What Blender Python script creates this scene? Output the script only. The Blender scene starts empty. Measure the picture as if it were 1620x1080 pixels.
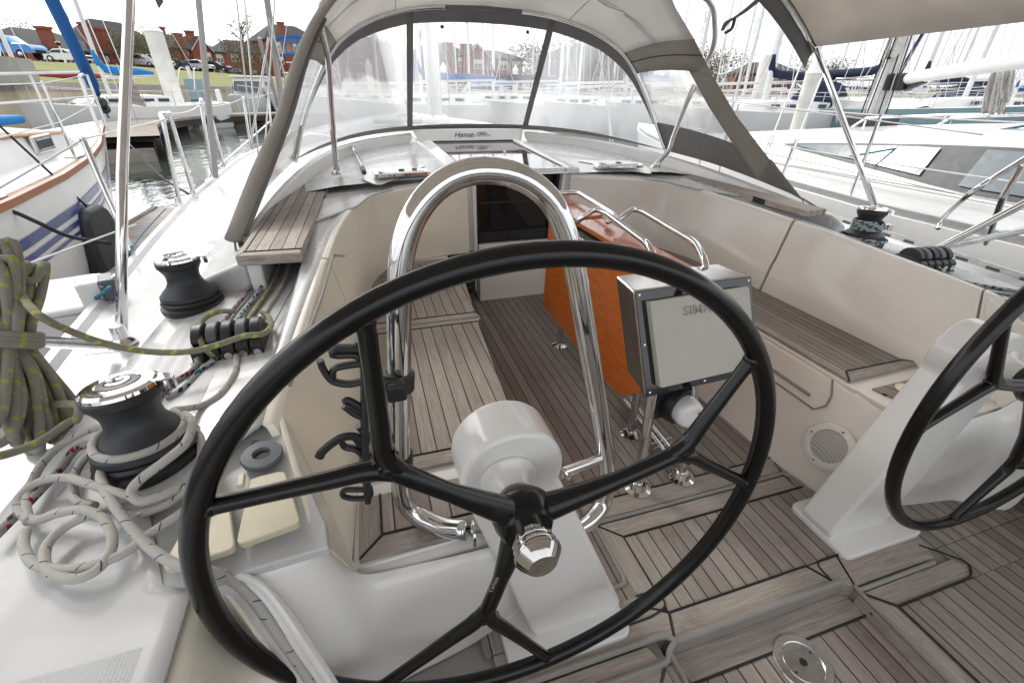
import bpy, math, random
from math import sin, cos, pi, radians, sqrt, atan2
from mathutils import Vector, Matrix
random.seed(7)
SC = bpy.context.scene
COL = SC.collection
# ---------------------------------------------------------------- camera
CAM = Vector((-.8326, -.4487, .6073)); YAW, PIT, ROL, FPX = .3036, .5107, .0121, 701.1
_f = Vector((sin(YAW)*cos(PIT), cos(YAW)*cos(PIT), -sin(PIT)))
_r = Vector((cos(YAW), -sin(YAW), 0)); _u = _r.cross(_f)
_R = cos(ROL)*_r + sin(ROL)*_u; _U = -sin(ROL)*_r + cos(ROL)*_u
cam = bpy.data.cameras.new('camera'); cam.sensor_width = 36; cam.lens = FPX/1620*36
cam.clip_start = .02; cam.clip_end = 3000
camo = bpy.data.objects.new('camera', cam); COL.objects.link(camo)
M = Matrix((_R, _U, -_f)).transposed().to_4x4(); M.translation = CAM
camo.matrix_world = M; SC.camera = camo
def at(px, py, **k):
    """surveyed point of the boat: photo pixel + the one coordinate known (x=, y= or z=)"""
    d = _f*FPX + _R*(px-810) - _U*(py-540)
    a, v = next(iter(k.items())); i = 'xyz'.index(a)
    return CAM + d*((v-CAM[i])/d[i])
def dist(px, py, D):
    """point at horizontal distance D along a pixel's ray"""
    d = _f*FPX + _R*(px-810) - _U*(py-540)
    return CAM + d*(D/sqrt(d.x*d.x+d.y*d.y))
# ---------------------------------------------------------------- mesh builder
def V(*a): return Vector(a)
class MB:
    def __init__(s): s.v = []; s.f = []; s.uv = {}; s.uvs = []
    def add(s, vs, fs, uvs=None):
        o = len(s.v); s.v += [Vector(p) for p in vs]
        for i, f in enumerate(fs):
            s.f.append([o+j for j in f]); s.uvs.append(uvs[i] if uvs else None)
        return s
    def box(s, c, d, M=None, rz=0):
        c = Vector(c); h = Vector(d)/2; vs = []
        Rm = Matrix.Rotation(rz, 3, 'Z') if M is None else M
        for i in (-1, 1):
            for j in (-1, 1):
                for k in (-1, 1): vs.append(c + Rm @ Vector((i*h.x, j*h.y, k*h.z)))
        return s.add(vs, [(0,1,3,2),(4,6,7,5),(0,4,5,1),(2,3,7,6),(0,2,6,4),(1,5,7,3)])
    def prism(s, poly, off):
        """poly: list of 3d points, extruded by vector off"""
        off = Vector(off); n = len(poly); p = [Vector(q) for q in poly]
        s.add(p+[q+off for q in p], [list(range(n)), list(range(2*n-1, n-1, -1))] +
              [(i, (i+1) % n, n+(i+1) % n, n+i) for i in range(n)]); return s
    def grid(s, rows, cu=False, cv=False, uv=False):
        n = len(rows[0]); m = len(rows); vs = [p for r in rows for p in r]; fs = []; us = []
        for i in range(m if cv else m-1):
            for j in range(n if cu else n-1):
                a = i*n+j; b = i*n+(j+1) % n; c = ((i+1) % m)*n+(j+1) % n; d = ((i+1) % m)*n+j
                fs.append((a, b, c, d)); us.append(((j/n, i/m), ((j+1)/n, i/m), ((j+1)/n, (i+1)/m), (j/n, (i+1)/m)))
        return s.add(vs, fs, us if uv else None)
    def tube(s, pts, r, n=10, closed=False, caps=True, smooth=0, flat=1., up=None):
        pts = [Vector(p) for p in pts]
        if smooth: pts, r = spline(pts, smooth, closed, r)
        m = len(pts); rr = r if isinstance(r, (list, tuple)) else [r]*m
        T = []
        for i in range(m):
            a = pts[(i-1) % m] if (closed or i) else pts[0]; b = pts[(i+1) % m] if (closed or i < m-1) else pts[-1]
            t = (b-a); T.append(t.normalized() if t.length > 1e-9 else Vector((0, 0, 1)))
        x = Vector(up) if up is not None else (Vector((0, 0, 1)) if abs(T[0].z) < .9 else Vector((0, 1, 0)))
        x = (x-T[0]*x.dot(T[0])).normalized(); fr = []
        for t in T:
            x = (x-t*x.dot(t)).normalized(); fr.append((x.copy(), t.cross(x)))
        if closed:
            a, b = fr[0]; xe = (fr[-1][0]-T[0]*fr[-1][0].dot(T[0])).normalized()
            ang = atan2(xe.dot(b), xe.dot(a))
            for i in range(m):
                th = -ang*i/m; X, Yv = fr[i]; fr[i] = (X*cos(th)+Yv*sin(th), -X*sin(th)+Yv*cos(th))
        o = len(s.v); L = [0]
        for i in range(1, m+1): L.append(L[-1]+(pts[i % m]-pts[i-1]).length)
        for i in range(m):
            X, Yv = fr[i]
            for j in range(n):
                a = 2*pi*j/n; s.v.append(pts[i]+X*(rr[i]*cos(a)*flat)+Yv*(rr[i]*sin(a)))
        for i in range(m if closed else m-1):
            for j in range(n):
                i2 = (i+1) % m; j2 = (j+1) % n
                s.f.append([o+i*n+j, o+i*n+j2, o+i2*n+j2, o+i2*n+j])
                s.uvs.append(((j/n, L[i]), ((j+1)/n, L[i]), ((j+1)/n, L[i+1]), (j/n, L[i+1])))
        if caps and not closed:
            s.f.append([o+j for j in range(n-1, -1, -1)]); s.uvs.append(None)
            s.f.append([o+(m-1)*n+j for j in range(n)]); s.uvs.append(None)
        return s
    def lathe(s, prof, base, axis=(0, 0, 1), n=32, sx=1., sy=1., caps=True, xd=None):
        """prof: list of (radius, height)"""
        base = Vector(base); z = Vector(axis).normalized()
        x = Vector(xd) if xd is not None else (Vector((1, 0, 0)) if abs(z.x) < .9 else Vector((0, 1, 0)))
        x = (x-z*x.dot(z)).normalized(); y = z.cross(x); m = len(prof); o = len(s.v)
        for (r, h) in prof:
            for j in range(n):
                a = 2*pi*j/n; s.v.append(base+z*h+x*(r*cos(a)*sx)+y*(r*sin(a)*sy))
        for i in range(m-1):
            for j in range(n):
                j2 = (j+1) % n; s.f.append([o+i*n+j, o+i*n+j2, o+(i+1)*n+j2, o+(i+1)*n+j]); s.uvs.append(None)
        if caps:
            s.f.append([o+j for j in range(n-1, -1, -1)]); s.uvs.append(None)
            s.f.append([o+(m-1)*n+j for j in range(n)]); s.uvs.append(None)
        return s
    def ball(s, c, r, n=14, sc=(1, 1, 1)):
        c = Vector(c); rows = []
        for i in range(n//2+1):
            t = pi*i/(n//2); rr = sin(t)
            rows.append([c+Vector((r*sc[0]*(rr*cos(2*pi*j/n)), r*sc[1]*(rr*sin(2*pi*j/n)), r*sc[2]*cos(t))) for j in range(n)])
        return s.grid(rows, cu=True)
    def build(s, name, mat, parent=None, bevel=0, sharp=38, smooth=True, label=None, solid=0, seg=3, subd=0):
        me = bpy.data.meshes.new(name); org = Vector((0, 0, 0))
        if parent is not None:
            t = parent
            while t.parent: t = t.parent
            org = Vector(t.location)
        elif s.v:
            lo = Vector([min(p[i] for p in s.v) for i in range(3)]); hi = Vector([max(p[i] for p in s.v) for i in range(3)])
            org = Vector(((lo.x+hi.x)/2, (lo.y+hi.y)/2, lo.z))
        me.from_pydata([tuple(p-org) for p in s.v], [], s.f)
        if any(u is not None for u in s.uvs):
            ul = me.uv_layers.new(name='UVMap'); k = 0
            for fi, f in enumerate(s.f):
                u = s.uvs[fi]
                for q in range(len(f)):
                    if u: ul.data[k].uv = u[q]
                    k += 1
        import bmesh
        bm = bmesh.new(); bm.from_mesh(me); bmesh.ops.recalc_face_normals(bm, faces=bm.faces); bm.to_mesh(me); bm.free()
        if smooth:
            me.polygons.foreach_set('use_smooth', [True]*len(me.polygons))
            if sharp: me.set_sharp_from_angle(angle=radians(sharp))
        me.materials.append(mat)
        o = bpy.data.objects.new(name, me); COL.objects.link(o)
        if parent is None: o.location = org
        else: o.parent = parent
        if solid:
            md = o.modifiers.new('solid', 'SOLIDIFY'); md.thickness = solid; md.offset = 0
        if bevel:
            md = o.modifiers.new('bevel', 'BEVEL'); md.width = bevel; md.segments = seg; md.limit_method = 'ANGLE'; md.angle_limit = radians(30)
            md.harden_normals = True
        if subd:
            md = o.modifiers.new('sub', 'SUBSURF'); md.levels = subd; md.render_levels = subd
        if label: o['label'] = label
        return o
def spline(pts, k, closed=False, r=None):
    n = len(pts); out = []; rl = []; isr = isinstance(r, (list, tuple))
    for i in range(n if closed else n-1):
        p0 = pts[(i-1) % n] if (closed or i) else pts[0]*2-pts[1]; p1 = pts[i]; p2 = pts[(i+1) % n]
        p3 = pts[(i+2) % n] if (closed or i < n-2) else pts[-1]*2-pts[-2]
        for j in range(k):
            t = j/k
            out.append(.5*((2*p1)+(p2-p0)*t+(2*p0-5*p1+4*p2-p3)*t*t+(3*p1-p0-3*p2+p3)*t**3))
            if isr: rl.append(r[i]*(1-t)+r[(i+1) % n]*t)
    if not closed:
        out.append(pts[-1])
        if isr: rl.append(r[-1])
    return out, (rl if isr else r)
def thing(name, label, cat, loc=(0, 0, 0), group=None):
    o = bpy.data.objects.new(name, None); COL.objects.link(o); o.location = loc; o.empty_display_size = .1
    o['label'] = label; o['category'] = cat
    if group: o['group'] = group
    return o
def tag(o, label, cat, group=None):
    o['label'] = label; o['category'] = cat
    if group: o['group'] = group
    return o
def struct(o, kind='structure'): o['kind'] = kind; return o
def lerp(a, b, t): return a+(b-a)*t
# ---------------------------------------------------------------- materials
def newmat(name):
    m = bpy.data.materials.new(name); m.use_nodes = True; nt = m.node_tree
    return m, nt, nt.nodes['Principled BSDF']
def N(nt, t, **k):
    n = nt.nodes.new(t)
    for a, b in k.items():
        if a.startswith('i_'): n.inputs[a[2:].replace('_', ' ')].default_value = b
        else: setattr(n, a, b)
    return n
def mth(nt, op, a, b=None):
    n = nt.nodes.new('ShaderNodeMath'); n.operation = op
    for i, q in enumerate((a, b)):
        if q is None: continue
        if isinstance(q, (int, float)): n.inputs[i].default_value = q
        else: nt.links.new(q, n.inputs[i])
    return n.outputs[0]
def mixc(nt, fac, a, b, mode='MIX'):
    n = nt.nodes.new('ShaderNodeMix'); n.data_type = 'RGBA'; n.blend_type = mode
    for i, q in ((0, fac), (6, a), (7, b)):
        if isinstance(q, (int, float)): n.inputs[i].default_value = q
        elif isinstance(q, (tuple, list)): n.inputs[i].default_value = (*q[:3], 1)
        else: nt.links.new(q, n.inputs[i])
    return n.outputs[2]
def noise(nt, scale, vec=None, det=4, rough=.55):
    n = N(nt, 'ShaderNodeTexNoise', i_Scale=scale, i_Detail=det, i_Roughness=rough)
    if vec is not None: nt.links.new(vec, n.inputs['Vector'])
    return n.outputs[0]
def ramp(nt, fac, a, b):
    n = nt.nodes.new('ShaderNodeMapRange'); n.inputs[1].default_value = a; n.inputs[2].default_value = b
    nt.links.new(fac, n.inputs[0]); return n.outputs[0]
def bump(nt, p, h, st=.3, d=.01):
    b = N(nt, 'ShaderNodeBump'); b.inputs['Strength'].default_value = st; b.inputs['Distance'].default_value = d
    nt.links.new(h, b.inputs['Height']); nt.links.new(b.outputs[0], p.inputs['Normal'])
def pos(nt): return N(nt, 'ShaderNodeNewGeometry').outputs['Position']
def simple(name, col, rough=.5, metal=0, coat=0, var=.06, vs=6, bmp=0, bs=200, spec=.5, dirt=0):
    m, nt, p = newmat(name); P = pos(nt)
    n = noise(nt, vs, P); c2 = tuple(max(0, c*(1-var*2.4)) for c in col)
    c = mixc(nt, ramp(nt, n, .3, .7), col, c2)
    if dirt:
        d = ramp(nt, noise(nt, vs*2.3, P, 6, .7), .55, .8); c = mixc(nt, mth(nt, 'MULTIPLY', d, dirt), c, (.25, .22, .17))
    nt.links.new(c, p.inputs['Base Color'])
    r = mth(nt, 'ADD', mth(nt, 'MULTIPLY', noise(nt, vs*3, P), .16), rough-.08)
    nt.links.new(r, p.inputs['Roughness'])
    p.inputs['Metallic'].default_value = metal; p.inputs['Coat Weight'].default_value = coat
    p.inputs['Coat Roughness'].default_value = .06; p.inputs['Specular IOR Level'].default_value = spec
    if bmp: bump(nt, p, noise(nt, bs, P, 2), bmp, .002)
    return m
def teak(name, ang=0, pitch=.045, off=0., lines=True, tone=1., cw=.085):
    m, nt, p = newmat(name); P = pos(nt)
    mp = N(nt, 'ShaderNodeMapping'); mp.inputs['Rotation'].default_value = (0, 0, -ang); nt.links.new(P, mp.inputs[0])
    sp = N(nt, 'ShaderNodeSeparateXYZ'); nt.links.new(mp.outputs[0], sp.inputs[0])
    x = mth(nt, 'DIVIDE', mth(nt, 'ADD', sp.outputs[0], off+50), pitch); fl = mth(nt, 'FLOOR', x); fr = mth(nt, 'FRACT', x)
    wn = N(nt, 'ShaderNodeTexWhiteNoise'); wn.noise_dimensions = '1D'; nt.links.new(fl, wn.inputs['W'])
    g = N(nt, 'ShaderNodeMapping'); g.inputs['Scale'].default_value = (1, .035, .3); nt.links.new(mp.outputs[0], g.inputs[0])
    cb = N(nt, 'ShaderNodeCombineXYZ'); nt.links.new(mth(nt, 'MULTIPLY', wn.outputs[0], 7 if lines else 0), cb.inputs[1])
    va = N(nt, 'ShaderNodeVectorMath'); va.operation = 'ADD'; nt.links.new(g.outputs[0], va.inputs[0]); nt.links.new(cb.outputs[0], va.inputs[1])
    gr = noise(nt, 260, va.outputs[0], 5, .75); g2 = noise(nt, 55, va.outputs[0], 4, .6)
    a = tuple(q*tone for q in (.46, .41, .365)); b = tuple(q*tone for q in (.215, .182, .158))
    c = mixc(nt, ramp(nt, gr, .34, .68), b, a)
    c = mixc(nt, mth(nt, 'MULTIPLY', ramp(nt, g2, .42, .72), .5), c, tuple(q*.62 for q in a))
    if lines: c = mixc(nt, mth(nt, 'MULTIPLY', wn.outputs[0], .55), c, (.13*tone, .095*tone, .075*tone))
    bl = noise(nt, 2.6, P, 5); c = mixc(nt, mth(nt, 'MULTIPLY', ramp(nt, bl, .45, .75), .35), c, (.30*tone, .285*tone, .27*tone))
    c = mixc(nt, mth(nt, 'MULTIPLY', ramp(nt, noise(nt, 9, P, 6, .75), .56, .74), .45), c, (.085, .07, .055))
    h = gr
    if lines:
        e = mth(nt, 'ABSOLUTE', mth(nt, 'SUBTRACT', fr, .5)); ln = mth(nt, 'GREATER_THAN', e, .5-cw/2)
        c = mixc(nt, ln, c, (.012, .012, .013)); h = mth(nt, 'SUBTRACT', mth(nt, 'MULTIPLY', gr, .35), mth(nt, 'MULTIPLY', ln, .6))
    nt.links.new(c, p.inputs['Base Color']); p.inputs['Roughness'].default_value = .62
    bump(nt, p, h, .5, .0016); return m
def ropemat(name, col, fleck, fcol2=None, dens=9, thr=.72):
    m, nt, p = newmat(name); uv = N(nt, 'ShaderNodeUVMap'); sp = N(nt, 'ShaderNodeSeparateXYZ'); nt.links.new(uv.outputs[0], sp.inputs[0])
    u, v = sp.outputs[0], sp.outputs[1]
    # braid: two families of helical strands
    w1 = mth(nt, 'SINE', mth(nt, 'ADD', mth(nt, 'MULTIPLY', v, 1500), mth(nt, 'MULTIPLY', u, 2*pi*9)))
    w2 = mth(nt, 'SINE', mth(nt, 'SUBTRACT', mth(nt, 'MULTIPLY', v, 1500), mth(nt, 'MULTIPLY', u, 2*pi*9)))
    br = mth(nt, 'MAXIMUM', w1, w2)
    c = mixc(nt, ramp(nt, br, -.2, .9), tuple(q*.78 for q in col), col)
    c = mixc(nt, mth(nt, 'MULTIPLY', noise(nt, 60, pos(nt)), .35), c, tuple(q*.55 for q in col))
    def fl(k1, k2, t):
        a = mth(nt, 'FRACT', mth(nt, 'ADD', mth(nt, 'MULTIPLY', v, k1), mth(nt, 'MULTIPLY', u, k2)))
        b = mth(nt, 'FRACT', mth(nt, 'SUBTRACT', mth(nt, 'MULTIPLY', v, k1*.37), mth(nt, 'MULTIPLY', u, k2)))
        return mth(nt, 'MULTIPLY', mth(nt, 'GREATER_THAN', a, t), mth(nt, 'GREATER_THAN', b, .6))
    c = mixc(nt, fl(dens*5, 1., thr), c, fleck)
    if fcol2: c = mixc(nt, fl(dens*4.1, 2., thr), c, fcol2)
    nt.links.new(c, p.inputs['Base Color']); p.inputs['Roughness'].default_value = .9; p.inputs['Specular IOR Level'].default_value = .2
    bump(nt, p, br, .4, .0007); return m
def steelmat(name, col=(.74, .74, .74), rough=.07):
    m, nt, p = newmat(name); p.inputs['Metallic'].default_value = 1; P = pos(nt)
    nt.links.new(mixc(nt, ramp(nt, noise(nt, 18, P), .4, .75), col, tuple(q*.86 for q in col)), p.inputs['Base Color'])
    nt.links.new(mth(nt, 'ADD', mth(nt, 'MULTIPLY', ramp(nt, noise(nt, 30, P, 6, .7), .45, .8), .13), rough), p.inputs['Roughness']); return m
DECKW = simple('glare_dimmed_deck_gelcoat', (.555, .565, .57), .26, coat=.3, var=.04, vs=3, dirt=.11)  # white gelcoat, base darkened to offset the strong daylight on open deck
WHITE = simple('white_gelcoat', (.82, .82, .81), .22, coat=.4, var=.02, vs=2, dirt=.10)
CREAM = simple('cream_gelcoat', (.83, .79, .67), .2, coat=.4, var=.03, vs=2, dirt=.12)
CREAM2 = simple('pale_cream_gelcoat', (.81, .785, .73), .22, coat=.4, var=.03, vs=2, dirt=.12)
BEIGE = simple('aged_beige_plastic', (.60, .55, .40), .4, var=.05, vs=9, dirt=.25)
def nonskid():
    m, nt, p = newmat('nonskid_gelcoat'); P = pos(nt)
    vo = N(nt, 'ShaderNodeTexVoronoi', i_Scale=210.); vo.inputs['Randomness'].default_value = .12; nt.links.new(P, vo.inputs['Vector'])
    h = ramp(nt, vo.outputs['Distance'], .22, .42)
    nt.links.new(mixc(nt, h, (.55, .565, .575), (.46, .475, .485)), p.inputs['Base Color']); p.inputs['Roughness'].default_value = .42
    bump(nt, p, mth(nt, 'MULTIPLY', h, -1), .5, .0012); return m
NONSKID = nonskid()
STEEL = steelmat('polished_stainless'); STEEL2 = steelmat('brushed_stainless', (.62, .61, .60), .24)
CHROME = steelmat('chrome', (.85, .85, .86), .03)
BLACK = simple('black_lacquer', (.005, .0055, .006), .22, spec=.35, coat=.12, var=.1, vs=14)
BPLAS = simple('black_plastic', (.020, .021, .023), .42, var=.1, vs=20, bmp=.15, bs=500)
WINCH = simple('black_anodised_drum', (.042, .044, .050), .40, metal=.35, var=.08, vs=16, bmp=.25, bs=700)
GREY = simple('grey_rubber', (.30, .29, .27), .5, var=.05, vs=20)
DGREY = simple('slate_grey_plastic', (.10, .115, .135), .5, var=.06, vs=20)
def cloth(name, col, tr, var=.05):
    m, nt, p = newmat(name); P = pos(nt); n = noise(nt, 5, P); c = mixc(nt, ramp(nt, n, .3, .7), col, tuple(q*(1-var*2.4) for q in col))
    nt.links.new(c, p.inputs['Base Color']); p.inputs['Roughness'].default_value = .92; p.inputs['Specular IOR Level'].default_value = .1
    wv = noise(nt, 7, P, 3, .5); bump(nt, p, mth(nt, 'ADD', mth(nt, 'MULTIPLY', noise(nt, 900, P, 2), .03), wv), .35, .02)
    tl = N(nt, 'ShaderNodeBsdfTranslucent'); nt.links.new(c, tl.inputs[0]); mx = N(nt, 'ShaderNodeMixShader'); mx.inputs[0].default_value = tr
    nt.links.new(p.outputs[0], mx.inputs[1]); nt.links.new(tl.outputs[0], mx.inputs[2]); nt.links.new(mx.outputs[0], nt.nodes['Material Output'].inputs[0]); return m
CANVAS = simple('taupe_canvas', (.33, .305, .275), .92, var=.05, vs=5, bmp=.35, bs=900, spec=.1)
CANVAS2 = simple('grey_canvas_trim', (.225, .22, .215), .92, var=.05, vs=5, bmp=.35, bs=900, spec=.1)
CANVASL = simple('pale_headliner', (.56, .54, .50), .92, var=.04, vs=3, bmp=.2, bs=900, spec=.1)
COVER = simple('soft_grey_cover', (.52, .52, .47), .5, var=.03, vs=8)
CANVAS = cloth('taupe_canvas', (.44,.415,.38), .42); CANVAS2 = cloth('grey_canvas_trim', (.27,.265,.26), .2); CANVASL = cloth('pale_headliner', (.72,.705,.675), .58); CANVASB = cloth('bimini_canvas', (.66,.62,.57), .6)
DARKGL = simple('dark_glass', (.012, .012, .014), .05, var=.1, vs=4, coat=.5)
PURPLE = simple('smoked_purple_acrylic', (.065, .028, .045), .05, var=.1, vs=4, coat=.6)
def wood():
    m, nt, p = newmat('varnished_mahogany'); P = pos(nt)
    mp = N(nt, 'ShaderNodeMapping'); mp.inputs['Scale'].default_value = (3, .5, 3); nt.links.new(P, mp.inputs[0])
    n = noise(nt, 22, mp.outputs[0], 6, .65); n2 = noise(nt, 5, P)
    c = mixc(nt, ramp(nt, n, .3, .7), (.42, .085, .008), (.66, .17, .016)); c = mixc(nt, mth(nt, 'MULTIPLY', n2, .4), c, (.44, .10, .012))
    nt.links.new(c, p.inputs['Base Color']); p.inputs['Roughness'].default_value = .22; p.inputs['Coat Weight'].default_value = .5; return m
WOOD = wood()
def vinyl(name, base, var, tint=(.92, .93, .95)):
    m, nt, p = newmat(name); P = pos(nt); out = nt.nodes['Material Output']
    mp = N(nt, 'ShaderNodeMapping'); mp.inputs['Scale'].default_value = (1, .3, .12); nt.links.new(P, mp.inputs[0])
    n = noise(nt, 3.0, mp.outputs[0], 2, .5)
    tr = N(nt, 'ShaderNodeBsdfTransparent'); tr.inputs[0].default_value = (.97, .97, .97, 1)
    tl = N(nt, 'ShaderNodeBsdfTranslucent'); tl.inputs[0].default_value = (*tint, 1)
    gl = N(nt, 'ShaderNodeBsdfGlossy'); gl.inputs['Roughness'].default_value = .12
    mx = N(nt, 'ShaderNodeMixShader'); nt.links.new(mth(nt, 'ADD', mth(nt, 'MULTIPLY', ramp(nt, n, .35, .72), var), base), mx.inputs[0])
    nt.links.new(tr.outputs[0], mx.inputs[1]); nt.links.new(tl.outputs[0], mx.inputs[2])
    m2 = N(nt, 'ShaderNodeMixShader'); fr = N(nt, 'ShaderNodeFresnel'); fr.inputs[0].default_value = 1.35
    nt.links.new(mth(nt, 'MULTIPLY', fr.outputs[0], .6), m2.inputs[0]); nt.links.new(mx.outputs[0], m2.inputs[1]); nt.links.new(gl.outputs[0], m2.inputs[2])
    wv = noise(nt, 3.2, P, 2); b = N(nt, 'ShaderNodeBump'); b.inputs['Strength'].default_value = .3; b.inputs['Distance'].default_value = .03
    nt.links.new(wv, b.inputs['Height']); nt.links.new(b.outputs[0], gl.inputs['Normal'])
    nt.links.new(m2.outputs[0], out.inputs[0]); return m
VINYL = vinyl('clear_vinyl', .10, .22); VINYLR = vinyl('scuffed_vinyl', .22, .26); VINYLL = vinyl('hazed_vinyl', .34, .30)
STEELC = steelmat('pod_stainless', (.66,.63,.60), .16)
NUTM = steelmat('hub_nut_steel', (.58,.57,.55), .06)
VINYLS = vinyl('hazed_side_vinyl', .3, .35)
T_Y = teak('teak_planks_fore_aft', 0, .0425, .0)
T_SEAT = teak('teak_planks_seat', 0, .0415, .015, tone=1.12)
T_SEATD = teak('teak_planks_starboard_seat', 0, .034, .01, tone=.95)
T_PAD = teak('teak_planks_pad', -.01, .040, .0285, tone=1.35)
T_MX = teak('teak_margin_athwart', pi/2, .3, 0, lines=False, tone=1.05)
T_MY = teak('teak_margin_fore_aft', 0, .3, 0, lines=False, tone=1.05)
T_FWD = teak('teak_planks_forward', .0, .0435, .01, tone=.88)
R_WHITE = ropemat('white_rope_blue_fleck', (.53, .515, .485), (.03, .08, .13), dens=6, thr=.93)
R_GREEN = ropemat('grey_rope_lime_fleck', (.30, .29, .25), (.32, .37, .09), dens=8, thr=.68)
R_GREEN2 = ropemat('grey_green_rope', (.30, .29, .21), (.45, .48, .10), dens=7, thr=.68)
R_TEAL = ropemat('white_rope_teal_fleck', (.46, .50, .50), (.01, .13, .15), (.02, .03, .04), dens=8, thr=.55)
R_RED = ropemat('grey_rope_red_fleck', (.36, .34, .33), (.30, .015, .02), (.05, .05, .06), dens=9, thr=.6)
R_DARK = simple('black_line', (.02, .02, .022), .8, bmp=.3, bs=600)
R_BLUE = simple('blue_line', (.04, .18, .26), .8, bmp=.3, bs=600)
CAULK = simple('black_caulk', (.012, .012, .013), .6)
WIRE = simple('white_guard_wire', (.62, .62, .62), .4)
# ================================================================ the yacht itself
Y = thing('sailing_yacht', 'white sailing yacht with teak cockpit sole seen from its port helm', 'yacht', (0, 3, -1.2))
def m2(f):  # run for both sides: s=-1 port, +1 starboard
    for s in (-1, 1): f(s)
def ylerp(tab, y):
    if y <= tab[0][0]: return tab[0][1:]
    for a, b in zip(tab, tab[1:]):
        if y <= b[0]:
            t = (y-a[0])/(b[0]-a[0]); return tuple(lerp(p, q, t) for p, q in zip(a[1:], b[1:]))
    return tab[-1][1:]
# y: hull edge x, deck z
EDGE = [(-1.6, 1.42, -.09), (-.3, 1.60, -.08), (.9, 1.76, -.06), (2.1, 1.93, -.06), (3.2, 2.04, -.05), (4.8, 2.06, .0), (6.4, 1.86, .06), (8., 1.30, .13), (9.2, .62, .19), (9.9, .06, .24)]
# hull
def hull(s):
    rows = []
    n = 40
    for i in range(n+1):
        y = lerp(-1.6, 9.9, i/n); x, z = ylerp(EDGE, y)
        k = max(.02, min(1, (9.95-y)/3))
        rows.append([V(s*x*q, y+dy*k*.0, lerp(z, -1.55, t)) for t, q, dy in ((0, 1, 0), (.08, .995, 0), (.3, .97, 0), (.6, .88, 0), (.8, .70, 0), (1, .3, 0))])
    return rows
mb = MB()
for s in (-1, 1): mb.grid(hull(s))
mb.add([V(-1.42,-1.6,-.09), V(1.42,-1.6,-.09), V(1.2,-1.6,-.9), V(-1.2,-1.6,-.9)], [(0,1,2,3)])
mb.build('hull', WHITE, Y, sharp=50)
# seat back / coaming inner face: B bottom path, T top path (aft -> forward -> inboard)
Bp = [(.972,.165,-.232),(.962,.30,-.232),(.945,.6,-.232),(.93,1.0,-.232),(.915,1.4,-.232),(.88,1.7,-.232),(.80,1.90,-.232),(.66,2.03,-.232),(.45,2.08,-.232),(.31,2.10,-.232)]
Tp = [(1.075,.34,.040),(1.066,.42,.055),(1.045,.62,.075),(1.012,1.0,.105),(.975,1.4,.13),(.925,1.66,.15),(.84,1.87,.165),(.70,1.97,.175),(.50,2.03,.185),(.31,2.08,.195)]
def pathpt(tab, u):
    i = min(int(u), len(tab)-2); t = u-i; return V(*tab[i]).lerp(V(*tab[i+1]), t)
def smoothpath(tab):
    return spline([V(*q) for q in tab], 8)[0]
BS, TS = smoothpath(Bp), smoothpath(Tp)
def coaming(s, u0, u1, off=0, prof=None):
    """panel of the seat back between path parameters u0..u1; flat with a crisp top edge"""
    rows = []; n = int((u1-u0)*8)
    for k in range(n+1):
        u = lerp(u0, u1, k/n); f = u*8; i = min(int(f), len(BS)-2); t = f-i
        b = BS[i].lerp(BS[i+1], t); tp = TS[i].lerp(TS[i+1], t); tg = (TS[i+1]-TS[i]).normalized(); nb = V(tg.y, -tg.x, 0); nb = nb if nb.x*1+nb.y > 0 else -nb
        pr = []
        for q, z, out in (prof or ((0, 0, 0), (.035, .05, .0), (.40, .42, .0), (.425, .44, .004), (.93, .945, .001), (.972, .98, .002), (.99, .996, .006), (1.0, 1.0, .012), (1.0, .998, .024), (1.0, .95, .03))):
            p = V(lerp(b.x, tp.x, q), lerp(b.y, tp.y, q), lerp(b.z, tp.z, z))+nb*(out+off); pr.append(V(s*p.x, p.y, p.z))
        rows.append(pr)
    return rows
for s, us in ((-1, ((0, 3.28), (3.315, 9))), (1, ((.86, 3.28), (3.315, 9)))):
    for k, (u0, u1) in enumerate(us):
        mb = MB(); g_ = coaming(s, u0, u1); mb.grid(g_)
        for e_, sg in ((g_[0], 1), (g_[-1], -1)):       # returns at the panel ends
            mb.grid([e_, [p+V(s*.014, 0, -.004) for p in e_]])
        mb.build('seat_back', CREAM if s < 0 else CREAM2, Y, sharp=40, label=('warm cream seat back panel on the port side' if s < 0 else 'pale cream seat back panel on the starboard side')+(', aft one' if k == 0 else ', forward one curving inboard'))
    MB().grid(coaming(s, 0, 9, .010, ((0, 0, 0), (.5, .5, 0), (1.0, .985, 0)))).build('panel_backing', GREY, Y)
MB().grid(coaming(1, 0, .80, .004)).build('seat_back_end', CREAM2, Y, sharp=40)
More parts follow.
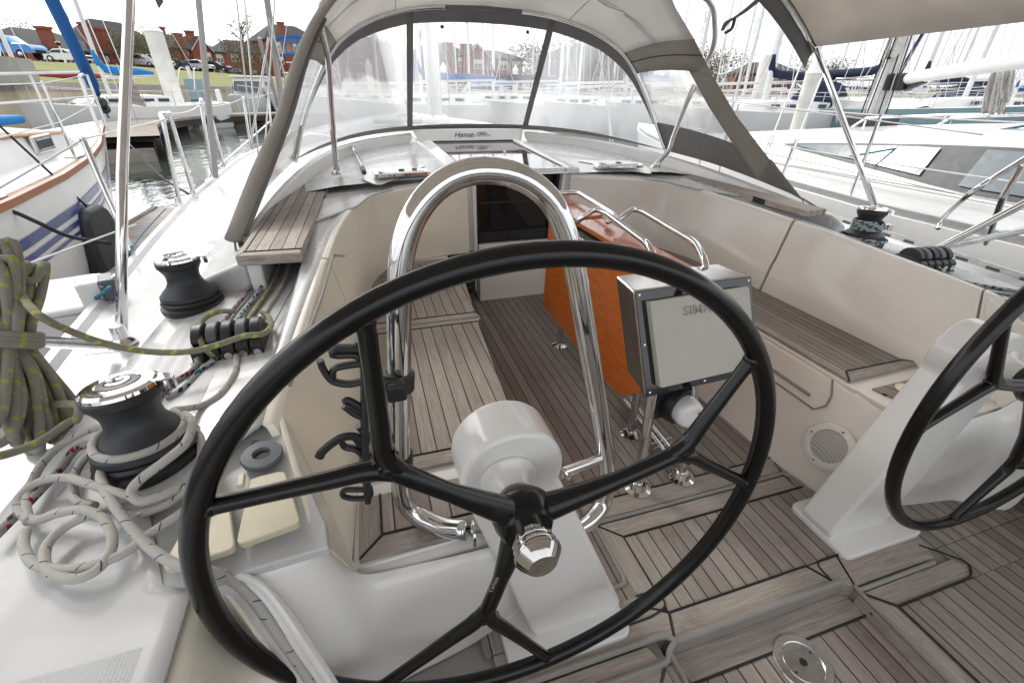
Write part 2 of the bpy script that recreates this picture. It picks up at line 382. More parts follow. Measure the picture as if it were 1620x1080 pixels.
# ---- deck beside the cockpit and side decks (top surface out to the hull edge)
def deck(s, only=None):
    rows = []
    ys = [-1.6, -.9, -.3, .0, .04, .06, .2, .34, .42, .62, 1.0, 1.09, 1.4, 1.66, 1.87, 2.2, 2.6, 3.2, 4, 4.8, 5.6, 6.4, 7.2, 8, 8.6, 9.2, 9.9]
    for y in (only or ys):
        xe, ze = ylerp(EDGE, y)
        if y < .34: xi, zi = ylerp([(-1.6, 1.13, -.03), (.04, 1.150, -.012), (.06, 1.19, -.010), (.2, 1.25, .0), (.34, 1.15, .02)], y); q = 0
        elif y <= 1.87: xi, zi = ylerp([(p[1], p[0]+.020, p[2]-.001) for p in Tp], y)
        else: xi, zi = ylerp([(1.87, .90, .15), (3.2, .98, .16), (6.2, .55, .2), (8, .3, .19), (9.9, .0, .24)], y)
        k = min(1, max(0, (2.0-y)/.3)) if y > 1 else 1      # channel present aft of the pad
        xm = min(xi+.10, xe-.04) if y < .4 or y > 1.87 else 1.125; xn = min(1.50, xe-.12) if y < 6 else lerp(xi, xe, .5)
        zc = lerp(zi, .0, .8) if y < 1.87 and y >= .34 else (zi-.01 if y < .34 else lerp(zi, ze, .12))
        pr = [(xi, zi), (xi+.03, zi-.006 if y < .34 else zi-.01), ((lerp(xi, xm, .7), lerp(zi, zc, .85)) if y < .4 or y > 1.87 else (1.082, zi-.008)), (xm, zc), (lerp(xm, xn, .5), lerp(zc, -.015, .3) if y < 1.87 else lerp(zi, ze, .35)),
              (xn-.05, -.012 if y < 4 else lerp(zi, ze, .6)), (xn, -.02 if y < 4 else lerp(zi, ze, .7)), (xn+.05 if y < 6 else lerp(xn, xe, .3), ze-.008), (xe-.05, ze), (xe-.035, ze+.018), (xe-.012, ze+.018), (xe, ze)]
        last = 0; out = []
        for x, z in pr:
            x = max(x, last); last = x; out.append(V(s*x, y, z))
        rows.append(out)
    return rows
for s in (-1, 1):
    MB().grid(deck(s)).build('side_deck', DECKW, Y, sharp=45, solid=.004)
    MB().tube([V(s*(ylerp(EDGE, y)[0]+.004), y, ylerp(EDGE, y)[1]-.03) for y in [lerp(-1.6, 9.8, i/40) for i in range(41)]], .012, 8).build('rub_rail', GREY, Y)
# non-skid panels laid on the deck
def deckz(x, y):
    r_ = deck(1, [y])[0]
    for a, b in zip(r_, r_[1:]):
        if a.x <= x <= b.x and b.x > a.x: return lerp(a.z, b.z, (x-a.x)/(b.x-a.x))
    return r_[-1].z if x > r_[-1].x else r_[0].z
def nonskid_strip(s, y0, y1, xa, xb, n=26, m=12):
    rows = []
    for i in range(n+1):
        y = lerp(y0, y1, i/n); a, b = xa(y), xb(y); rows.append([V(s*lerp(a, b, j/m), y, max(deckz(lerp(a, b, j/m), y), 0*y-.2)+.0022) for j in range(m+1)])
    MB().grid(rows).build('nonskid_panel', NONSKID, Y, sharp=0)
def nonskid_panel(poly, name='nonskid_panel'):
    p = [V(*q) for q in poly]; MB().prism(p, (0, 0, -.003)).build(name, NONSKID, Y, smooth=False)
for s in (-1, 1):
    nonskid_strip(s, -1.5, -.02, lambda y: 1.19, lambda y: 1.38+.02*y)
    nonskid_strip(s, .95, 3.2, lambda y: 1.60, lambda y: ylerp(EDGE, y)[0]-.09)
    nonskid_strip(s, .46, 1.0, lambda y: 1.25, lambda y: 1.43)
# ---- cockpit sole
def slab(name, poly, z, mat, t=.02, bev=.0025, parent=Y):
    p = [V(a[0], a[1], z) for a in poly]; return MB().prism(p, (0, 0, -t)).build(name, mat, parent, bevel=bev, seg=2)
def bead(pts, r=.006, name='rim_trim', mat=None, z=-.578):
    pp = [V(a[0], a[1], z) for a in pts]
    return MB().tube(pp, r, 8).build(name, mat or GREY, Y)
def rnd(pts, rad, k=5):
    """polyline with rounded corners"""
    out = [V(*pts[0])]
    for a, b, c in zip(pts, pts[1:], pts[2:]):
        a, b, c = V(*a), V(*b), V(*c); r = min(rad, (a-b).length/2.1, (c-b).length/2.1)
        p = b+(a-b).normalized()*r; q = b+(c-b).normalized()*r
        for i in range(k+1):
            t = i/k; out.append(p*(1-t)**2+b*2*t*(1-t)+q*t*t)
    out.append(V(*pts[-1])); return out
ZS = -.58
mb = MB(); mb.box((0, .3, ZS-.10), (3.0, 4.2, .04)); mb.box((-.80, .1, ZS-.045), (1.01, .9, .06)); mb.box((.805, .1, ZS-.045), (.99, .9, .06)); mb.box((.01, .26, ZS-.045), (.57, .5, .06)); mb.build('cockpit_floor_pan', GREY, Y)
# forward sole
slab('sole_planking', [(-.62,.452),(.66,.452),(.66,2.3),(-.62,2.3)], ZS, T_FWD, .06)
slab('sole_margin', [(-.285,.382),(.452,.382),(.475,.449),(-.31,.449)], ZS+.001, T_MX, .06)
# centre panel between the wheels
slab('sole_planking', [(-.228,.068),(.56,.068),(.56,.302),(-.228,.302)], ZS, T_Y, .06)
slab('sole_planking', [(.4505,.305),(.56,.305),(.56,.449),(.4755,.449)], ZS, T_Y, .06)
slab('sole_margin', [(-.288,.362),(.448,.362),(.448,.306),(-.229,.306)], ZS+.001, T_MX, .06)
slab('sole_margin', [(-.289,.360),(-.232,.304),(-.232,.13),(-.289,.13)], ZS+.001, T_MY, .06)
slab('sole_margin', [(-.252,.006),(.262,.006),(.228,.064),(-.228,.064)], ZS+.001, T_MX, .06)
slab('sole_margin', [(.266,.006),(.31,-.022),(.36,-.022),(.62,-.022),(.66,.05),(.62,.0645),(.232,.0645)], ZS+.001, T_MX, .06)
slab('sole_margin', [(-.256,.006),(-.30,.028),(-.70,.028),(-.70,.10),(-.30,.10),(-.232,.066)], ZS+.001, T_MX, .06)
# rounded corner pieces
slab('sole_margin', rnd([(-.289,.128),(-.232,.128),(-.225,.075),(-.33,.066),(-.45,.066)], .03, 4)[0:]+[V(-.45,.128,0)], ZS+.0014, T_MX, .06)
slab('sole_planking', [(-.72,.1015),(-.2895,.1015),(-.2895,.449),(-.72,.449)], ZS, T_Y, .06)
# starboard: planking beside the locker face
slab('sole_planking', [(.5615,-.0),(1.3,-.0),(1.3,.449),(.5615,.449)], ZS-.001, T_Y, .06)
# starboard aft platform and its margins
slab('sole_planking', [(.372,-1.5),(1.3,-1.5),(1.3,-.098),(.372,-.098)], ZS-.004, teak('teak_planks_stbd_platform', 0, .044, .022, tone=.95), .06)
slab('sole_planking', [(.67,-.098),(1.3,-.098),(1.3,-.0005),(.67,-.0005)], ZS-.0045, T_Y, .06); slab('sole_planking', [(-1.3,-.098),(-1.0,-.098),(-1.0,-.0005),(-1.3,-.0005)], ZS-.0045, T_Y, .06)
MB().box((.015,-.0045,ZS-.026), (.57,.008,.048)).build('step_riser', GREY, Y)
slab('sole_margin', [(.312,-.040),(.665,-.040),(.69,-.065),(.665,-.095),(.37,-.095)], ZS-.002, T_MX, .06)
slab('sole_margin', [(.312,-.044),(.369,-.098),(.369,-1.5),(.312,-1.5)], ZS-.002, T_MY, .06)
# port aft platform
slab('sole_planking', [(-1.3,-1.5),(-.372,-1.5),(-.372,-.098),(-1.3,-.098)], ZS-.004, T_Y, .06)
slab('sole_margin', [(-.312,-.030),(-.33,.012),(-1.0,.012),(-1.0,-.095),(-.37,-.095)], ZS-.002, T_MX, .06)
slab('sole_margin', [(-.312,-.044),(-.369,-.098),(-.369,-1.5),(-.312,-1.5)], ZS-.002, T_MY, .06)
# sunken centre
slab('sunken_sole_planking', [(-.25,-1.5),(.30,-1.5),(.30,-.078),(-.25,-.078)], ZS-.045, teak('teak_planks_sunken', 0, .044, .02, tone=1.0), .04)
slab('sole_margin', [(-.285,-.008),(.305,-.008),(.302,-.075),(-.25,-.075)], ZS-.043, T_MX, .04)
for x0, x1 in ((.303, .310), (-.310, -.285)):
    MB().box(((x0+x1)/2, -.77, ZS-.032), (x1-x0, 1.46, .052)).build('locker_side', T_MY, Y)
MB().lathe([(.004, 0), (.004, .002)], (.302, -.085, ZS-.02), (-1, 0, 0), 10).build('screw', STEEL, Y)
# caulk lines round the margins
def caulk(pts, closed=False):
    mb = MB()
    pp = [V(a[0], a[1], ZS+.0018) for a in pts]
    mb.tube(pp, .0026, 6, flat=1, caps=True); mb.build('caulk_seam', CAULK, Y)
caulk([(-.23,.304),(.56,.304)]); caulk([(-.23,.304),(-.29,.362)]); caulk([(-.2305,.304),(-.2305,.13)]); caulk([(-.29,.129),(-.231,.129)])
caulk([(-.228,.066),(.23,.066)]); caulk([(.23,.066),(.264,.006)]); caulk([(-.228,.066),(-.254,.006)])
caulk(rnd([(.262,.010,0),(.262,.0672,0),(.62,.0672,0)], .03)); caulk([(-.31,.4505),(.47,.4505)])
caulk(rnd([(-.231,.129,0),(-.22,.085,0),(-.27,.07,0),(-.42,.066,0)], .04)); caulk(rnd([(-.228,.066,0),(-.27,.09,0),(-.33,.101,0),(-.5,.101,0)], .04))
caulk(rnd([(.37,-.0965,0),(.66,-.0965,0),(.70,-.065,0),(.67,-.03,0),(.62,.02,0)], .03)); caulk([(.37,-.0965),(.311,-.043)]); caulk([(.3705,-.097),(.3705,-1.4)])
caulk([(.31,-.022),(.345,.0655)])
MB().tube([V(-.25,-.0765,ZS-.043), V(.303,-.0765,ZS-.043)], .0026, 6).build('caulk_seam', CAULK, Y)
# grey rims
bead(rnd([(.60,-.034,0),(.31,-.034,0),(.308,-.02,0)], .01, 3)); bead([(.307,-.03),(.307,-1.5)])
bead([(-.255,.0),(.285,.0)], .009); bead(rnd([(-.255,.0,0),(-.275,.02,0),(-.30,.022,0),(-.72,.022,0)], .02), .008)
bead(rnd([(-.7,-.034,0),(-.30,-.034,0),(-.283,-.012,0),(-.255,.0,0)], .015), .007); bead([(-.285,-.02),(-.285,-1.5)])
bead(rnd([(.455,.372,0),(-.285,.372,0),(-.296,.36,0),(-.296,.19,0),(-.30,.17,0),(-.36,.165,0)], .02), .006)
bead(rnd([(.455,.372,0),(.478,.34,0),(.478,.12,0),(.50,.09,0),(.60,.09,0)], .03), .006)
slab('sole_margin', rnd([(.482,.30,0),(.482,.1,0),(.50,.094,0),(.63,.094,0),(.63,.125,0),(.53,.127,0),(.52,.30,0)], .006, 2), ZS+.004, T_MX, .05)
# ---- starboard locker face, seat and aft console
def face(s):
    top = [(.605,2.1),(.605,1.2),(.605,.46),(.605,.33),(.63,.24),(.70,.175),(.82,.15),(.975,.145)]
    bot = [(.455,2.1),(.452,1.2),(.462,.46),(.475,.27),(.505,.205),(.60,.165),(.78,.14),(.95,.13)]
    rows = []
    for t in (0, .3, .65, 1): rows.append([V(s*lerp(b[0], a[0], t), lerp(b[1], a[1], t), lerp(-.60, -.262, t)) for a, b in zip(top, bot)])
    rows.append([V(s*(a[0]+.004), a[1]+.004, -.247) for a in top]); rows.append([V(s*(a[0]+.018), a[1]+.012, -.238) for a in top])
    rows.append([V(s*max(.98 if i > 5 else .7, a[0]), max(a[1], .26 if i > 3 else 0), -.238) for i, a in enumerate(top)])
    return rows
MB().grid(face(1)).build('locker_face', CREAM2, Y, sharp=60, subd=1, solid=.004)
def taperx(y): return .54-.10*(y-.19)/1.5 if y > .19 else .54     # port seat narrows forward
top = [(.438,2.1),(.47,1.3),(.515,.6),(.53,.33),(.56,.22),(.62,.165),(.78,.15),(.975,.145)]
rows = []
for t in (0, .5, 1): rows.append([V(-lerp(b, a[0], t), a[1], lerp(-.60, -.262, t)) for a, b in zip(top, (.42,.42,.42,.44,.50,.60,.76,.93))])
rows.append([V(-a[0]-.004, a[1]+.004, -.247) for a in top]); rows.append([V(-a[0]-.018, a[1]+.012, -.238) for a in top])
rows.append([V(-max(.98 if i > 5 else .7, a[0]), max(a[1], .26 if i > 3 else 0), -.238) for i, a in enumerate(top)])
MB().grid(rows).build('locker_face', WHITE, Y, sharp=60, subd=1, solid=.004)
MB().prism([V(-.44,2.2,-.234), V(-.53,.5,-.234), V(-.56,.19,-.234), V(-.97,.17,-.234), V(-.94,2.2,-.234)], (0,0,-.02)).build('seat_base', WHITE, Y, bevel=.006)
MB().prism([V(.61,2.2,-.234), V(.61,.36,-.234), V(.98,.36,-.234), V(.94,2.2,-.234)], (0,0,-.02)).build('seat_base', CREAM2, Y, bevel=.006)
# port seat teak: aft fixed piece, lid, forward lid
def plk(poly, mat=T_SEAT, name='seat_planking', z=-.222, t=.013): return slab(name, poly, z, mat, t, .002)
plk([(-.905,.232),(-.58,.232),(-.58,.345),(-.905,.345)]); plk([(-.955,.182),(-.57,.182),(-.58,.229),(-.905,.229)], T_MX, 'seat_margin'); plk([(-.955,.186),(-.908,.232),(-.908,.345),(-.953,.345)], T_MY, 'seat_margin')
plk([(-.95,.452),(-.525,.452),(-.478,1.165),(-.92,1.165)]); plk([(-.95,.402),(-.535,.402),(-.53,.449),(-.95,.449)], T_MX, 'seat_margin'); plk([(-.92,1.168),(-.475,1.168),(-.455,1.205),(-.918,1.205)], T_MX, 'seat_margin')
plk([(-.915,1.258),(-.468,1.258),(-.42,1.80),(-.42,1.955),(-.90,1.955)]); plk([(-.918,1.215),(-.455,1.215),(-.47,1.255),(-.915,1.255)], T_MX, 'seat_margin'); plk([(-.90,1.958),(-.40,1.958),(-.40,2.0),(-.86,2.0)], T_MX, 'seat_margin')
for pts in ([(-.953,.184),(-.906,.231)], [(-.906,.231),(-.57,.231)], [(-.9065,.231),(-.9065,.345)], [(-.95,.4505),(-.525,.4505)], [(-.92,1.1665),(-.475,1.1665)], [(-.915,1.2565),(-.47,1.2565)]):
    MB().tube([V(a, b, -.2212) for a, b in pts], .0024, 6).build('caulk_seam', CAULK, Y)
# starboard seat teak
plk([(.665,.445),(.935,.445),(.925,2.05),(.665,2.05)], T_SEATD); plk([(.622,.395),(.97,.41),(.935,.442),(.665,.442)], T_MX, 'seat_margin'); plk([(.622,.40),(.662,.445),(.662,2.05),(.622,2.05)], T_MY, 'seat_margin')
for pts in ([(.664,.4435),(.935,.4435)], [(.664,.4435),(.622,.398)], [(.935,.4435),(.97,.41)]):
    MB().tube([V(a, b, -.2212) for a, b in pts], .0024, 6).build('caulk_seam', CAULK, Y)
# lid outline on starboard face and its finger slot
def onface(y, z): return V(lerp(.46, .605, (z+.60)/.338)-.003, y, z)
MB().tube([onface(.44,-.245), onface(.41,-.29), onface(.405,-.325), onface(.43,-.355), onface(.9,-.352), onface(1.6,-.345)], .0035, 6).build('lid_joint', GREY, Y)
MB().tube([onface(.47,-.325), onface(.72,-.322)], .0065, 6).build('finger_slot', GREY, Y)
# aft console with teak inlay and two cup wells
slab('console_top', rnd([(.615,.37,0),(.615,.26,0),(.68,.195,0),(.80,.165,0),(.985,.155,0),(.985,.37,0)], .03, 3), -.233, CREAM2, .02, .006)
T_CON = teak('teak_planks_console', .55, .05, .02, tone=1.0)
slab('console_inlay', rnd([(.66,.345,0),(.67,.29,0),(.715,.235,0),(.80,.203,0),(.96,.19,0),(.965,.35,0)], .02, 3), -.226, T_CON, .01, .002)
for cx, cy in ((.765, .30), (.88, .285)):
    MB().lathe([(.036, -.002), (.040, .002), (.036, .0035), (.034, .0015), (.0, .0012)], (cx, cy, -.2258), n=28).build('cup_well', CREAM, Y)
# loudspeaker grille in the console face
# ---- port aft: lid shelf, aft facing wall, helm seat moulding
zsh = -.004
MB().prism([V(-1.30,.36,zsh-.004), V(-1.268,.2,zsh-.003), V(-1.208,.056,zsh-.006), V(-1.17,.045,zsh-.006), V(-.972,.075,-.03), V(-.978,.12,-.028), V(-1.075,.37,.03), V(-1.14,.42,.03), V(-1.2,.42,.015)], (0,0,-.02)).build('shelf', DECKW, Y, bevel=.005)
wall = [[V(-1.19,.055,-.016), V(-1.07,.075,-.02), V(-.99,.095,-.03), V(-.975,.125,-.13), V(-.955,.15,-.228), V(-.90,.155,-.236), V(-.70,.145,-.236), V(-.56,.15,-.236)],
        [V(-1.16,.03,-.05), V(-1.06,.045,-.05), V(-.985,.06,-.06), V(-.965,.09,-.15), V(-.945,.115,-.245), V(-.89,.12,-.26), V(-.70,.115,-.26), V(-.56,.13,-.26)],
        [V(-1.10,.03,-.32), V(-1.04,.045,-.32), V(-.98,.06,-.32), V(-.955,.085,-.35), V(-.93,.11,-.38), V(-.88,.115,-.40), V(-.70,.12,-.42), V(-.57,.16,-.42)],
        [V(-1.06,.02,-.60), V(-1.02,.04,-.60), V(-.97,.07,-.60), V(-.94,.10,-.60), V(-.92,.115,-.60), V(-.86,.125,-.60), V(-.70,.15,-.60), V(-.58,.2,-.60)]]
MB().grid(wall).build('aft_bulkhead', WHITE, Y, sharp=0, subd=2, solid=.004)
mx_ = lambda g_: [[V(-p.x, p.y, p.z) for p in r_] for r_ in g_]
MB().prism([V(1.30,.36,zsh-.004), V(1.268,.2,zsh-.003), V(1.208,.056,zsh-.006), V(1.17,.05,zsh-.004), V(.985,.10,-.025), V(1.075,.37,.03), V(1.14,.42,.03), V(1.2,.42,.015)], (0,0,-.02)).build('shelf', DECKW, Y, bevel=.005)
MB().grid(mx_(wall)).build('aft_bulkhead', WHITE, Y, sharp=0, subd=2, solid=.004)
MB().prism([V(1.0,.096,-.03), V(1.078,.375,.038), V(1.06,.36,.0), V(.972,.17,-.234), V(.965,.15,-.232)], (-.012,0,-.002)).build('seat_back_end', CREAM2, Y, bevel=.006)
MB().prism([V(-1.0,.096,-.03), V(-1.078,.375,.038), V(-1.06,.36,.0), V(-.972,.17,-.234), V(-.965,.15,-.232)], (.012,0,-.002)).build('seat_back_end', CREAM, Y, bevel=.006)
# helm side: outboard coaming inner face and rope gutter
prof = []
for y in (.085, .03, -.1, -.3, -.6, -1.0, -1.6):
    k = min(1, max(0, (.07-y)/.35)); dx = min(.02, max(0, -y*.05))
    prof.append([V(-1.165+dx, y, -.030), V(-1.150+dx, y, -.026), V(-1.140+dx, y, -.034), V(-1.132+dx, y, -lerp(.07,.22,k)), V(-1.122+dx, y, -lerp(.09,.40,k)), V(-1.10+dx, y, -lerp(.10,.52,k)), V(-lerp(1.08,1.03,k), y, -lerp(.11,.60,k))])
MB().grid(prof).build('helm_side_moulding', CREAM, Y, sharp=0, subd=1, solid=.004); MB().grid(mx_(prof)).build('helm_side_moulding', WHITE, Y, sharp=0, subd=1, solid=.004)
g = [at(322,905,z=-.02), at(372,922,z=-.035), at(405,955,z=-.07), at(440,1005,z=-.12), at(475,1055,z=-.19), at(510,1110,z=-.26)]
for sgn in (0, 1):
    MB().tube([p+V(-.028+.056*sgn, .006-.012*sgn, .0) for p in g], .006, 8, smooth=4).build('gutter_lip', WHITE if sgn else CREAM, Y)
mb = MB(); mb.grid([[p+V(-.030, .006, -.004), p+V(0,0,-.016), p+V(.030,-.006,-.004)] for p in spline(g, 5)[0]]); mb.build('rope_gutter', WHITE, Y, solid=.006)
mb = MB(); mb.grid([[p+V(.030,-.006,-.004), p+V(.037,-.0,-.030), p+V(.040,.010,-.12), p+V(.040,.02,-.24), V(-1.01,.05,-.52)] for p in spline(g, 5)[0]]); mb.build('gutter_shoulder', WHITE, Y, solid=.004, sharp=0)
# pocket lids
def lid(px, lab):
    t = thing('locker_lid', lab, 'locker lid', at(*px[0], z=.0)); p = [at(a, b, z=.004) for a, b in px]
    MB().prism([q+V(0,0,.008) for q in rnd([tuple(q) for q in p]+[tuple(p[0])], .012, 3)][1:-1], (0,0,-.012)).build('panel', BEIGE, t, bevel=.003)
    a, b = p[0], p[-1]; c = lerp(a, b, .38 if px[0][0] > 300 else .62)
    MB().box(c+V(.004,0,.014), (.010,.030,.010), rz=.1).build('latch', BEIGE, t, bevel=.002)
lid([(250,822),(262,908),(375,872),(362,782),(330,790)], 'yellowed cream locker lid half under the black wheel rim, beside the rope tail')
lid([(365,778),(378,868),(478,832),(452,748),(408,758)], 'yellowed cream locker lid nearer the seat, below the round grey socket')
# ---- coachroof
def croof():
    rows = []
    tab = [(2.06,1.28,.14,.20,.205),(2.4,1.29,.15,.215,.225),(3.0,1.28,.17,.235,.245),(3.6,1.26,.18,.265,.285),(4.2,1.2,.19,.28,.30),(5.0,1.08,.20,.29,.31),(5.8,.9,.2,.275,.295),(6.5,.6,.19,.22,.24),(6.9,.3,.18,.19,.19)]
    for y, w, z0, z1, z2 in tab:
        r = []
        for s in (-1, 1):
            q = [V(s*(w+.05), y, -.05 if y < 5.5 else .05), V(s*w, y, z0-.04), V(s*(w-.03), y, z0), V(s*(w-.25), y, z1-.01), V(s*w*.45, y, z1+.005)]
            r += q if s < 0 else [V(0, y, z2)]+q[::-1]
        rows.append(r)
    return rows
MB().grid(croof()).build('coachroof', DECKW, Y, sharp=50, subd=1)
# aft face of coachroof, port and starboard of the companionway, sloping in
for s, mat in ((-1, CREAM2), (1, WHITE)):
    MB().prism([V(s*.27,2.10,.205), V(s*.72,2.01,.175), V(s*.66,2.10,-.24), V(s*.25,2.16,-.24), V(s*.24,2.2,-.62), V(s*.23,2.3,-.62)], (0,.03,0)).build('aft_bulkhead', mat, Y, bevel=.01)
    MB().prism([V(s*.262,2.08,.20), V(s*.25,2.14,-.24), V(s*.25,2.5,-.24), V(s*.262,2.5,.20)], (s*.02,0,0)).build('companionway_jamb', WHITE, Y)
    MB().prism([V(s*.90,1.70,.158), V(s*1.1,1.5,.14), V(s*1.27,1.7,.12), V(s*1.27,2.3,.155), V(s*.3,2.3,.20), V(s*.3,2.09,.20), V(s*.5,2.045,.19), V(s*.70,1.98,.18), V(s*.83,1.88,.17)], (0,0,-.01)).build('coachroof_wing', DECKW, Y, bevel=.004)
# companionway: dark opening, washboard, sill, frames
W = thing('companionway', 'dark smoked companionway washboard closing the cabin entrance', 'doorway', (0, 2.2, -.3))
MB().prism([V(-.258,2.165,.19), V(.258,2.165,.19), V(.232,2.20,-.22), V(-.232,2.20,-.22)], (0,.012,0)).build('washboard', DARKGL, W)
MB().box((0,2.19,-.17), (.47,.02,.06)).build('lower_frame', BPLAS, W, bevel=.004); MB().box((0,2.176,-.165), (.09,.012,.05)).build('latch', BPLAS, W, bevel=.004)
MB().box((0,2.18,.035), (.50,.012,.008)).build('shelf_edge', BPLAS, W)
for s in (-1, 1): MB().prism([V(s*.262,2.12,.205), V(s*.236,2.16,-.22), V(s*.222,2.16,-.22), V(s*.246,2.12,.205)], (0,.05,0)).build('side_frame', BPLAS, W, bevel=.003)
MB().prism([V(-.24,2.15,-.205), V(.24,2.15,-.205), V(.24,2.24,-.215), V(-.24,2.24,-.215)], (0,0,-.42)).build('sill', CREAM2, W, bevel=.008)
# sliding hatch on the coachroof
H = thing('sliding_hatch', 'smoked purple acrylic sliding hatch over the companionway', 'hatch', (0, 2.8, .2))
MB().prism([V(-.285,2.16,.222), V(.285,2.16,.222), V(.31,3.28,.262), V(-.31,3.28,.262)], (0,0,-.014)).build('smoked_panel', PURPLE, H, bevel=.004)
MB().prism([V(-.30,2.13,.224), V(.30,2.13,.224), V(.30,2.16,.226), V(-.30,2.16,.226)], (0,0,-.03)).build('pull_bar', STEEL2, H, bevel=.004)
MB().tube([V(.10,2.75,.262), V(.10,2.75,.246)], .01, 10).build('knob', STEEL, H)
for s in (-1, 1):
    MB().prism([V(s*.30,2.10,.232), V(s*.375,2.10,.225), V(s*.425,3.42,.272), V(s*.325,3.30,.285)], (0,0,-.05)).build('slide_rail', WHITE, H, bevel=.01)
    MB().prism([V(s*.285,2.16,.223), V(s*.296,2.16,.223), V(s*.322,3.285,.266), V(s*.311,3.285,.266)], (0,0,-.004)).build('gasket', CAULK, H)
MB().prism([V(-.325,3.285,.268), V(.325,3.285,.268), V(.325,3.30,.27), V(-.325,3.30,.27)], (0,0,-.004)).build('gasket', CAULK, H)
# garage panel with the maker's lettering
G = thing('hatch_garage', 'white hatch garage panel with dark script lettering and bird emblem', 'hatch cover', (0, 3.4, .25))
MB().prism([V(-.42,3.34,.272), V(.42,3.34,.272), V(.455,3.42,.352), V(-.455,3.42,.352)], (0,.6,0)).build('panel', WHITE, G, bevel=.008)
def text(body, loc, size, mat, parent=None, rot=(0,0,0), name='lettering', ext=.0006, shear=0, bold=0, mtx=None, sx=1.):
    c = bpy.data.curves.new(name, 'FONT'); c.body = body; c.size = size; c.extrude = ext; c.shear = shear; c.offset = bold; c.align_x = 'CENTER'; c.align_y = 'CENTER'
    o = bpy.data.objects.new(name, c); COL.objects.link(o); bpy.context.view_layer.update()
    me = bpy.data.meshes.new_from_object(o); bpy.data.objects.remove(o); me.name = name
    o = bpy.data.objects.new(name, me); COL.objects.link(o); me.materials.clear(); me.materials.append(mat)
    MX = mtx.to_4x4() if mtx is not None else Matrix.Rotation(rot[2], 4, 'Z') @ Matrix.Rotation(rot[1], 4, 'Y') @ Matrix.Rotation(rot[0], 4, 'X')
    me.transform(Matrix.Translation(Vector(loc)-(Vector(parent.location) if parent else Vector((0,0,0)))) @ MX @ Matrix.Scale(sx, 4, (1,0,0)))
    if parent: o.parent = parent
    return o
NAVY = simple('dark_print', (.03, .05, .08), .5)
text('Hanse', (-.06,3.372,.314), .062, NAVY, G, (radians(52),0,0), shear=.35)
for k in (0, 1):
    pts = [V(.03+k*.035,3.365,.300), V(.055+k*.03,3.376,.322), V(.085+k*.03,3.38,.328), V(.10+k*.035,3.374,.315), V(.125+k*.04,3.366,.302)]
    MB().tube(pts, [.001,.004,.006,.004,.001], 6, smooth=4, flat=.5).build('bird_emblem', NAVY, G)
# breakwater moulding the dodger sits on
BASE = [(0,3.52,.345),(.25,3.50,.343),(.475,3.44,.338),(.72,3.32,.325),(.92,3.12,.31),(1.06,2.86,.29),(1.17,2.5,.262),(1.245,2.1,.225),(1.30,1.75,.18),(1.335,1.40,.135)]
for s in (-1, 1):
    for (i0, i1) in ((2, 10),):
        pts = [V(s*a, b, c) for a, b, c in BASE[i0:i1]]
        lo = [V(p.x*1.0, p.y, p.z-.10) for p in pts]; inn = [V(p.x*.97, p.y-.03, p.z-.012) for p in pts]; inl = [V(p.x*.965, p.y-.035, p.z-.10) for p in pts]
        MB().grid([inl, inn, pts, lo]).build('breakwater', WHITE, Y, sharp=60, subd=1)
# opening portlights set in recessed trays
def vent(s):
    t = thing('deck_hatch', 'small chrome framed vent hatch in the %s tray of the coachroof' % ('port' if s < 0 else 'starboard'), 'hatch', (s*.64, 2.1, .2), group=None)
    cx = .655; 
    MB().prism(rnd([(s*.47,2.03,.207),(s*.80,1.99,.196),(s*.87,2.14,.205),(s*.87,2.36,.218),(s*.50,2.42,.226),(s*.47,2.03,.207)], .03, 3)[1:-1], (0,0,-.004)).build('tray', CREAM2, t, bevel=.002)
    R = Matrix.Rotation(s*-.12, 3, 'Z')
    c = V(s*cx, 2.15, .222)
    def rr(w, d, z, k=5):
        out = []
        for sx, sy, a0 in ((1,1,0),(-1,1,pi/2),(-1,-1,pi),(1,-1,3*pi/2)):
            for i in range(k+1): a = a0+i*pi/2/k; out.append(c+R@V(sx*(w/2-.03)+.03*cos(a), sy*(d/2-.03)+.03*sin(a), z))
        return out
    MB().prism(rr(.30,.13,.012), (0,0,-.02)).build('frame', CHROME, t, bevel=.005)
    MB().prism(rr(.25,.085,.016), (0,0,-.005)).build('pane', CHROME if s < 0 else WHITE, t, bevel=.002)
    MB().prism([q for q in rr(.25,.085,.0172)][6:18], (0,0,-.003)).build('shade', PURPLE, t)
    MB().lathe([(.018,0),(.016,.007),(.0,.009)], c+V(0,0,.014), n=16, caps=False).build('knob', BPLAS, t)
vent(-1); vent(1)
# winch handle pocket / tubes: small lever on port coachroof
t = thing('hatch_lever', 'chrome lever rod with black end on the port coachroof', 'lever', at(570,270,z=.24))
MB().tube([at(556,228,z=.27), at(560,238,z=.268), at(575,268,z=.25)], .010, 12).build('rod', STEEL, t); MB().tube([at(573,266,z=.252), at(576,273,z=.249)], .013, 12).build('tip', DGREY, t)
MB().box(at(556,235,z=.262), (.05,.03,.05)).build('bracket', WHITE, t, bevel=.004)
